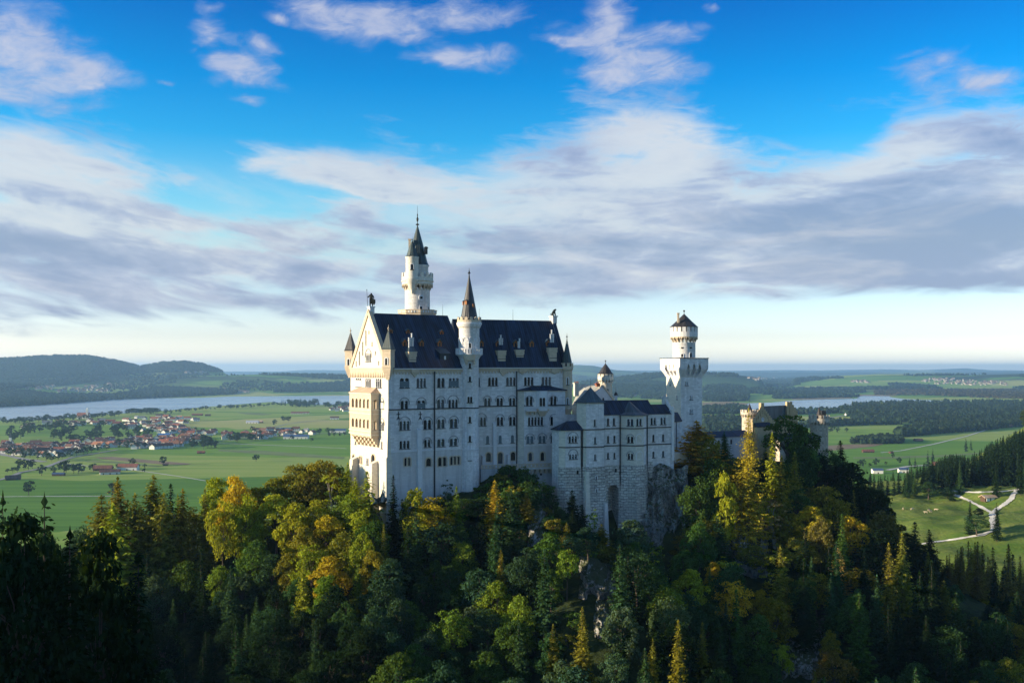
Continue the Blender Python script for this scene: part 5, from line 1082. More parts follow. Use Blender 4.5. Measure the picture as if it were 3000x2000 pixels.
def pyr(b):
    tc = TF.pt((t0 + t1) / 2 - .4, ZAT(1133, 313), -2.3)
    e = [TF.pt(t0 - .5, zt, .5), TF.pt(t1 + .5, zt, .5), TF.pt(t1 + .5, zt, -5.1), TF.pt(t0 - 1.9, zt, -4.9)]
    m1 = [p.lerp(tc, .28) + Vector((0, 0, -.55)) for p in e]; m2 = [p.lerp(tc, .6) + Vector((0, 0, -.35)) for p in e]
    for i in range(4):
        j = (i + 1) % 4; b.quad(e[i], e[j], m1[j], m1[i]); b.quad(m1[i], m1[j], m2[j], m2[i]); b.poly([m2[i], m2[j], tc])
    b.prism(e, (0, 0, -.2))
part('roof', M['rooft'], vt, pyr)
part('lightning_rod', M['iron'], vt, lambda b: b.tube(TF.pt((t0 + t1) / 2 - .4, ZAT(1136, 313), -2.3), TF.pt((t0 + t1) / 2 - .4, ZAT(1108, 313), -2.3), .06, .03))
part('base_buttress', M['limew'], vt, lambda b: b.hexa([TF.pt(t0 - 2.0, KB, 3.4), TF.pt(t0 + .8, KB, 3.4), TF.pt(t0 + 1.2, KB, .2), TF.pt(t0 - 2.0, KB, .2), TF.pt(t0 - .5, ZAT(1380, 308), 1.0), TF.pt(t0 + .6, ZAT(1380, 308), 1.0), TF.pt(t0 + .6, ZAT(1380, 308), .1), TF.pt(t0 - .5, ZAT(1380, 308), .1)]))
part('base_buttress', M['render'], vt, lambda b: b.hexa([TF.pt(t1 - 1.6, KB - 6, 4.6), TF.pt(t1 + .4, KB - 6, 4.6), TF.pt(t1 + .6, KB - 6, .2), TF.pt(t1 - 1.6, KB - 6, .2), TF.pt(t1 - .6, ZAT(1474, 308), 1.7), TF.pt(t1 + .55, ZAT(1474, 308), 1.7), TF.pt(t1 + .55, ZAT(1474, 308), .3), TF.pt(t1 - .6, ZAT(1474, 308), .3)]))
# low annex between the hall and the square turret
AF = KW.shift(1.2); a0, a1 = AF.u(1656.5), AF.u(1701)
an = thing('annex', tuple(AF.pt((a0 + a1) / 2, KB + 8, -2)), 'low white annex with dark hipped roof wedged between hall bay and square turret', 'annex')
zt = ZAT(1256.5, 311)
block(an, AF, a0, a1, zt, KB + 8, [win_spec(AF, s, *o5) for s in [(128, 98, 1022, 1103, 3, 967), (130, 92, 1257, 1318, 3, 1194)]], 'front_wall', M['lime'], 0, 1.1)
AS = Wall(AF.pt(a0 - 1.5, 0, -1.6).xy, AF.pt(a0, 0).xy)
block(an, AS, 0, AS.L, zt, KB + 8, [], 'side_wall', M['limew'], 0, .9)
part('rear_wall', M['lime'], an, lambda b: b.quad(AF.pt(a0 - 1.5, KB + 8, -1.6), AF.pt(a0 - 1.5, KB + 8, -7), AF.pt(a0 - 1.5, zt, -7), AF.pt(a0 - 1.5, zt, -1.6)))
strings(an, AF, a0 - .1, a1 - .3, 0, (zc2,)); strings(an, AS, 0, AS.L + .1, 0, (zc2,))
part('loophole', M['glass'], an, lambda b: b.wbox(AF, AF.u(1688.5), AF.u(1693), ZAT(1385, 311), ZAT(1374, 311), .3, .48))
def anroof(b):
    e = [AF.pt(a0 - 2.2, zt, -1.8), AF.pt(a0 - .3, zt, .5), AF.pt(a1 + .6, zt, .5), AF.pt(a1 + .6, zt, -6.5), AF.pt(a0 - 2.2, zt, -6.5)]
    zr_ = ZAT(1231.5, 313); t = [AF.pt(a0 + 2.0, zr_, -3.2), AF.pt(a1 + .6, zr_, -3.2)]
    b.poly([e[0], e[1], t[0]]); b.quad(e[1], e[2], t[1], t[0]); b.quad(e[3], e[4], t[0], t[1]); b.poly([e[4], e[0], t[0]]); b.prism(e, (0, 0, -.22))
part('roof', M['roof'], an, anroof)
# ---------------------------------------------------------------- knights' house behind (pale sunlit roofs)
kh = thing('rear_house', (28, 352, E - 30), 'castle house behind the turret with pale sunlit metal roof and small gable', 'castle house')
KG = Wall(P(1742, 0, 343).xy, P(1800, 0, 349).xy)
zg0, zg1, zgb = ZAT(1172, 346), ZAT(1131, 346), ZAT(1240, 346)
part('gable_wall', M['render'], kh, lambda b: b.wprism(KG, [(0, zgb), (KG.L, zgb), (KG.L, zg0), (KG.L * .42, zg1), (0, zg0 + 2.5)], -.5, 0))
part('gable_coping', M['trim'], kh, lambda b: b.wprism(KG, [(KG.L + .3, zg0 - .2), (KG.L * .42, zg1 + .5), (KG.L * .42 - .5, zg1 + .2), (KG.L - .7, zg0 - .2)], -.6, .25))
part('window', M['glass'], kh, lambda b: b.wprism(KG, arch(KG.L * .42 - .3, zg0 - .8, .8, 1.7), 0, .05))
def paleroof(b):
    r0, r1 = P(1763, 0, 352), P(1702, 0, 356)
    ridge = [Vector((r0.x, r0.y, ZAT(1130, 352))), Vector((r1.x, r1.y, ZAT(1126, 356)))]
    q = [P(1742, 0, 344), P(1676, 0, 348)]; eave = [Vector((q[0].x, q[0].y, ZAT(1168, 344))), Vector((q[1].x, q[1].y, ZAT(1185, 348)))]
    b.quad(eave[0], eave[1], ridge[1], ridge[0]); q2 = [P(1800, 0, 352), P(1740, 0, 362)]
    b.quad(ridge[0], ridge[1], Vector((q2[1].x, q2[1].y, eave[1].z)), Vector((q2[0].x, q2[0].y, eave[0].z)))
part('roof', M['roofl'], kh, paleroof)
def paleroof2(b):
    a, b_, c_, d_ = P(1676, 1187, 337), P(1720, 1181, 335), P(1728, 1142, 341), P(1712, 1142, 343)
    b.poly([a, b_, c_, d_]); b.poly([b_, P(1735, 1185, 336), c_])
part('lower_roof', M['roofl'], kh, paleroof2)
part('wall', M['limew'], kh, lambda b: (b.prism([P(1676, 1186, 339), P(1688, 1186, 337), P(1688, 1186, 342), P(1676, 1186, 344)], (0, 0, -18)), b.prism([P(1688.2, 1186, 338), P(1708, 1186, 337), P(1708, 1186, 342), P(1688.2, 1186, 342)], (0, 0, -18))))
part('window', M['blind'], kh, lambda b: b.box(P(1697, 0, 337.3).xy, 1.0, .3, ZAT(1225, 337), ZAT(1198, 337)))
part('round_buttress', M['dormer'], kh, lambda b: b.prism([P(1667, 1232, 336), P(1684, 1232, 336), P(1677, 1218, 336.5), P(1671, 1206, 337), P(1667, 1206, 337)], (0, 2.0, 0)))
for px, py0, py1, D, mi in ((1688, 1160, 1124, 347, 'limew'), (1751, 1132, 1126, 350, 'red'), (1786, 1129, 1122, 352, 'render')):
    ch = part('chimney', M[mi], kh, lambda b: (b.box(P(px, 0, D).xy, 1.5 if mi == 'limew' else 1.2, 1.4, ZAT(py0, D), ZAT(py1, D), .3), b.box(P(px, 0, D).xy, 1.9, 1.7, ZAT(py1, D), ZAT(py1 - 3, D), .3)))
    part('flue', M['red'], ch, lambda b: [b.box((P(px, 0, D).x + dx, P(px, 0, D).y), .35, .35, ZAT(py1 - 3, D), ZAT(py1 - 7, D)) for dx in (-.45, .1, .6)])
c = P(1774, 0, 350.5).xy.to_3d(); z_ = lambda y: ZAT(y, 349.5)
rt = thing('round_turret', (c.x, c.y, E - 30), 'small round white turret with dark conical cap behind the pale roofs', 'tower')
part('shaft', M['limew'], rt, lambda b: b.lathe(c, [(2.3, E - 30), (2.3, z_(1121)), (2.4, z_(1120))], 20), True)
part('machicolation', M['limew'], rt, lambda b: machic(b, c, 2.3, 2.75, z_(1124), z_(1110), 14))
part('head', M['limew'], rt, lambda b: (b.lathe(c, [(2.2, z_(1110.5)), (2.75, z_(1110)), (2.75, z_(1102)), (2.0, z_(1102)), (2.0, z_(1094))], 20), crenels(b, c, 2.76, z_(1102.2), z_(1095), 12, .4, .72)))
part('spire', M['roofb'], rt, lambda b: cone(b, c, 2.95, z_(1095), z_(1064), 12, .12))
part('finial', M['bronze'], rt, lambda b: (b.tube((c.x, c.y, z_(1066)), (c.x, c.y, z_(1058)), .1, .08), b.ball((c.x, c.y, z_(1057)), .26)))
cylwin(rt, c, 2.3, toward(c, .35), z_(1147), z_(1138), .5, 1, 'limew', False)
ch = thing('chimney_stack', tuple(P(1804.5, 1172, 335)), 'lone dark capped chimney rising behind the blue wing roof', 'chimney')
part('stack', M['render'], ch, lambda b: b.box(P(1804.5, 0, 335).xy, .9, .9, ZAT(1178, 335), ZAT(1158, 335)))
part('cap', M['dark'], ch, lambda b: b.lathe(P(1804.5, 0, 335).xy, [(.6, ZAT(1158, 335)), (.62, ZAT(1154, 335)), (.25, ZAT(1149, 335)), (.1, ZAT(1146, 335))], 8))
part('rod', M['iron'], ch, lambda b: b.tube(P(1804.5, 1147, 335), P(1804.5, 1132, 335), .04))
# link wing between square tower and gatehouse, low block by the tower
lk = thing('link_building', tuple(P(1985, 1345, 345)), 'narrow grey building with dark lean-to roof at the foot of the square tower', 'annex')
part('wall', M['lime'], lk, lambda b: b.prism([P(1976, 1232, 340), P(1996, 1232, 343), P(1998, 1232, 349), P(1976, 1232, 349)], (0, 0, -18)))
part('roof', M['roof'], lk, lambda b: (b.prism([P(1973, 1233, 339), P(1998.5, 1231, 342), P(1985, 1207, 349), P(1970, 1207, 349)], (0, 0, -.4))))
part('drainpipe', M['dark'], lk, lambda b: b.tube(P(1982, 1233, 340.2), P(1982, 1320, 340.2), .13))
gl = thing('gallery_wing', tuple(P(2130, 1320, 372)), 'long low wing with dark shallow roof half hidden by the golden spruce', 'castle wing')
GW = Wall(P(2076, 0, 366).xy, P(2200, 0, 378).xy)
part('wall', M['render'], gl, lambda b: b.wbox(GW, 0, GW.L, E - 45, ZAT(1280, 371), -7, 0))
part('roof', M['roof'], gl, lambda b: b.prism([GW.pt(-.4, ZAT(1280, 371), .6), GW.pt(-.4, ZAT(1264, 371), -3.5), GW.pt(-.4, ZAT(1280, 371), -7.6)], Vector((GW.d.x, GW.d.y, 0)) * (GW.L + .8)))
for i in range(4): part('window', M['glass'], gl, lambda b: b.wprism(GW, arch(1.5 + i * 3.2, ZAT(1302, 370), .9, 1.8), 0, .05))
# ---------------------------------------------------------------- gatehouse
gh = thing('gatehouse', tuple(P(2245, 1400, 385)), 'yellow sandstone gatehouse with stepped gable and round clock', 'gatehouse')
G = Wall(P(2206, 0, 381).xy, P(2262, 0, 389).xy); zg = lambda y: ZAT(y, 385); gm = G.u(2234)
def stepgable(b):
    pts = [(0, zg(1400)), (G.L, zg(1400)), (G.L, zg(1224))]; n = 5; top = zg(1192); st = (G.L - gm - 1.0) / n
    hh = (top - zg(1224)) / n
    for i in range(n): pts += [(G.L - st * (i + 1) , zg(1224) + hh * i), (G.L - st * (i + 1), zg(1224) + hh * (i + 1))]
    pts += [(gm + 1.0, top)]
    pts += [(gm - 1.0, top)]; st = (gm - 1.0) / n
    for i in range(n): pts += [(st * (n - i), top - hh * i), (st * (n - i), top - hh * (i + 1))] if i else [(st * n, top - hh)]
    pts += [(0, zg(1224))]
    out = []
    for p in pts:
        if not out or (abs(out[-1][0] - p[0]) + abs(out[-1][1] - p[1])) > .02: out.append(p)
    hs = [arch(gm + du, zg(yb), .45, hgt, 4) for du, yb, hgt in ((-.2, 1213, 1.6), (-1.7, 1219, 2.0), (1.3, 1214, .9), (-2.9, 1226, 1.3), (-4.2, 1233, 1.5), (2.2, 1220, 1.0), (3.2, 1227, .9), (3.6, 1234, .9))]
    b.holes(G, out, hs, .4)
part('gable_wall', M['yellow'], gh, stepgable)
part('niche_back', M['yellow'], gh, lambda b: b.wbox(G, .3, G.L - .3, zg(1400), zg(1226), -1.2, -.35))
part('gable_block', M['yellow'], gh, lambda b: (b.wbox(G, gm - 1.0, gm + 1.0, zg(1192) + .003, zg(1180), -1.0, .05), b.wbox(G, gm - 1.0, gm + 1.0, zg(1224), zg(1192), -1.0, -.42)))
cl = part('clock', M['white'], gh, lambda b: b.tube(G.pt(G.u(2234), zg(1228.5), -.1), G.pt(G.u(2234), zg(1228.5), .2), .85, .85, 18))
part('hand', M['iron'], cl, lambda b: (b.wbox(G, gm - .12, gm + .12, zg(1228.5) - .1, zg(1228.5) + .6, .21, .25), b.wbox(G, gm - .05, gm + .35, zg(1228.5) - .1, zg(1228.5) + .1, .212, .24)))
gd = Vector((G.d.y, -G.d.x)) * -1; GD = 12.5
ge = P(2311, 0, 396)
def ghroof(b):
    gv = Vector((ge.x - G.pt(gm, 0).x, ge.y - G.pt(gm, 0).y, 0))
    pr = [G.pt(G.L + .2, zg(1232), -.4), G.pt(gm, zg(1189.5), -.4), G.pt(-.2, zg(1232), -.4)]; b.prism(pr, gv)
part('roof', M['rooft'], gh, ghroof)
gv = Vector((ge.x - G.pt(gm, 0).x, ge.y - G.pt(gm, 0).y, 0))
part('side_wall', M['yellow'], gh, lambda b: b.quad(G.pt(G.L, zg(1400)), G.pt(G.L, zg(1400)) + gv, G.pt(G.L, zg(1231)) + gv, G.pt(G.L, zg(1231))))
def rgable(b):
    p = [G.pt(gm, zg(1231), -.3) + gv * 1.0]
    for du, y in ((-1, 1179), (1, 1179), (2.2, 1189), (3.4, 1197), (4.6, 1206)):
        q = G.pt(gm + du, 0) + gv; b.box(q, 1.3, 1.0, zg(1240), zg(y), .5)
part('rear_gable', M['yellow'], gh, rgable)
part('porch_roof', M['roof'], gh, lambda b: b.prism([G.pt(.3, zg(1247), 1.9), G.pt(G.L - 1.5, zg(1247), 1.9), G.pt(G.L - 2.0, zg(1237), .02), G.pt(.6, zg(1237), .02)], (0, 0, -.3)))
part('oriel', M['yellow'], gh, lambda b: b.wbox(G, .6, G.L - 1.8, zg(1400), zg(1247) - .31, .01, 1.6))
fb = thing('forecourt_building', tuple(P(2330, 1405, 372)), 'low pinkish stone forecourt house between the tall trees and the round gate tower', 'building')
FB = Wall(P(2300, 0, 368).xy, P(2385, 0, 378).xy)
part('wall', M['gatestone'], fb, lambda b: b.wbox(FB, 0, FB.L, E - 43, ZAT(1285, 373), -6, 0))
part('roof', M['roof'], fb, lambda b: b.prism([FB.pt(-.3, ZAT(1285, 373), .6), FB.pt(-.3, ZAT(1270, 373), -3), FB.pt(-.3, ZAT(1285, 373), -6.5)], Vector((FB.d.x, FB.d.y, 0)) * (FB.L + .6)))
part('front_pier', M['white'], fb, lambda b: (b.wbox(FB, 2.0, 3.4, E - 43, ZAT(1340, 370), .01, 1.4), b.wbox(FB, 5.2, 6.2, E - 43, ZAT(1350, 370), .01, 1.4), b.wbox(FB, 1.6, 6.6, ZAT(1345, 370), ZAT(1335, 370), .02, 1.5)))
part('railing', M['white'], fb, lambda b: [b.wbox(FB, 4.5 + i * .8, 4.8 + i * .8, ZAT(1423, 370), ZAT(1413, 370), 3.6, 3.8) for i in range(6)] + [b.wbox(FB, 1.2, 9.2, ZAT(1413, 370), ZAT(1411, 370), 3.5, 3.9), b.wbox(FB, 1.2, 9.2, ZAT(1427, 370), ZAT(1423, 370), .0, 3.9)])
part('door', M['glass'], fb, lambda b: b.wprism(FB, arch(3.7, ZAT(1408, 370), 1.2, 3.0), .0, .06))
def gate_tower(px, D, r, yb, ymach, yring, ytop, lab, ctip, roofw, zbase):
    c = P(px, 0, D).xy.to_3d(); z_ = lambda y: ZAT(y, D - r)
    t = thing('gate_tower', (c.x, c.y, zbase), lab, 'tower')
    part('shaft', M['gatestone'], t, lambda b: b.lathe(c, [(r * 1.02, zbase), (r, z_(yb)), (r * 1.02, z_(yb) + .1)], 24), True)
    part('machicolation', M['gatestone'], t, lambda b: machic(b, c, r, r * 1.17, z_(yb) - .3, z_(ymach), 18))
    part('battlement', M['gatestone'], t, lambda b: (b.lathe(c, [(r * .9, z_(ymach) - .02), (r * 1.17, z_(ymach)), (r * 1.17, z_(yring)), (r * 1.05, z_(yring)), (r * 1.05, z_(yring) - 1), (.1, z_(yring) - 1)], 24), crenels(b, c, r * 1.175, z_(yring) + .002, z_(ytop), 14, .45, .62)))
    part('spire', M['roofb'], t, lambda b: cone(b, c, roofw, z_(yring) - .6, z_(ctip), 10, .06))
    part('rod', M['iron'], t, lambda b: b.tube((c.x, c.y, z_(ctip) - .3), (c.x, c.y, z_(ctip - 13)), .06, .03))
    return t, c, z_
t, c, z_ = gate_tower(2400, 393, 3.42, 1246, 1234, 1226, 1216, 'round stone gate tower with battlements standing free beyond the tall trees', 1193, 1.9, E - 48)
part('hatch', M['dark'], t, lambda b: (b.box(P(2411, 0, 392).xy, 1.7, 1.8, z_(1222), z_(1206), .1), b.box(P(2411, 0, 392).xy, 2.0, 2.1, z_(1206), z_(1203), .1, 0, .7)))
part('loophole', M['glass'], t, lambda b: b.box((c.x + 3.42 * math.cos(toward(c)), c.y + 3.42 * math.sin(toward(c))), .2, .75, z_(1289), z_(1276), toward(c)))
part('loophole', M['glass'], t, lambda b: b.box((c.x + 3.44 * math.cos(toward(c)), c.y + 3.44 * math.sin(toward(c))), .2, .6, z_(1335), z_(1325), toward(c)))
t, c, z_ = gate_tower(2196, 398, 3.0, 1222, 1212, 1207, 1201, 'round stone gate tower hidden behind the tip of the golden spruce', 1182, 1.75, E - 45)
# ---------------------------------------------------------------- roof statues
def skin_obj(name, chain, mat, parent=None, base=None, sub=2):
    """chain: list of (x,y,z,r,parent index)"""
    me = bpy.data.meshes.new(name); base = Vector(base)
    me.from_pydata([(x, y, z) for x, y, z, r, p in chain], [(i, c_[4]) for i, c_ in enumerate(chain) if c_[4] >= 0], [])
    ob = bpy.data.objects.new(name, me); C.objects.link(ob); ob.location = base if parent is None else (0, 0, 0)
    if parent is not None: ob.parent = parent
    ob.modifiers.new('skin', 'SKIN'); me.skin_vertices or None
    for i, c_ in enumerate(chain):
        sv = me.skin_vertices[0].data[i]; sv.radius = (c_[3], c_[3]); sv.use_root = (i == 0)
    sb = ob.modifiers.new('smooth', 'SUBSURF'); sb.levels = sub; sb.render_levels = sub
    me.materials.append(mat); return ob
kp = WW.pt(HALF, E + GH + 1.8, -.8)
kn = thing('knight_statue', tuple(kp), 'bronze standing knight statue with lance and shield on the gable peak', 'statue')
skin_obj('figure', [(0, 0, 2.35, .42, -1), (0, 0, 2.9, .46, 0), (0, 0, 3.4, .5, 1), (.05, 0, 3.75, .2, 2), (.05, 0, 4.15, .3, 3), (-.28, 0, 2.2, .3, 0), (-.3, -.1, 1.2, .24, 5), (-.3, 0, .15, .2, 6), (-.35, -.4, .08, .14, 7), (.3, 0, 2.2, .3, 0), (.4, .1, 1.2, .24, 9), (.42, .1, .15, .2, 10), (.4, -.3, .08, .14, 11),
   (-.6, 0, 3.35, .2, 2), (-.85, -.2, 2.7, .16, 13), (-1.0, -.35, 3.0, .13, 14), (.6, 0, 3.3, .2, 2), (.85, -.1, 2.6, .16, 16), (.8, -.35, 2.1, .13, 17)], M['bronze'], kn, kp)
part('lance', M['bronze'], kn, lambda b: (b.tube(kp + Vector((-1.0, -.4, .05)), kp + Vector((-1.25, -.4, 4.9)), .07, .06), b.tube(kp + Vector((-1.25, -.4, 4.8)), kp + Vector((-1.28, -.4, 5.3)), .15, .02)))
part('shield', M['bronze'], kn, lambda b: b.prism([kp + Vector(v) for v in ((.55, -.5, 2.2), (1.35, -.45, 2.1), (1.4, -.45, 1.1), (.95, -.5, .3), (.5, -.5, 1.1))], (0, .14, 0)))
part('cape', M['bronze'], kn, lambda b: b.hexa([kp + Vector(v) for v in ((-.45, .3, .8), (.7, .3, .8), (.75, .55, .8), (-.5, .55, .8), (-.4, .2, 3.4), (.45, .2, 3.4), (.4, .42, 3.4), (-.35, .42, 3.4))]))
lp = Vector((lion_at.x, lion_at.y, E + 17.7))
ln = skin_obj('lion_statue', [(-.65, 0, .75, .55, -1), (-.2, 0, 1.35, .52, 0), (.35, 0, 2.0, .5, 1), (.75, 0, 2.65, .52, 2), (1.2, 0, 2.75, .3, 3), (1.45, 0, 2.62, .2, 4), (.7, .25, 1.3, .24, 2), (.85, .28, .5, .19, 6), (1.1, .28, .12, .17, 7), (.7, -.25, 1.3, .24, 2), (.85, -.28, .5, .19, 9), (1.1, -.28, .12, .17, 10),
   (-.3, .4, .45, .3, 0), (.2, .42, .15, .17, 12), (-.3, -.4, .45, .3, 0), (.2, -.42, .15, .17, 14), (-1.1, 0, .35, .14, 0), (-1.4, 0, .7, .1, 16), (-1.35, 0, 1.1, .13, 17)], M['bronze'], None, lp)
ln.rotation_euler[2] = th1 * .6; ln.scale = (.78, .78, .78); ln['base'] = tuple(lp)
tag(ln, 'dark bronze sitting lion statue on the east end of the hall roof', 'statue')

# ================================================================ TREES
def leaf_mat(name, transl=0.35, var=0.45, dark=(0.5, 0.55, 0.45)):
    m, nt, out = new_mat(name)
    col = N(nt, 'ObjectInfo').outputs['Color']
    rnd = N(nt, 'NewGeometry').outputs['Random Per Island']
    k = maprange(nt, rnd, 0, 1, 1 - var, 1 + var); cmb = N(nt, 'CombineColor', None, i0=k, i1=k, i2=mathn(nt, 'MULTIPLY', k, k)).outputs[0]
    c = mixc(nt, 1.0, col, cmb, 'MULTIPLY')
    r2 = mathn(nt, 'FRACT', mathn(nt, 'MULTIPLY', rnd, 17.3))
    c = mixc(nt, maprange(nt, r2, .55, 1, 0, .35), c, mixc(nt, 1.0, c, (1.5, 1.15, .5), 'MULTIPLY'))
    d = N(nt, 'BsdfDiffuse', None, Color=c); t = N(nt, 'BsdfTranslucent', None, Color=mixc(nt, 1.0, c, (1.25, 1.15, .6), 'MULTIPLY'))
    mx = N(nt, 'MixShader', None, i0=transl, i1=d.outputs[0], i2=t.outputs[0]); nt.links.new(mx.outputs[0], out.inputs[0]); return m
M['leaf'] = leaf_mat('broad_leaves', .45); M['needle'] = leaf_mat('conifer_needles', .32, .4)
M['bark'] = plain_mat('grey_brown_bark', (.085, .065, .05), .95, .35, 2.0); M['barkpale'] = plain_mat('pale_birch_bark', (.30, .26, .20), .9, .3, 2.0)
def fast_mesh(name, V, Q, mat):
    me = bpy.data.meshes.new(name); k = Q.shape[1]
    me.vertices.add(len(V)); me.vertices.foreach_set('co', V.astype(np.float32).ravel())
    me.loops.add(Q.size); me.loops.foreach_set('vertex_index', Q.astype(np.int32).ravel())
    me.polygons.add(len(Q)); me.polygons.foreach_set('loop_start', np.arange(0, Q.size, k, dtype=np.int32))
    me.update(calc_edges=True); me.materials.append(mat); return me
def cards(c, nrm, size, asp=0.62, dirn=None, rng=RNG):    # rhombic leaf sprays; c, nrm (n,3)
    n = len(c); nrm = nrm / np.linalg.norm(nrm, axis=1)[:, None]
    t = rng.normal(size=(n, 3)) if dirn is None else dirn
    t = t - (t * nrm).sum(1)[:, None] * nrm; t /= np.maximum(np.linalg.norm(t, axis=1), 1e-6)[:, None]; b = np.cross(nrm, t)
    s = np.broadcast_to(size, n)[:, None]
    V = np.stack([c - t * s * .5, c + b * s * asp * .5 + nrm * s * .08, c + t * s * .55, c - b * s * asp * .5 - nrm * s * .05], 1).reshape(-1, 3)
    return V, np.arange(4 * n).reshape(n, 4)
def bough_tube(b, pts, r0, r1, n=5):
    for i in range(len(pts) - 1):
        a = r0 + (r1 - r0) * i / (len(pts) - 1); c = r0 + (r1 - r0) * (i + 1) / (len(pts) - 1); b.tube(pts[i], pts[i + 1], a, c, n)
def proto_broad(seed, h=16.0, Rc=5.2, lobes=52, per=140, zc=.60, zr=.38, size=.55, open_=0.0):
    rng = np.random.default_rng(seed); b = MB()
    lean = rng.normal(size=2) * .4; top = np.array([lean[0], lean[1], h * (zc - .05)])
    bough_tube(b, [(0, 0, -1.5), (lean[0] * .3, lean[1] * .3, h * .25), tuple(top)], .36, .2, 7)
    LC = []; LR = []
    for i in range(lobes):
        d = rng.normal(size=3); d[2] = d[2] * .9 + .25; d /= np.linalg.norm(d); rad = rng.uniform(.40, 1.0) ** .8
        p = np.array([d[0] * Rc * rad, d[1] * Rc * rad, h * zc + d[2] * h * zr * rad]); p[:2] += lean
        sh = 1 - .35 * max(0, (p[2] - h * zc) / (h * zr)) ** 2; p[:2] *= sh
        LC.append(p); LR.append(Rc * rng.uniform(.12, .31))
        if i % 4 == 0: bough_tube(b, [tuple(top * (.55 + .4 * rng.random())), tuple((top + p) / 2 + np.array([0, 0, .2])), tuple(p)], .12, .03, 4)
    trunk = b
    C_, N_, S_ = [], [], []
    for p, r in zip(LC, LR):
        n = int(per * (r / (Rc * .25)) ** 2); d = rng.normal(size=(n, 3)); d /= np.linalg.norm(d, axis=1)[:, None]
        o = p - np.array([lean[0], lean[1], h * zc]); o = o / (np.linalg.norm(o) + 1e-6); keep = (d @ (o * .7 + np.array([0, 0, .6]))) > -.25 + open_ * rng.random(n)
        d = d[keep]; q = p + d * r * (rng.uniform(.7, 1.08, (len(d), 1)) + .5 * rng.random((len(d), 1)) ** 6) * np.array([1.18, 1.18, .8])
        C_.append(q); N_.append(d + rng.normal(size=d.shape) * .5 + np.array([0, 0, .35])); S_.append(rng.uniform(.5, 1.45, len(d)) * size)
    V, Q = cards(np.concatenate(C_), np.concatenate(N_), np.concatenate(S_), .7, rng=rng)
    return trunk, V, Q, h, Rc
def proto_spruce(seed, h=24.0, Rc=4.0, zlow=.06, dens=1.0, power=.72, size=.95, droop=.35):
    rng = np.random.default_rng(seed); b = MB(); bough_tube(b, [(0, 0, -1.5), (.05, 0, h * .4), (0, .05, h * .97)], .36, .03, 6)
    C_, N_, D_, S_ = [], [], [], []; z = h * zlow
    while z < h * .985:
        t = z / h; nb = max(3, int(rng.integers(5, 8) * (1 - .3 * t))); L0 = Rc * max(1 - t, .02) ** power * (1.0 if t > .15 else .75 + 1.6 * t); ph = rng.random() * 6.28
        for k in range(nb):
            if rng.random() > .93 * dens + .05: continue
            a = ph + 6.283 * k / nb + rng.normal() * .18; L = L0 * rng.uniform(.65, 1.12) + .15; rd = np.array([math.cos(a), math.sin(a), 0.]); tn = np.array([-rd[1], rd[0], 0])
            m = max(2, int(L / .42)); s = (np.arange(m) + rng.random(m) * .6) / m; up = .25 * (t > .6)
            p = rd * (s * L)[:, None] + np.array([0, 0, 1.0]) * (z + L * (-droop * s + up * s + .28 * s ** 3))[:, None]
            for sg in (-1, 1):
                w = L * .30 * (1.15 - s) + .12
                q = p + tn * (sg * w * .55)[:, None] + rng.normal(size=(m, 3)) * .09 + np.array([0, 0, -.1]); C_.append(q)
                N_.append(np.array([0, 0, 1.0]) + rng.normal(size=(m, 3)) * .35 + rd * .25 + tn * sg * .3); D_.append(rd * .75 + tn * sg * .7 + rng.normal(size=(m, 3)) * .2 + np.array([0, 0, -.25])); S_.append(np.clip(w * 1.7, .35, 1.1) * size * rng.uniform(.75, 1.25, m))
            if m > 3:
                hg = rng.random((m, 3)) * .1; C_.append(p + np.array([0, 0, -.32]) + hg); N_.append(rd + rng.normal(size=(m, 3)) * .5); D_.append(np.tile([0, 0, -1.0], (m, 1)) + rng.normal(size=(m, 3)) * .2); S_.append(np.full(m, .62) * size)
        z += (.50 + .28 * (1 - t)) / dens * rng.uniform(.8, 1.2)
    C_.append(np.array([[0, 0, h - .3], [0, 0, h - .7]])); N_.append(np.array([[1, 0, 0.], [0, 1., 0]])); D_.append(np.array([[0, 0, 1.], [0, 0, 1.]])); S_.append(np.array([.9, 1.0]))
    V, Q = cards(np.concatenate(C_), np.concatenate(N_), np.concatenate(S_), .55, np.concatenate(D_), rng)
    return b, V, Q, h, Rc
def pack(pr, leaf, bark='bark'):
    trunk, V, Q, h, Rc = pr; me = fast_mesh('crown', V, Q, M[leaf]); t = trunk.build('trunk', M[bark]); tm = t.data; bpy.data.objects.remove(t)
    return me, tm, h, Rc
BROAD = [pack(proto_broad(100 + i, *a), 'leaf') for i, a in enumerate([(16, 5.4, 80, 150), (17, 4.8, 70, 150), (15, 5.8, 90, 140), (18, 5.0, 66, 150, .58, .40), (14, 4.6, 62, 150, .56, .42), (16, 5.2, 56, 130, .6, .38, .5, .35), (17, 5.6, 84, 130, .57, .43)])]
SPRUCE = [pack(proto_spruce(200 + i, *a), 'needle') for i, a in enumerate([(24, 4.0, .05, 1.15), (24, 3.6, .05, 1.15, .8), (24, 4.3, .08, 1.05, .68), (24, 3.4, .04, 1.2, .75)])]
LARCH = [pack(proto_spruce(300 + i, 20, 4.4, .04, 1.3, .66, .95, .18), 'needle') for i in range(2)]
YOUNG = [pack(proto_broad(400 + i, 11, 2.6, 26, 70, .55, .44, .42, .5), 'leaf', 'barkpale') for i in range(2)]
RAGGED = [pack(proto_spruce(500, 24, 3.6, .25, .62, .55, .9, .15), 'needle')]
GREAT = [pack(proto_spruce(510, 38, 6.6, .06, 1.35, .74, .62, .38), 'needle')]
BUSH = [pack(proto_broad(600 + i, 4.0, 2.4, 22, 70, .45, .45, .42), 'leaf') for i in range(2)]
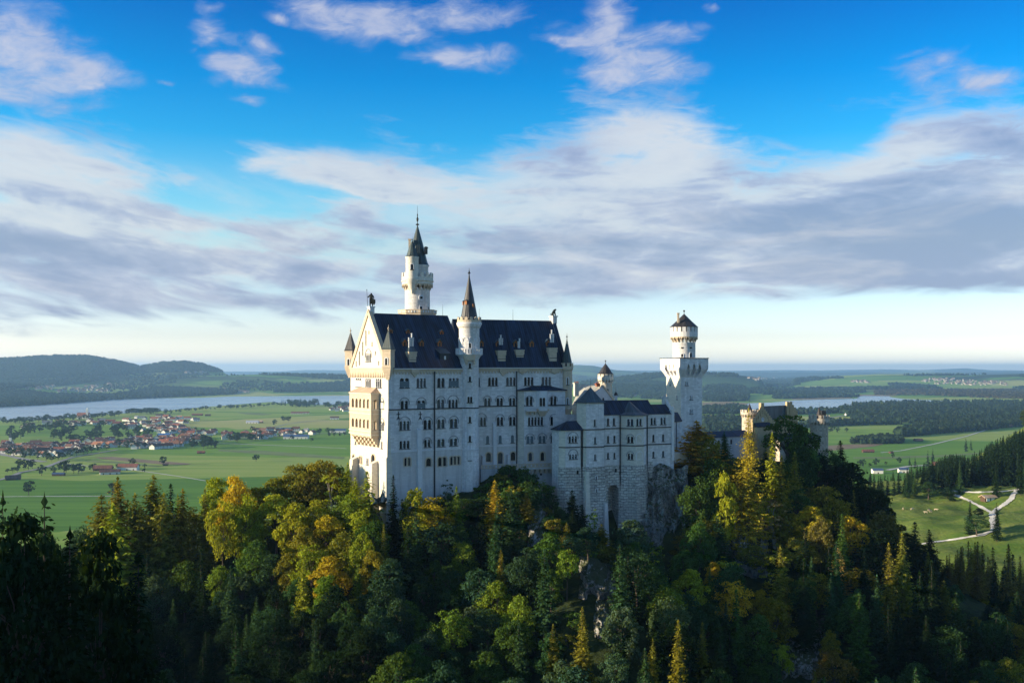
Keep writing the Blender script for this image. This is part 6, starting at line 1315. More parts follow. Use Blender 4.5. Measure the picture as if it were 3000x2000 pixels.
KINDS = {'b': BROAD, 's': SPRUCE, 'l': LARCH, 'y': YOUNG, 'r': RAGGED, 'u': BUSH, 'g': GREAT}
KNAME = {'b': 'broadleaf_tree', 's': 'spruce_tree', 'l': 'larch_tree', 'y': 'young_tree', 'r': 'ragged_spruce', 'u': 'bush', 'g': 'spruce_tree'}
TREES = []; RT = random.Random(5)
def plant(kind, x, y, zg, h, w=None, col=(.03, .06, .02), var=None, cname='green', zone='slope', sink=0.3):
    me, tm, h0, R0 = KINDS[kind][RT.randrange(len(KINDS[kind])) if var is None else var % len(KINDS[kind])]
    e = bpy.data.objects.new(KNAME[kind], None); C.objects.link(e); e.location = (x, y, zg - sink); sz = h / h0; sx = (w / 2 / R0) if w else sz * RT.uniform(.88, 1.12)
    e.scale = (sx, sx, sz); e.rotation_euler = (0, 0, RT.random() * 6.283); e.empty_display_size = 1.0
    j = RT.uniform(.82, 1.2); colj = (col[0] * j * RT.uniform(.9, 1.12), col[1] * j, col[2] * j * RT.uniform(.85, 1.1))
    c = bpy.data.objects.new('crown', me); C.objects.link(c); c.parent = e; c.color = (*colj, 1)
    t = bpy.data.objects.new('trunk', tm); C.objects.link(t); t.parent = e
    pyt = HY + (E - (zg + h)) * F / y; px = 1500 + F * x / y
    TREES.append(dict(o=e, k=kind, px=px, pt=pyt, pb=HY + (E - zg) * F / y, c=cname, z=zone, D=y, w=sx * R0 * 2 * F / y)); return e
COL = dict(bright=(.42, .36, .03), gold=(.42, .34, .024), orange=(.40, .26, .02), yellowgreen=(.28, .33, .028), lime=(.16, .25, .03), green=(.068, .135, .028), deep=(.042, .095, .034), blue=(.040, .088, .044), dark=(.016, .036, .014), olive=(.20, .20, .026), tan=(.36, .28, .09), grey=(.075, .13, .065), brown=(.15, .13, .028))  # gold, bright and yellow-green carry evening sunlight in the leaf colour
# trees one can pick out in the photograph: kind, column, top row, distance, crown width px, colour, bottom row (optional)
HERO = [('l', 345, 1394, 293, 84, 'olive'), ('l', 449, 1388, 296, 92, 'olive'), ('l', 395, 1440, 288, 80, 'olive'), ('l', 297, 1443, 286, 100, 'olive'), ('l', 330, 1470, 280, 110, 'yellowgreen'), ('s', 500, 1413, 294, 70, 'dark'), ('l', 535, 1428, 288, 60, 'olive'), ('l', 480, 1440, 286, 80, 'olive'),
        ('b', 628, 1384, 294, 80, 'yellowgreen'), ('b', 690, 1398, 290, 95, 'gold'), ('b', 655, 1455, 282, 90, 'yellowgreen'), ('b', 725, 1450, 284, 80, 'yellowgreen'), ('s', 600, 1425, 288, 50, 'olive'), ('b', 745, 1418, 297, 90, 'olive'), ('b', 800, 1398, 300, 90, 'olive'), ('b', 868, 1352, 303, 100, 'olive'), ('b', 945, 1338, 306, 105, 'olive'), ('b', 905, 1392, 300, 80, 'brown'), ('b', 990, 1352, 310, 60, 'green'),
        ('s', 1018, 1352, 300, 62, 'yellowgreen'), ('y', 975, 1372, 297, 60, 'yellowgreen'), ('s', 1075, 1374, 284, 84, 'yellowgreen'), ('s', 1040, 1392, 290, 60, 'yellowgreen'), ('b', 1020, 1440, 284, 100, 'lime'), ('b', 930, 1455, 284, 95, 'yellowgreen'), ('b', 860, 1470, 280, 95, 'yellowgreen'), ('b', 960, 1500, 278, 90, 'gold'), ('b', 1065, 1485, 279, 100, 'yellowgreen'), ('b', 810, 1445, 288, 110, 'yellowgreen'),
        ('s', 1152, 1388, 283, 46, 'dark'), ('b', 1215, 1418, 285, 70, 'yellowgreen'), ('b', 1262, 1448, 283, 100, 'gold'), ('b', 1225, 1490, 280, 90, 'yellowgreen'), ('s', 1178, 1455, 279, 50, 'dark'), ('s', 1337, 1421, 284, 56, 'lime'), ('s', 1449, 1402, 286, 62, 'gold'), ('s', 1541, 1440, 288, 50, 'olive'), ('u', 1300, 1448, 297, 60, 'deep'), ('y', 1308, 1400, 298, 40, 'deep'),
        ('b', 1350, 1455, 292, 90, 'green'), ('b', 1400, 1455, 294, 80, 'deep'), ('b', 1490, 1440, 294, 90, 'green'), ('y', 1590, 1400, 303, 40, 'lime'), ('y', 1622, 1436, 301, 50, 'deep'),
        ('s', 1676, 1431, 296, 66, 'dark'), ('s', 1705, 1475, 292, 60, 'dark'), ('s', 1640, 1480, 292, 70, 'deep'), ('y', 1737, 1485, 291, 46, 'lime'), ('b', 1705, 1580, 278, 80, 'lime'), ('s', 1762, 1530, 287, 70, 'olive'), ('b', 1858, 1520, 291, 110, 'grey'), ('y', 1905, 1580, 288, 60, 'lime'), ('y', 1915, 1610, 284, 70, 'yellowgreen'),
        ('l', 2040, 1228, 332, 104, 'orange'), ('b', 2058, 1262, 330, 80, 'olive'), ('b', 2090, 1330, 316, 80, 'green'), ('b', 2055, 1400, 308, 100, 'green'), ('y', 2020, 1440, 314, 60, 'lime'), ('s', 2122, 1262, 340, 40, 'green'), ('g', 2193, 1192, 309, 176, 'bright'), ('b', 2122, 1370, 306, 70, 'yellowgreen'), ('b', 2150, 1405, 316, 70, 'olive'), ('s', 2262, 1262, 316, 60, 'yellowgreen'), ('s', 2290, 1330, 312, 60, 'olive'),
        ('b', 2305, 1208, 348, 132, 'green'), ('b', 2345, 1245, 344, 100, 'green'), ('b', 2352, 1300, 340, 80, 'deep'), ('b', 2425, 1315, 356, 70, 'deep'), ('s', 2462, 1288, 358, 66, 'dark'), ('b', 2480, 1352, 345, 110, 'dark'), ('b', 2395, 1330, 350, 60, 'dark'), ('b', 2535, 1410, 340, 110, 'dark'), ('b', 2440, 1420, 335, 110, 'dark'),
        ('y', 2272, 1440, 312, 90, 'tan'), ('b', 2240, 1452, 314, 80, 'yellowgreen'), ('b', 2375, 1480, 310, 100, 'gold'), ('b', 2418, 1425, 322, 110, 'olive'), ('b', 2490, 1500, 312, 100, 'gold'), ('y', 2150, 1462, 308, 60, 'gold'), ('s', 2100, 1505, 300, 70, 'deep'), ('s', 2455, 1600, 292, 54, 'tan'), ('b', 2590, 1490, 325, 110, 'brown'), ('s', 2680, 1524, 318, 70, 'dark'), ('s', 2722, 1548, 318, 64, 'dark'), ('b', 2540, 1600, 300, 100, 'dark'), ('b', 2620, 1590, 312, 110, 'dark'),
        ('y', 2280, 1608, 294, 80, 'yellowgreen'), ('y', 2130, 1625, 290, 80, 'yellowgreen'), ('b', 2340, 1570, 300, 90, 'olive'), ('b', 2200, 1590, 300, 90, 'olive'), ('b', 2520, 1660, 290, 90, 'olive'), ('b', 2300, 1690, 285, 90, 'olive'), ('b', 2060, 1520, 304, 90, 'olive'), ('b', 2010, 1560, 300, 70, 'brown'),
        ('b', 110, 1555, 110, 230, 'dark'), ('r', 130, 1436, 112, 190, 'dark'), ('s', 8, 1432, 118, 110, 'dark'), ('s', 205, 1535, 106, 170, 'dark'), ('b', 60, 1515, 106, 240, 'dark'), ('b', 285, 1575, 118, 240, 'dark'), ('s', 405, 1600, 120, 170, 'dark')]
SKY = [(0, 1450), (40, 1515), (130, 1480), (180, 1560), (240, 1560), (300, 1443), (345, 1398), (395, 1440), (450, 1392), (520, 1418), (580, 1440), (640, 1386), (690, 1402), (740, 1422), (800, 1402), (868, 1358), (945, 1342), (1000, 1365), (1030, 1400), (1075, 1385), (1105, 1445), (1140, 1495), (1165, 1485), (1190, 1445), (1215, 1420), (1262, 1450), (1300, 1450), (1340, 1425), (1385, 1445), (1430, 1425), (1455, 1385), (1480, 1370), (1545, 1368), (1580, 1395), (1610, 1470), (1650, 1480), (1680, 1445), (1705, 1480), (1740, 1495), (1775, 1550), (1800, 1620), (1840, 1600), (1858, 1525), (1900, 1570), (1935, 1640), (1975, 1640), (2000, 1480), (2020, 1420), (2050, 1300), (2110, 1350), (2150, 1320), (2193, 1300), (2240, 1320), (2305, 1260), (2345, 1300), (2375, 1430), (2412, 1430), (2425, 1330), (2465, 1340), (2500, 1380), (2560, 1440), (2600, 1500), (2650, 1560), (2700, 1580), (2745, 1640), (2775, 1700), (2850, 1760), (3000, 1700)]
skx = [p[0] for p in SKY]; sky_ = [p[1] for p in SKY]
occ = []
for k, px, pt, D, wpx, cn in HERO:
    x = ray(px) * D; zg = float(near_f(x, D)); zt = ZAT(pt, D); h = zt - zg
    if k == 'u': zg = zt - 3.5; h = 3.5
    elif h < 7 and not print('short', k, px, pt, D, h): zg = zt - max(h, 7 if k != 'y' else 6); h = zt - zg
    elif h > 44: print('tall', k, px, pt, D, h)
    w = wpx * D / F * (2.2 if k == 'l' else 1.85 if k == 's' else 1.0 if k == 'g' else 1.35 if k == 'r' else 1.12)
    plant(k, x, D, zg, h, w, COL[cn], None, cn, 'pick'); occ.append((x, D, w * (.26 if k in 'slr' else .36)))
# the rest of the forest, spaced over the slopes wherever the photograph shows canopy
def clear_front(x):                                      # nearest row of masonry
    return np.interp(x, [-60, -52, -37, -13, 0, 14, 22, 30, 52, 58, 64, 120, 125], [312, 306, 286, 299, 302, 305, 300, 294, 302, 320, 338, 372, 400])
rs = random.Random(21); cand = []
y = 84.0
while y < 398:
    stp = 5.0 if y > 170 else 7.5; x = -.545 * y - 8
    while x < .545 * y + 10:
        cand.append((x + rs.uniform(-2.4, 2.4), y + rs.uniform(-2.4, 2.4))); x += stp
    y += stp * .95
rs.shuffle(cand)
cnt = {'b': 0, 's': 0}
MASK_ROCK = [(1550, 1475, 1600, 1590), (1700, 1640, 1790, 1740), (1745, 1750, 1795, 1840), (2160, 1555, 2235, 1670), (2215, 1490, 2310, 1545), (2090, 1588, 2140, 1620), (2310, 1840, 2400, 1960), (1915, 1380, 2000, 1600)]
for x, y in cand:
    if any((x - a) ** 2 + (y - b) ** 2 < (2.9 + r) ** 2 for a, b, r in occ): continue
    zg = float(near_f(x, y)); d, zc, sd_ = polyd(np.array(x), np.array(y), CREST)
    if -62 < x < 122 and y > clear_front(x) - 5: continue
    if sd_ < 0 and d > 8 and x < 120: continue
    if x > 120 and y > 392: continue
    px = 1500 + F * x / y
    if px < -60 or px > 3060: continue
    left_near = y < 175; q = rs.random(); fn = float(fbm(x, y, 38, 2, 60))
    if left_near: k = 's' if q < .25 else 'b'
    elif x > 95: k = 's' if q < .62 else 'b'
    elif x > 25: k = 's' if q < .55 else 'b'
    elif y > 262 and -10 < x < 30: k = 's' if q < .5 else 'b'
    elif x < -90: k = 'b' if q < .7 else 's'
    else: k = 'b' if (fn > .40 and q < .85) or q < .5 else 's'
    h = rs.uniform(11, 18) if k == 'b' else rs.uniform(14, 26)
    w = (h * rs.uniform(.46, .62) if k == 'b' else h * rs.uniform(.36, .46)); wp = w * F / y
    lim = min(np.interp(px + o * wp, skx, sky_) for o in (-.35, 0, .35)) + rs.uniform(12, 60)
    if px > 1990 and y < 300: lim = max(lim, 1480)
    hmax = ZAT(lim, y) - zg
    if hmax < 5: continue
    if hmax < h: h = hmax * rs.uniform(.85, 1.0); w = min(w, h * .75)
    pt = HY + (E - zg - h) * F / y; pb = HY + (E - zg) * F / y
    if pt > 2030: continue
    if any(a - 14 < px < c + 14 and pt < d_ and pb - .3 * (pb - pt) > b for a, b, c, d_ in MASK_ROCK) :
        h = min(h, 4.0); w = min(w, 3.0); k = 'b'
        if rs.random() < .8: continue
    lit = zg + h > E - 50 - (x + 60) * .2  # above the shadow line, sunlit gold tones go into the leaf colour
    if left_near or (y < 262 and x < -12 - (y - 175) * .35 and zg + h < E - 52): cn = rs.choice(['dark', 'dark', 'dark', 'deep'])  # leaf colour darkened here to deepen the mountain's shade
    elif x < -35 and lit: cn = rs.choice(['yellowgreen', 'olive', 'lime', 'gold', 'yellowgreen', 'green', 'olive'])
    elif y < 228 and x > 34: cn = rs.choice(['dark', 'dark', 'deep', 'olive'])  # lower right: extra gloom put into the leaf colour
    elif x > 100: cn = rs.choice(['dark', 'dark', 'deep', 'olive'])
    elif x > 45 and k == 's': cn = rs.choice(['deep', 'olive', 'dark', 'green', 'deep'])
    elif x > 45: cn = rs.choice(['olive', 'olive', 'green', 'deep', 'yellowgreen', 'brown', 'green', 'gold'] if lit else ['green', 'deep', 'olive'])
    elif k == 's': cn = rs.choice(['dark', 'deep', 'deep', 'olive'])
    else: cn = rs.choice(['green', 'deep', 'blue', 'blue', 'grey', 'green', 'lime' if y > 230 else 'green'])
    occ.append((x, y, w * .30)); cnt[k] += 1
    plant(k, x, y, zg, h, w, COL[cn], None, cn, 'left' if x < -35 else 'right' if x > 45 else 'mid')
# low shrubs hugging the rock below the walls
nb = 0
while nb < 230:
    q = rs.random(); x = rs.uniform(-42, 66) if q < .5 else rs.uniform(-12, 14) if q < .72 else rs.uniform(-30, 45); y = clear_front(x) - rs.uniform(1.0, 24) if q < .5 else clear_front(x) + rs.uniform(-6, 5.5) if q < .72 else rs.uniform(185, 275); zg = float(near_f(x, y)); px = 1500 + F * x / y
    h = rs.uniform(1.8, 4.8); lim = np.interp(px, skx, sky_) - 22
    if ZAT(lim, y) - zg < h * .6 or any(a < px < c and HY + (E - zg - h) * F / y < d_ and HY + (E - zg) * F / y > b for a, b, c, d_ in MASK_ROCK): nb += .2; continue
    cn = rs.choice(['green', 'deep', 'green', 'olive', 'deep']); plant('u', x, y, zg, h, h * rs.uniform(1.0, 1.6), COL[cn], None, cn, 'mid'); nb += 1
# spruces at the lower right and on the edge of the wood beyond the meadow
def stand(region, n, hr, tops, cns, zone, k='s', sp=5.0):
    c = 0; tries = 0
    while c < n and tries < n * 40:
        tries += 1; px = rs.uniform(region[0], region[2]); y = rs.uniform(region[1], region[3]); x = ray(px) * y
        if any((x - a) ** 2 + (y - b) ** 2 < (sp + .6 * r) ** 2 for a, b, r in occ): continue
        zg = float(near_f(x, y)); h = rs.uniform(*hr); lim = np.interp(px, [p[0] for p in tops], [p[1] for p in tops]) + rs.uniform(0, 45)
        h = min(h, ZAT(lim, y) - zg)
        if h < 9 or HY + (E - zg - h) * F / y > 2030 or (zone == 'wood' and HY + (E - zg) * F / y > np.interp(px, [2540, 2780, 2800, 3060], [1466, 1462, 1434, 1428])): continue
        w = h * rs.uniform(.34, .42); cn = rs.choice(cns); plant(k, x, y, zg, h, w, COL[cn], None, cn, zone); occ.append((x, y, w * .3)); c += 1
    return c
n1 = stand((2735, 320, 3050, 455), 72, (25, 37), [(2745, 1650), (2800, 1590), (2880, 1560), (2930, 1500), (2950, 1560), (3040, 1540)], ['brown', 'brown', 'dark', 'olive', 'brown'], 'lowright', sp=4.4)
n2 = stand((2545, 650, 3060, 860), 62, (22, 30), [(2545, 1375), (2640, 1370), (2700, 1345), (2760, 1330), (2800, 1320), (3060, 1300)], ['dark', 'deep', 'dark', 'blue'], 'wood', sp=4.6)
for k, px, pb, D, h, w, cn in [('s', 2812, 1446, None, 24, 8, 'deep'), ('s', 2918, 1455, None, 25, 8, 'dark'), ('b', 2720, 1462, None, 13, 13, 'deep'), ('b', 2775, 1460, None, 8, 8, 'deep'), ('s', 2842, 1565, None, 20, 8, 'dark'), ('b', 2862, 1570, None, 13, 13, 'deep'), ('b', 2866, 1515, None, 6, 6, 'dark'), ('s', 2920, 1585, None, 22, 8, 'dark'), ('s', 2990, 1450, None, 27, 8, 'dark'), ('b', 2790, 1468, None, 3, 5, 'dark'), ('b', 2930, 1455, None, 4, 4, 'deep')]:
    g = hit(px, pb, 200, 1500)
    if g is not None: plant(k, g.x, g.y, g.z, h, w, COL[cn], None, cn, 'meadow')
print('forest', cnt, n1, n2, len(TREES))

# ================================================================ VALLEY: houses, farms, trees, woods
def inpoly(px, py, poly):
    px, py = np.asarray(px), np.asarray(py); r = np.zeros(px.shape, bool)
    for (x0, y0), (x1, y1) in zip(poly, poly[1:] + poly[:1]):
        c = ((y0 > py) != (y1 > py)) & (px < (x1 - x0) * (py - y0) / ((y1 - y0) if y1 != y0 else 1e-9) + x0); r ^= c
    return r
def sample(poly, n, rng):
    xs_ = [p[0] for p in poly]; ys_ = [p[1] for p in poly]; out = []
    while len(out) < n:
        a = rng.uniform(min(xs_), max(xs_), n * 4); b = rng.uniform(min(ys_), max(ys_), n * 4); k = inpoly(a, b, poly); out += list(zip(a[k], b[k]))
        if not k.any(): break
    return np.array(out[:n])
M['housewall'] = plain_mat('white_house_plaster', (.74, .71, .66), .9, .1, .1); M['wood'] = plain_mat('dark_barn_timber', (.09, .055, .035), .9, .25, .3)
M['tile'] = plain_mat('roof_tiles', (.25, .10, .06), .85, .18, .25, objcol=True)
M['bluepanel'] = plain_mat('blue_roof_panels', (.06, .10, .20), .4, .1, .2)
def house_mb(b, c, L_, Wd, eave, ridge, rz, z, wall=0, roof=1, ov=.9, only=None):
    cs, sn = math.cos(rz), math.sin(rz)
    def q(x, y, zz): return (c[0] + x * cs - y * sn, c[1] + x * sn + y * cs, z + zz)
    a, w = L_ / 2, Wd / 2
    if only != 'roof':
        for sx in (-1, 1): b.poly([q(sx * a, -w, -.5), q(sx * a, w, -.5), q(sx * a, w, eave), q(sx * a, 0, ridge), q(sx * a, -w, eave)], wall)
        for sy in (-1, 1): b.quad(q(-a, sy * w, -.5), q(a, sy * w, -.5), q(a, sy * w, eave), q(-a, sy * w, eave), wall)
    if only != 'wall':
        k = (ridge - eave) / w
        for sy in (-1, 1): b.hexa([q(-a - ov, sy * (w + ov), eave - k * ov), q(a + ov, sy * (w + ov), eave - k * ov), q(a + ov, 0, ridge), q(-a - ov, 0, ridge), q(-a - ov, sy * (w + ov), eave - k * ov + .35), q(a + ov, sy * (w + ov), eave - k * ov + .35), q(a + ov, 0, ridge + .35), q(-a - ov, 0, ridge + .35)], roof)
HP = []
for i, (l, w, e, r) in enumerate([(14, 11, 5.6, 9.2), (18, 12, 6, 10), (11, 10, 5, 8.4), (22, 12, 6, 10), (15, 13, 6.5, 10.5)]):
    b = MB(); house_mb(b, (0, 0), l, w, e, r, 0, 0)
    for sy in (-1, 1):
        for sx in (-.3, 0, .3):
            for zz in (1.2, 3.9): b.quad((sx * l - .6, sy * (w / 2 + .04), zz), (sx * l + .6, sy * (w / 2 + .04), zz), (sx * l + .6, sy * (w / 2 + .04), zz + 1.3), (sx * l - .6, sy * (w / 2 + .04), zz + 1.3), 2)
    b.box((l * .2, w * .12), .9, .9, r - 2, r + 1.0, 0, 0)
    o = b.build('house', [M['housewall'], M['tile'], M['glass']]); HP.append(o.data); bpy.data.objects.remove(o)
ROOFS = {'rust red': (.235, .078, .048), 'brown': (.17, .08, .055), 'orange': (.30, .13, .07), 'dark brown': (.085, .05, .04), 'grey': (.20, .20, .21)}
hr = np.random.default_rng(3)
ZONES = [('near rows', 118, [(-20, 1312), (70, 1307), (180, 1306), (300, 1290), (420, 1286), (520, 1280), (600, 1282), (625, 1291), (500, 1312), (440, 1317), (350, 1313), (250, 1316), (170, 1335), (90, 1340), (-20, 1322)]),
         ('far quarter', 88, [(330, 1246), (390, 1224), (480, 1219), (580, 1230), (590, 1235), (520, 1245), (560, 1262), (640, 1264), (660, 1272), (600, 1279), (480, 1271), (400, 1261)]),
         ('lakeside row', 24, [(10, 1249), (120, 1243), (260, 1233), (330, 1234), (330, 1242), (200, 1248), (60, 1254)]),
         ('roadside strip', 36, [(630, 1288), (690, 1270), (760, 1262), (900, 1262), (920, 1275), (840, 1283), (700, 1290)]),
         ('lakeshore hamlet', 26, [(965, 1197), (1040, 1190), (1050, 1205), (975, 1206)])]
HOUSES = []; hocc = []
names = list(ROOFS)
for zn, n, poly in ZONES:
    c = 0
    for px, py in sample(poly, n * 3, hr):
        if c >= n: break
        x, y, _ = G0(px, py); md = 15 if zn != 'near rows' else 14
        if any((x - a) ** 2 + ((y - b_) * .7) ** 2 < md * md for a, b_ in hocc): continue
        hocc.append((x, y)); c += 1; rn = names[int(hr.choice(5, p=[.36, .32, .07, .17, .08]))]
        o = bpy.data.objects.new('house', HP[int(hr.integers(5))]); C.objects.link(o); o.location = (x, y, 0); o.rotation_euler = (0, 0, float(hr.choice([.1, 1.67, .35, -.25, 1.3])) + hr.normal() * .1)
        s = hr.uniform(.92, 1.25) * (1.15 if zn == 'near rows' else 1.05); o.scale = (s, s, s); j = hr.uniform(.8, 1.2); o.color = (*[min(v * j, .9) for v in ROOFS[rn]], 1)
        HOUSES.append((o, zn, rn, px, py))
def built(name, label, cat, px, py, L_, Wd, eave, ridge, rz, wall, roof, extra=None, group=None):
    g = hit(px, py); t = thing(name, tuple(g), label, cat, group)
    part('wall', wall, t, lambda b: house_mb(b, g, L_, Wd, eave, ridge, rz, g.z, only='wall')); part('roof', roof, t, lambda b: house_mb(b, g, L_, Wd, eave, ridge, rz, g.z, only='roof'))
    cs, sn = math.cos(rz), math.sin(rz)
    def q(x, y, z): return (g.x + x * cs - y * sn, g.y + x * sn + y * cs, g.z + z)
    nd_ = max(1, int(L_ / 9))
    for i in range(nd_):
        xx = -L_ / 2 + L_ * (i + .5) / nd_; part('door', M['wood'] if wall is not M['wood'] else M['dark'], t, lambda b: b.hexa([q(xx - 1.1, -Wd / 2 - .12, 0), q(xx + 1.1, -Wd / 2 - .12, 0), q(xx + 1.1, -Wd / 2 + .1, 0), q(xx - 1.1, -Wd / 2 + .1, 0), q(xx - 1.1, -Wd / 2 - .12, 2.4), q(xx + 1.1, -Wd / 2 - .12, 2.4), q(xx + 1.1, -Wd / 2 + .1, 2.4), q(xx - 1.1, -Wd / 2 + .1, 2.4)]))
    if extra: extra(t, g, q)
    return t
redt = roof_mat('rust_red_roof', (.20, .075, .045), 1.2, .8); redl = roof_mat('bright_red_roof', (.28, .10, .06), 1.2, .8); brnt = roof_mat('old_brown_roof', (.13, .075, .055), 1.2, .8)
built('barn', 'long timber barn with dark red roof, rear wing of the farmstead', 'barn', 302, 1378, 31, 15, 4.5, 9.5, .12, M['wood'], redt)
built('farmhouse', 'white and timber farmhouse with rust red roof at the far end of the farmstead', 'farmhouse', 376, 1376, 34, 16, 6, 11.0, .05, M['housewall'], redl)
built('barn', 'pale barn with red and grey roof and wooden doors, nearest of the farmstead', 'barn', 322, 1388, 32, 15, 4.2, 8.0, .42, M['housewall'], redt)
built('shed', 'timber shed with blue roof among trees between road and farmstead', 'shed', 172, 1393, 19, 9, 3.6, 5.2, .05, M['wood'], M['bluepanel'])
built('barn', 'dark brown barn beside the village road before the farms', 'barn', 38, 1405, 22, 11, 3.4, 7.5, .5, M['wood'], brnt)
built('barn', 'small red roofed hay barn at the corner of the village copse', 'barn', 589, 1328, 15, 8, 3, 5.6, .1, M['wood'], redt)
built('shed', 'tiny dark shed under the lone round tree by the brown field', 'shed', 485, 1363, 9, 6, 2.6, 4.4, .2, M['wood'], brnt)
built('barn', 'long field barn with brown roof on the green plain below the lake', 'barn', 578, 1217, 40, 14, 4, 8, .05, M['wood'], redt)
built('barn', 'small dark barn alone on the plain next to the long brown field barn', 'barn', 609, 1218, 20, 12, 4, 7, .2, M['wood'], brnt)
built('barn', 'long red roofed barn in the meadow before the lakeside wood', 'barn', 870, 1212, 46, 18, 4, 9, .1, M['housewall'], redt)
built('barn', 'short red roofed barn next to the long meadow barn', 'barn', 896, 1211, 26, 14, 4, 8, .1, M['housewall'], redt)
built('house', 'single white house standing alone in the plain near the castle wall', 'house', 980, 1228, 30, 14, 6, 11, .1, M['housewall'], brnt)
built('greenhouse', 'pale low arched shed in the middle of the plain', 'shed', 740, 1239, 40, 16, 4, 8.5, .0, M['housewall'], M['flue'])
built('barn', 'tan round-roofed barn beside the pale arched shed', 'barn', 758, 1238, 26, 14, 4, 8, .0, M['wood'], M['loggiaroof'])
built('warehouse', 'large white hall with blue roof panels at the castle end of the village', 'warehouse', 868, 1284, 62, 30, 6, 10, .06, M['housewall'], M['bluepanel'])
built('warehouse', 'long low hall with blue roof in the village roadside strip', 'warehouse', 842, 1262, 62, 22, 6, 9.5, .06, M['housewall'], M['bluepanel'])
built('warehouse', 'white hall with blue roof beside the trees close to the castle', 'warehouse', 990, 1266, 44, 22, 6, 10, .06, M['housewall'], M['bluepanel'])
built('warehouse', 'bright blue roofed hall among the village houses', 'warehouse', 484, 1279, 34, 20, 6, 9, .1, M['housewall'], plain_mat('bright_blue_roof', (.05, .16, .42), .5, .1, .2))
built('barn', 'long red and white barn alone on the green plain beyond the stone gate tower', 'barn', 2543, 1325, 24, 9, 3.4, 6.6, .02, M['wood'], redt)
built('shed', 'small brown hut by the pale track crossing the green plain', 'shed', 2611, 1328, 8, 6, 2.6, 4.6, .4, M['wood'], redt)
built('barn', 'grey field barn on the green slope below the dark forest strip', 'barn', 2690, 1292, 20, 12, 3.4, 6.8, .2, M['wood'], brnt)
built('hotel', 'white valley building with blue roof beside the round gate tower', 'building', 2570, 1386, 17, 12, 6, 8.5, -.05, M['housewall'], M['bluepanel'])
built('hotel', 'smaller white valley building with blue roof beside the wooden chalet', 'building', 2646, 1384, 16, 9, 6, 8.5, -.05, M['housewall'], M['bluepanel'])
built('house', 'orange wooden chalet beside the gravel road at the wood edge', 'house', 2741, 1362, 9, 8, 3.4, 6, -.1, M['dormer'], redt)
built('house', 'red roofed house among the trees before the smaller lake', 'house', 2597, 1228, 26, 16, 7, 12, .1, M['housewall'], redl)
built('house', 'white house with red roof on the meadow beyond the square tower', 'house', 2073, 1226, 30, 18, 7, 13, .1, M['housewall'], redl)
built('house', 'little white house beside the track before the smaller lake', 'house', 2487, 1217, 26, 16, 6, 10, .1, M['housewall'], brnt)
built('house', 'red roofed building on the wooded hillside above the forest track', 'house', 2940, 1252, 50, 14, 6, 9, .1, M['wood'], redl)
def hut_extra(t, g, q):
    for xx in (-1.9, 1.6): part('white_door', M['housewall'], t, lambda b: b.hexa([q(xx - 1.3, -2.75, 0), q(xx + 1.3, -2.75, 0), q(xx + 1.3, -2.45, 0), q(xx - 1.3, -2.45, 0), q(xx - 1.3, -2.75, 2.2), q(xx + 1.3, -2.75, 2.2), q(xx + 1.3, -2.45, 2.2), q(xx - 1.3, -2.45, 2.2)]))
built('hut', 'small hut with white doors and pale roof inside the fork of the gravel paths', 'hut', 2895, 1466, 8.2, 5.0, 2.5, 3.6, .22, M['wood'], M['loggiaroof'], hut_extra)
def church(px, py, nave, tower_h, tw, label, spire):
    g = Vector(G0(px, py)); t = thing('church', tuple(g), label, 'church')
    part('nave', M['housewall'], t, lambda b: house_mb(b, (g.x - nave * .3, g.y), nave, nave * .5, nave * .26, nave * .52, .1, 0, only='wall'))
    part('roof', redl, t, lambda b: house_mb(b, (g.x - nave * .3, g.y), nave, nave * .5, nave * .26, nave * .52, .1, 0, only='roof'))
    tp = part('tower', M['housewall'], t, lambda b: b.box((g.x + nave * .05, g.y - nave * .1), tw, tw, -1, tower_h, .1))
    part('spire', spire, tp, lambda b: b.lathe((g.x + nave * .05, g.y - nave * .1), [(tw * .75, tower_h), (tw * .6, tower_h + tw * .4), (.1, tower_h + tw * (1.1 if spire is M['housewall'] else 2.6))], 4, rot=.1 + math.pi / 4))
church(255, 1226, 42, 33, 7, 'white church with stepped tower and red roof on the lake shore behind the village', M['housewall'])
church(30, 1304, 24, 18, 5, 'small church with thin grey spire at the near end of the village', M['roofg'])
g = Vector(G0(398, 1310)); t = thing('maypole', tuple(g), 'tall thin blue and white village pole among the red roofs', 'pole')
part('pole', M['flue'], t, lambda b: b.tube(g, g + Vector((0, 0, 33)), .5, .3)); part('wreath', M['roofg'], t, lambda b: b.lathe((g.x, g.y), [(.4, 28), (1.8, 28.3), (.4, 28.8)], 10))
# cattle on the meadow
cow = None
for i, (px, py) in enumerate([(2672, 1493), (2713, 1503), (2721, 1496), (2742, 1495), (2727, 1500), (2646, 1492)]):
    g = hit(px, py, 300, 1200)
    if cow is None:
        cow = skin_obj('cow', [(0, 0, 1.05, .36, -1), (.7, 0, 1.05, .38, 0), (-.7, 0, 1.1, .36, 0), (1.15, 0, 1.2, .24, 1), (1.5, 0, 1.0, .2, 3), (1.75, 0, .85, .14, 4), (.75, .22, .5, .13, 1), (.75, .22, .02, .1, 6), (.75, -.22, .5, .13, 1), (.75, -.22, .02, .1, 8), (-.75, .22, .55, .15, 2), (-.7, .22, .02, .1, 10), (-.75, -.22, .55, .15, 2), (-.7, -.22, .02, .1, 12), (-1.05, 0, 1.1, .08, 2), (-1.15, 0, .5, .05, 14)], plain_mat('cream_cow_hide', (.52, .42, .30), .8, .3, 1.5), None, g, 1); o = cow
    else: o = cow.copy(); C.objects.link(o); o.location = g
    o.rotation_euler = (0, 0, (.2, 2.8, .6, -.5, 3.5, 1.2)[i]); tag(o, 'cream coloured cow grazing on the meadow below the forked path', 'cow', 'cows on the meadow')
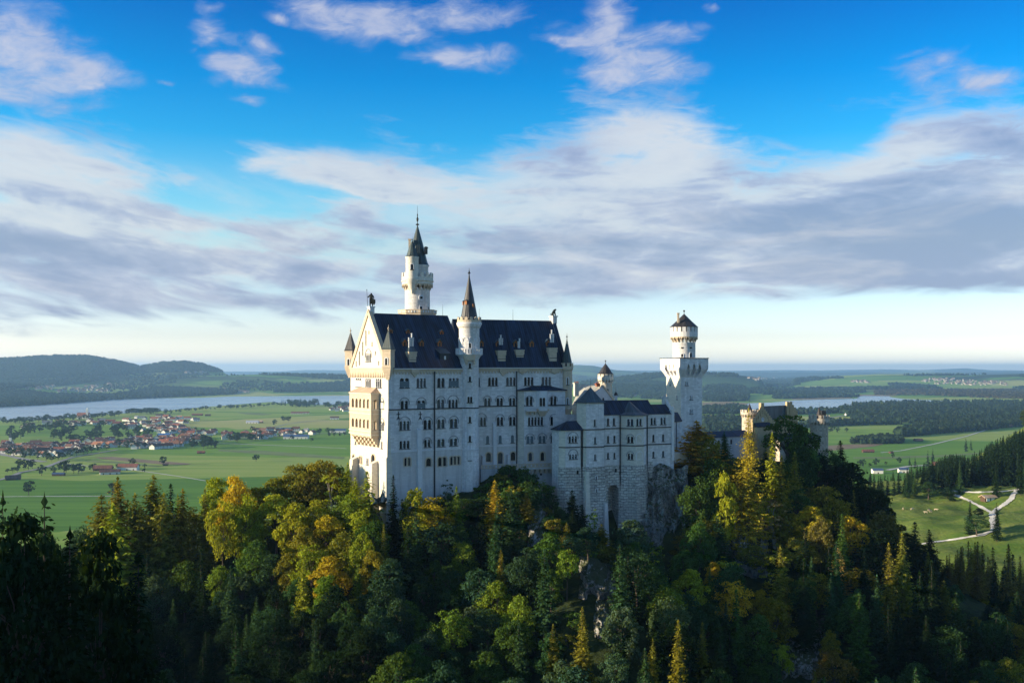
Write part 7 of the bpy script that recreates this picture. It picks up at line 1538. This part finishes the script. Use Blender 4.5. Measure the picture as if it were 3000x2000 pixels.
# ---- trees of the plain: small single meshes
def small_tree(seed, conifer=False):
    if conifer: tr, V, Q, h, Rc = proto_spruce(seed, 20, 4.0, .05, .55, .8, 1.9)
    else: tr, V, Q, h, Rc = proto_broad(seed, 13, 5.4, 34, 46, .58, .42, 1.15)
    tv = np.array(tr.v); k = len(V); me = bpy.data.meshes.new('field_tree'); me.from_pydata(np.concatenate([V, tv]).tolist(), [], Q.tolist() + [tuple(k + i for i in f) for f in tr.f])
    me.materials.append(M['needle'] if conifer else M['leaf']); me.materials.append(M['bark']); mi = [0] * len(Q) + [1] * len(tr.f); me.polygons.foreach_set('material_index', mi); return me, h
SM = [small_tree(700 + i) for i in range(4)]; SC = [small_tree(710 + i, True) for i in range(2)]
FT = []
def ftree(px, py, h, con=False, col=(.025, .05, .022), zone='plain', w=1.0):
    g = hit(px, py) if py > 1140 else None
    if g is None: return
    me, h0 = (SC if con else SM)[int(hr.integers(2 if con else 4))]; o = bpy.data.objects.new('field_tree' if not con else 'field_conifer', me); C.objects.link(o)
    o.location = g; s = h / h0; o.scale = (s * w, s * w, s); o.rotation_euler = (0, 0, hr.uniform(0, 6.28)); j = hr.uniform(.75, 1.3); o.color = (*[v * j for v in col], 1); FT.append((o, zone, px, py, con, h))
for px, py, h in [(57, 1372, 17), (70, 1376, 18), (83, 1376, 19), (95, 1372, 16), (122, 1393, 18), (156, 1388, 13), (187, 1388, 24), (194, 1384, 16), (216, 1387, 18), (229, 1387, 19), (240, 1385, 13), (266, 1378, 11), (275, 1376, 12), (345, 1372, 9), (388, 1366, 15), (402, 1370, 9), (422, 1384, 8), (424, 1371, 8), (479, 1362, 17), (750, 1352, 15), (84, 1450, 21), (330, 1457, 22), (37, 1384, 10), (51, 1383, 12), (22, 1385, 8), (740, 1265, 17), (855, 1288, 12), (913, 1294, 11), (830, 1236, 22), (845, 1236, 21), (805, 1247, 20), (2480, 1266, 13), (2617, 1342, 9), (2567, 1365, 14), (2634, 1358, 12), (2596, 1362, 7), (2530, 1368, 14), (2520, 1366, 12), (2548, 1368, 8), (2455, 1268, 16), (2440, 1266, 18), (2430, 1268, 13), (936, 1272, 18), (960, 1272, 18), (975, 1270, 15), (965, 1278, 10), (980, 1278, 11), (996, 1278, 10), (1010, 1277, 12)]: ftree(px, py, h)
for px, py, h in [(182, 1345, 15), (170, 1348, 18), (150, 1352, 14), (205, 1340, 17), (224, 1335, 19), (244, 1331, 18), (256, 1328, 18), (268, 1325, 17), (290, 1322, 18), (312, 1319, 15), (135, 1350, 19), (110, 1345, 17), (88, 1340, 20), (60, 1335, 20), (40, 1338, 18), (25, 1335, 19), (70, 1345, 13), (370, 1312, 18), (385, 1314, 20), (403, 1313, 15), (350, 1308, 19)]: ftree(px, py, h, zone='village road')
for px, py, h in [(2665, 1362, 17), (2681, 1371, 21), (2718, 1366, 30), (2733, 1352, 26), (2830, 1322, 30), (2845, 1318, 24)]: ftree(px, py, h, True, zone='wood edge')
for px, py in sample([(20, 1262), (180, 1247), (330, 1250), (410, 1266), (460, 1280), (300, 1290), (230, 1300), (150, 1292), (60, 1296), (20, 1290)], 95, hr):
    if not (70 < px < 150 and 1272 < py < 1300): ftree(px, py, hr.uniform(15, 24), hr.random() < .12, zone='village park', w=1.15)
for px, py in sample([(560, 1298), (625, 1293), (632, 1312), (575, 1318), (545, 1318)], 22, hr): ftree(px, py, hr.uniform(15, 23), hr.random() < .3, zone='copse')
for k in range(5):
    for px, py in sample(ZONES[k][2], (30, 22, 8, 16, 6)[k], hr): ftree(px, py, hr.uniform(8, 15), hr.random() < .2, zone='among houses')
for i in range(46):
    t_ = i / 45; px = 5 + t_ * 345 + hr.normal() * 3; py = np.interp(px, [0, 120, 200, 300, 350, 460], [1240, 1236, 1230, 1224, 1218, 1212]) + hr.normal() * 1.5; ftree(px, py, hr.uniform(12, 24), zone='shore', w=1.25)
for i in range(16): ftree(372 + i * 6 + hr.normal() * 2, 1212 + hr.normal(), hr.uniform(18, 27), zone='shore', w=1.2)
for i in range(48):
    px = 478 + i * 7.4 + hr.normal() * 3; py = np.interp(px, [478, 560, 640, 700, 800, 840], [1213, 1204, 1197, 1196, 1188, 1186]) + hr.normal() * 1.0
    if hr.random() < .8: ftree(px, py, hr.uniform(9, 20), zone='shore', w=1.2)
for px, py in sample([(815, 1186), (830, 1180), (930, 1180), (940, 1188), (880, 1194)], 60, hr): ftree(px, py, hr.uniform(20, 32), hr.random() < .75, zone='peninsula', w=1.2)
for px, py in sample([(940, 1186), (1010, 1186), (1035, 1192), (965, 1196), (935, 1192)], 22, hr): ftree(px, py, hr.uniform(14, 24), zone='peninsula', w=1.2)
for px, py in sample([(660, 1290), (720, 1280), (780, 1284), (780, 1290), (690, 1296)], 22, hr): ftree(px, py, hr.uniform(12, 20), zone='roadside')
for px, py in [(850, 1189), (905, 1192), (668, 1196), (676, 1197), (684, 1196), (868, 1195)]: ftree(px, py, hr.uniform(14, 24), zone='shore')
# ---- woods read as one mass: many small crowns in one mesh each
def crowns(name, XYZ, hgt, conifer, col, spread=.32, kind='stuff', seed=1):
    rng = np.random.default_rng(seed); n = len(XYZ); K = 6
    ang = np.arange(K) * 2 * math.pi / K
    prof_c = [(.55, .10), (1.0, .16), (.62, .50), (.30, .78)]; prof_b = [(.5, .12), (1.0, .36), (.92, .66), (.5, .9)]
    con = rng.random(n) < conifer
    rings = []
    for j in range(4):
        r = np.where(con, prof_c[j][0], prof_b[j][0]); zf = np.where(con, prof_c[j][1], prof_b[j][1])
        R_ = r[:, None] * (hgt * np.where(con, spread * .75, spread * 1.25))[:, None] * rng.uniform(.7, 1.3, (n, K)); a = ang[None, :] + rng.random(n)[:, None] * 6.28
        rings.append(np.stack([XYZ[:, 0:1] + R_ * np.cos(a), XYZ[:, 1:2] + R_ * np.sin(a), XYZ[:, 2:3] + (hgt * zf)[:, None] + hgt[:, None] * rng.normal(size=(n, K)) * .035], -1))
    tip = np.stack([XYZ[:, 0], XYZ[:, 1], XYZ[:, 2] + hgt], -1)[:, None, :]
    V = np.concatenate(rings + [tip], 1); base = (np.arange(n) * (4 * K + 1))[:, None]; Fs = []
    for j in range(3):
        for i in range(K):
            i2 = (i + 1) % K; Fs.append(np.stack([base[:, 0] + j * K + i, base[:, 0] + j * K + i2, base[:, 0] + (j + 1) * K + i2, base[:, 0] + (j + 1) * K + i], 1))
    for i in range(0, K, 2): Fs.append(np.stack([base[:, 0] + 3 * K + i, base[:, 0] + 3 * K + i + 1, base[:, 0] + 3 * K + (i + 2) % K, base[:, 0] + 4 * K], 1))
    me = fast_mesh(name, V.reshape(-1, 3), np.concatenate(Fs), M['woods']); o = bpy.data.objects.new(name, me); C.objects.link(o); o.color = (*col, 1); tag(o, kind=kind); return o
def woods_mat():
    m, nt, out = new_mat('distant_tree_crowns'); col = N(nt, 'ObjectInfo').outputs['Color']; rnd = N(nt, 'NewGeometry').outputs['Random Per Island']
    k = maprange(nt, rnd, 0, 1, .55, 1.5); cmb = N(nt, 'CombineColor', None, i0=k, i1=k, i2=k).outputs[0]
    c = mixc(nt, 1.0, col, cmb, 'MULTIPLY'); r2 = mathn(nt, 'FRACT', mathn(nt, 'MULTIPLY', rnd, 13.7)); c = mixc(nt, maprange(nt, r2, .8, 1, 0, .7), c, mixc(nt, 1.0, c, (2.0, 1.3, .7), 'MULTIPLY'))
    p = N(nt, 'NewGeometry').outputs['Position']; n = noise(nt, p, .35, 3, .7); c = mixc(nt, maprange(nt, n, .4, .6, 0, .6), c, (.008, .014, .008))
    finish(nt, out, c, .95, n, 1.0, 2.5, .05); return m
M['woods'] = woods_mat()
def wood(name, polys, per, hr_, conifer, col, keep=None, seed=1, spread=.32):
    rng = np.random.default_rng(seed); pts = []
    for poly in polys:
        xs_ = [p[0] for p in poly]; ys_ = [p[1] for p in poly]; n = int((max(xs_) - min(xs_)) * (max(ys_) - min(ys_)) / per)
        a = rng.uniform(min(xs_), max(xs_), n); b = rng.uniform(min(ys_), max(ys_), n); k = inpoly(a, b, poly); pts.append(np.stack([a[k], b[k]], 1))
    pts = np.concatenate(pts); q, ok = hits(pts[:, 0], pts[:, 1], 300, 30000, 260); q = q[ok]; pts = pts[ok]
    if keep is not None: kk = keep(q, pts); q = q[kk]
    q[:, 2] -= 1.0
    return crowns(name, q, rng.uniform(*hr_, len(q)), conifer, col, spread, seed=seed)
wood('forest_band', [[(2465, 1198), (2500, 1187), (2600, 1183), (2760, 1180), (3080, 1178), (3080, 1240), (2960, 1246), (2880, 1258), (2760, 1262), (2700, 1248), (2660, 1238), (2560, 1234), (2500, 1230), (2475, 1215)]], 7.0, (17, 27), .8, (.022, .042, .020), seed=2)
wood('forest_strip', [[(2620, 1272), (2700, 1254), (2800, 1254), (2900, 1246), (3080, 1234), (3080, 1244), (2960, 1252), (2880, 1262), (2760, 1270), (2640, 1281)]], 5.0, (15, 24), .6, (.024, .045, .020), seed=3)
wood('copse', [[(2488, 1300), (2520, 1291), (2600, 1284), (2645, 1291), (2645, 1299), (2560, 1301)]], 5.0, (11, 19), .2, (.028, .050, .022), seed=4)
wood('tree_row', [[(2300, 1250), (2380, 1244), (2440, 1239), (2520, 1240), (2640, 1238), (2640, 1244), (2500, 1247), (2400, 1250), (2330, 1258)]], 6.0, (14, 24), .55, (.024, .045, .022), seed=5)
wood('shore_wood', [[(2200, 1214), (2300, 1206), (2420, 1205), (2480, 1199), (2560, 1196), (2560, 1206), (2400, 1213), (2290, 1216)], [(2058, 1196), (2150, 1191), (2200, 1201), (2190, 1213), (2058, 1214)], [(2058, 1232), (2170, 1230), (2200, 1240), (2195, 1268), (2060, 1268)]], 6.0, (14, 26), .4, (.024, .046, .026), seed=6)
# the wood behind the meadow edge
def behind():
    rng = np.random.default_rng(8); x = rng.uniform(230, 640, 5600); y = rng.uniform(700, 1180, 5600); px = 1500 + F * x / y; z = near_f(x, y)
    lim = np.interp(px, [2540, 2640, 2700, 2760, 2800, 2840, 2870, 2900, 2960, 3000, 3200], [1390, 1375, 1350, 1330, 1322, 1330, 1312, 1290, 1262, 1245, 1200]) + rng.uniform(0, 40, len(x))
    h = np.minimum(rng.uniform(20, 29, len(x)), E - (lim - HY) * y / F - z); k = (px > 2545) & (px < 3100) & (h > 10) & (HY + (E - z) * F / y < np.interp(px, [2540, 2780, 2800, 3060], [1458, 1454, 1428, 1422]))
    X, Hh = np.stack([x[k], y[k], z[k] - 1], 1), h[k]; protos = [proto_spruce(720 + i, 20, 3.7, .05, .62, .75, 1.7)[1:3] for i in range(3)]; VV, QQ, off = [], [], 0
    for i, (p, hh) in enumerate(zip(X, Hh)):
        V, Q = protos[i % 3]; a = rng.uniform(0, 6.28); c_, s_ = math.cos(a), math.sin(a); f = hh / 20; wd = f * rng.uniform(.9, 1.3)
        VV.append(np.stack([p[0] + wd * (V[:, 0] * c_ - V[:, 1] * s_), p[1] + wd * (V[:, 0] * s_ + V[:, 1] * c_), p[2] + f * V[:, 2]], 1)); QQ.append(Q + off); off += len(V)
    me = fast_mesh('dark_forest', np.concatenate(VV), np.concatenate(QQ), M['needle']); o = bpy.data.objects.new('dark_forest', me); C.objects.link(o); o.color = (.020, .042, .018, 1); tag(o, kind='stuff'); print('dark', len(X), off // 4)
behind()
def patchy(th, sc=1100, seed=40): return lambda q, p: fbm(q[:, 0], q[:, 1], sc, 4, seed) > th
wood('hill_forest', [[(-80, 1058), (60, 1049), (170, 1043), (260, 1044), (350, 1059), (410, 1075), (470, 1064), (530, 1060), (590, 1066), (640, 1081), (665, 1092), (560, 1088), (420, 1094), (330, 1100), (200, 1105), (100, 1110), (-80, 1120)]], 2.6, (18, 28), .7, (.016, .034, .020), patchy(.36, 1300), 10, .5)
wood('lakeside_forest', [[(-80, 1146), (80, 1150), (160, 1160), (330, 1159), (420, 1142), (480, 1137), (600, 1141), (700, 1149), (690, 1155), (560, 1161), (400, 1168), (330, 1171), (250, 1177), (130, 1186), (-80, 1196)], [(-80, 1118), (150, 1116), (250, 1108), (310, 1111), (220, 1126), (60, 1138), (-80, 1148)], [(800, 1150), (860, 1132), (940, 1126), (1040, 1118), (1040, 1146), (900, 1149)], [(680, 1091), (760, 1089), (870, 1091), (1040, 1098), (1040, 1113), (940, 1110), (860, 1102), (760, 1098)]], 2.8, (16, 28), .55, (.016, .036, .022), None, 11, .45)
wood('pasture_trees', [[(300, 1100), (600, 1096), (1030, 1108), (1030, 1140), (700, 1148), (480, 1136), (300, 1150)], [(60, 1085), (250, 1085), (330, 1100), (100, 1115)]], 22, (14, 24), .4, (.018, .040, .024), patchy(.54, 420, 44), 12, .5)
wood('rolling_woods', [[(1690, 1100), (2060, 1095), (2400, 1102), (3080, 1096), (3080, 1140), (2700, 1140), (2560, 1142), (2330, 1140), (2200, 1134), (2060, 1128), (1690, 1180)]], 2.8, (18, 30), .6, (.016, .036, .024), patchy(.52, 900, 47), 13, .5)
wood('valley_woods', [[(2058, 1134), (2120, 1128), (2180, 1134), (2200, 1150), (2190, 1174), (2130, 1177), (2058, 1176)], [(2190, 1139), (2330, 1141), (2540, 1147), (2520, 1152), (2340, 1151), (2240, 1157), (2200, 1152)], [(2260, 1163), (2380, 1157), (2500, 1159), (2520, 1163), (2380, 1167), (2270, 1169)], [(1795, 1128), (1900, 1118), (1950, 1122), (1950, 1146), (1860, 1148), (1800, 1141)], [(1870, 1151), (1950, 1149), (1950, 1170), (1880, 1168)], [(1800, 1146), (1860, 1153), (1850, 1167), (1805, 1160)]], 3.2, (16, 28), .6, (.017, .038, .026), patchy(.30, 500, 48), 14, .45)
wood('moor_scrub', [[(2560, 1142), (2800, 1140), (3080, 1142), (3080, 1170), (2900, 1166), (2700, 1158), (2560, 1157)]], 4.5, (8, 16), .15, (.055, .050, .026), patchy(.42, 500, 49), 15, .6)
def far_houses():
    rng = np.random.default_rng(16); b = MB()
    for poly, n in [([(70, 1128), (160, 1124), (175, 1140), (80, 1142)], 45), ([(160, 1140), (220, 1136), (330, 1124), (375, 1134), (300, 1150), (170, 1149)], 90), ([(500, 1146), (620, 1139), (745, 1146), (720, 1153), (520, 1156)], 80), ([(380, 1083), (500, 1086), (490, 1090), (390, 1088)], 26), ([(540, 1088), (620, 1090), (600, 1096), (540, 1094)], 18), ([(2690, 1112), (2760, 1107), (2860, 1114), (2950, 1120), (2950, 1131), (2850, 1128), (2720, 1124)], 120), ([(2190, 1107), (2280, 1105), (2270, 1114), (2200, 1114)], 30), ([(2490, 1114), (2560, 1116), (2550, 1122), (2490, 1120)], 24), ([(1830, 1154), (1870, 1158), (1860, 1164)], 8)]:
        pts = sample(poly, n, rng); q, ok = hits(pts[:, 0], pts[:, 1], 3000, 30000, 260)
        for p in q[ok]:
            s = rng.uniform(1.0, 1.7); house_mb(b, p, 15 * s, 11 * s, 5.5 * s, 9.5 * s, rng.uniform(-.4, .4) + rng.choice([0, 1.57]), p[2], 0, 1)
    o = b.build('distant_houses', [plain_mat('weathered_plaster', (.38, .35, .32), .9, .2), brnt]); tag(o, kind='stuff')
far_houses()
# ---- evening air
def haze():
    b = MB(); b.hexa([(-48000, -48000, -34), (48000, -48000, -34), (48000, 48000, -34), (-48000, 48000, -34), (-48000, -48000, E + 190), (48000, -48000, E + 190), (48000, 48000, E + 190), (-48000, 48000, E + 190)])
    m, nt, out = new_mat('evening_haze'); v = N(nt, 'VolumePrincipled', None, Color=(.36, .63, 1.0, 1), Density=4.4e-5, Anisotropy=.2); nt.links.new(v.outputs[0], out.inputs['Volume'])
    o = b.build('haze', m); tag(o, kind='stuff')
haze()

# ================================================================ NAMES AND LABELS
ORD = ['first', 'second', 'third', 'fourth', 'fifth', 'sixth', 'seventh', 'eighth', 'ninth', 'tenth', 'eleventh', 'twelfth', 'thirteenth', 'fourteenth', 'fifteenth', 'sixteenth', 'seventeenth', 'eighteenth', 'nineteenth', 'twentieth']
ORD += [t + '-' + u for t in ('twenty', 'thirty', 'forty', 'fifty', 'sixty') for u in ORD[:9]]
CW = dict(bright='bright golden', gold='golden', orange='orange', yellowgreen='yellow-green', lime='bright green', green='green', deep='deep green', blue='bluish green', dark='dark', olive='olive', tan='pale tan', grey='grey-green', brown='brownish')
SPW = dict(b='broadleaf', s='spruce', g='towering spruce', l='larch', y='slim tree', r='ragged spruce', u='bush')
COLS = [(200, 'below the village road'), (420, 'below the red farmstead'), (700, 'below the village copse'), (1010, 'below the lone plain tree'), (1140, 'below the sunlit gable'), (1345, 'below the wall anchors'), (1410, 'below the stair tower'), (1640, 'below the terrace'), (1780, 'below the square turret'), (1900, 'below the polygonal bay'), (2060, 'below the bare cliff'),
        (2180, 'below the gallery wing'), (2300, 'below the gatehouse'), (2450, 'below the gate tower'), (2745, 'towards the meadow'), (9999, 'under the forked path')]
ROWS = [(1430, 'topmost'), (1530, 'on the crest'), (1630, 'high on the slope'), (1730, 'halfway up the slope'), (1840, 'low on the slope'), (9999, 'on the lowest slope')]
def nth(items, text, tail):
    """one label for each: a plain one when alone, else counted from the village side"""
    items = sorted(items, key=lambda t: t[0])
    for i, (_, o) in enumerate(items):
        o['label'] = (text + ' ' + tail) if len(items) == 1 else (ORD[min(i, 63)] + ' ' + text + ' ' + tail + ', from the village')
groups = {}
for t in TREES:
    o = t['o']; o['category'] = 'bush' if t['k'] == 'u' else 'tree'
    if t['z'] == 'wood': row, col = '', 'in the wood edge behind the hut meadow'
    elif t['z'] == 'meadow': row, col = '', 'standing on the hut meadow'
    else: row = next(r for m_, r in ROWS if t['pt'] < m_); col = next(c for m_, c in COLS if t['px'] < m_)
    o['group'] = 'bushes below the castle walls' if t['k'] == 'u' else 'trees at the wood edge' if t['z'] == 'wood' else 'spruces below the meadow' if t['z'] == 'lowright' else 'trees of the castle hill'
    groups.setdefault((CW[t['c']], SPW[t['k']], row, col), []).append((t['px'], o))
for (c_, sp, row, col), it in groups.items(): nth(it, c_ + ' ' + sp, (row + ' ' + col).strip())
PLACES = [(330, 1382, 'the red farmstead'), (172, 1393, 'the blue-roofed shed'), (38, 1400, 'the roadside barn'), (480, 1362, 'the brown field'), (750, 1352, 'the empty mid plain'), (84, 1452, 'the lower gravel path'), (740, 1265, 'the pale arched shed'), (868, 1284, 'the white hall'), (840, 1238, 'the pale field road'), (970, 1272, 'the castle gable'), (2480, 1266, 'the gate tower'), (2600, 1345, 'the red field barn'), (2560, 1368, 'the blue-roofed valley building'), (100, 1375, 'the village road')]
fz = {}
for o, zone, px, py, con, h in FT:
    o['category'] = 'tree'; k = 'dark conifer' if con else 'round dark tree'
    if zone in ('plain', 'wood edge'):
        pl = min(PLACES, key=lambda q: (q[0] - px) ** 2 + 4 * (q[1] - py) ** 2)[2]; fz.setdefault((('small ' if h < 11 else 'tall ' if h > 17 else '') + k, pl), []).append((px, o)); o['group'] = 'trees of the plain'
    else:
        o['group'] = 'trees ' + {'shore': 'along the lake shore', 'among houses': 'among the village houses', 'village park': 'of the village park', 'copse': 'of the village copse', 'village road': 'along the village road', 'peninsula': 'of the lake peninsula', 'roadside': 'of the roadside grove'}[zone]
        side = {'shore': ['near the lake church', 'below the open lake', 'towards the peninsula'], 'among houses': ['in the near rows', 'amid the village roofs', 'near the white hall'], 'village park': ['near the spired church', 'in the middle', 'near the maypole']}.get(zone, [''])
        cut = {'shore': (330, 620), 'among houses': (250, 620), 'village park': (160, 320)}.get(zone, ())
        o['label'] = (k + ' ' + {'shore': 'in the shore row', 'among houses': 'between village houses', 'village park': 'in the village park wood', 'copse': 'in the village copse', 'village road': 'beside the village road', 'peninsula': 'in the peninsula wood', 'roadside': 'in the roadside grove'}[zone] + ' ' + (side[sum(px > c_ for c_ in cut)])).strip()
for (k, pl), it in fz.items(): nth(it, k, 'near ' + pl)
for o, zn, rn, px, py in HOUSES:
    sub = {'near rows': [(140, 'by the small spired church'), (300, 'behind the roadside trees'), (480, 'around the maypole'), (9999, 'next to the copse')], 'far quarter': [(420, 'below the lake church'), (520, 'behind the village park'), (9999, 'at the edge of the plain')], 'lakeside row': [(9999, 'in the row by the lake')], 'roadside strip': [(760, 'behind the roadside grove'), (9999, 'around the white hall')], 'lakeshore hamlet': [(9999, 'in the hamlet beside the gable')]}[zn]
    tag(o, 'white village house with ' + rn + ' roof ' + next(v for m_, v in sub if px < m_), 'house', 'houses of the lakeside village')
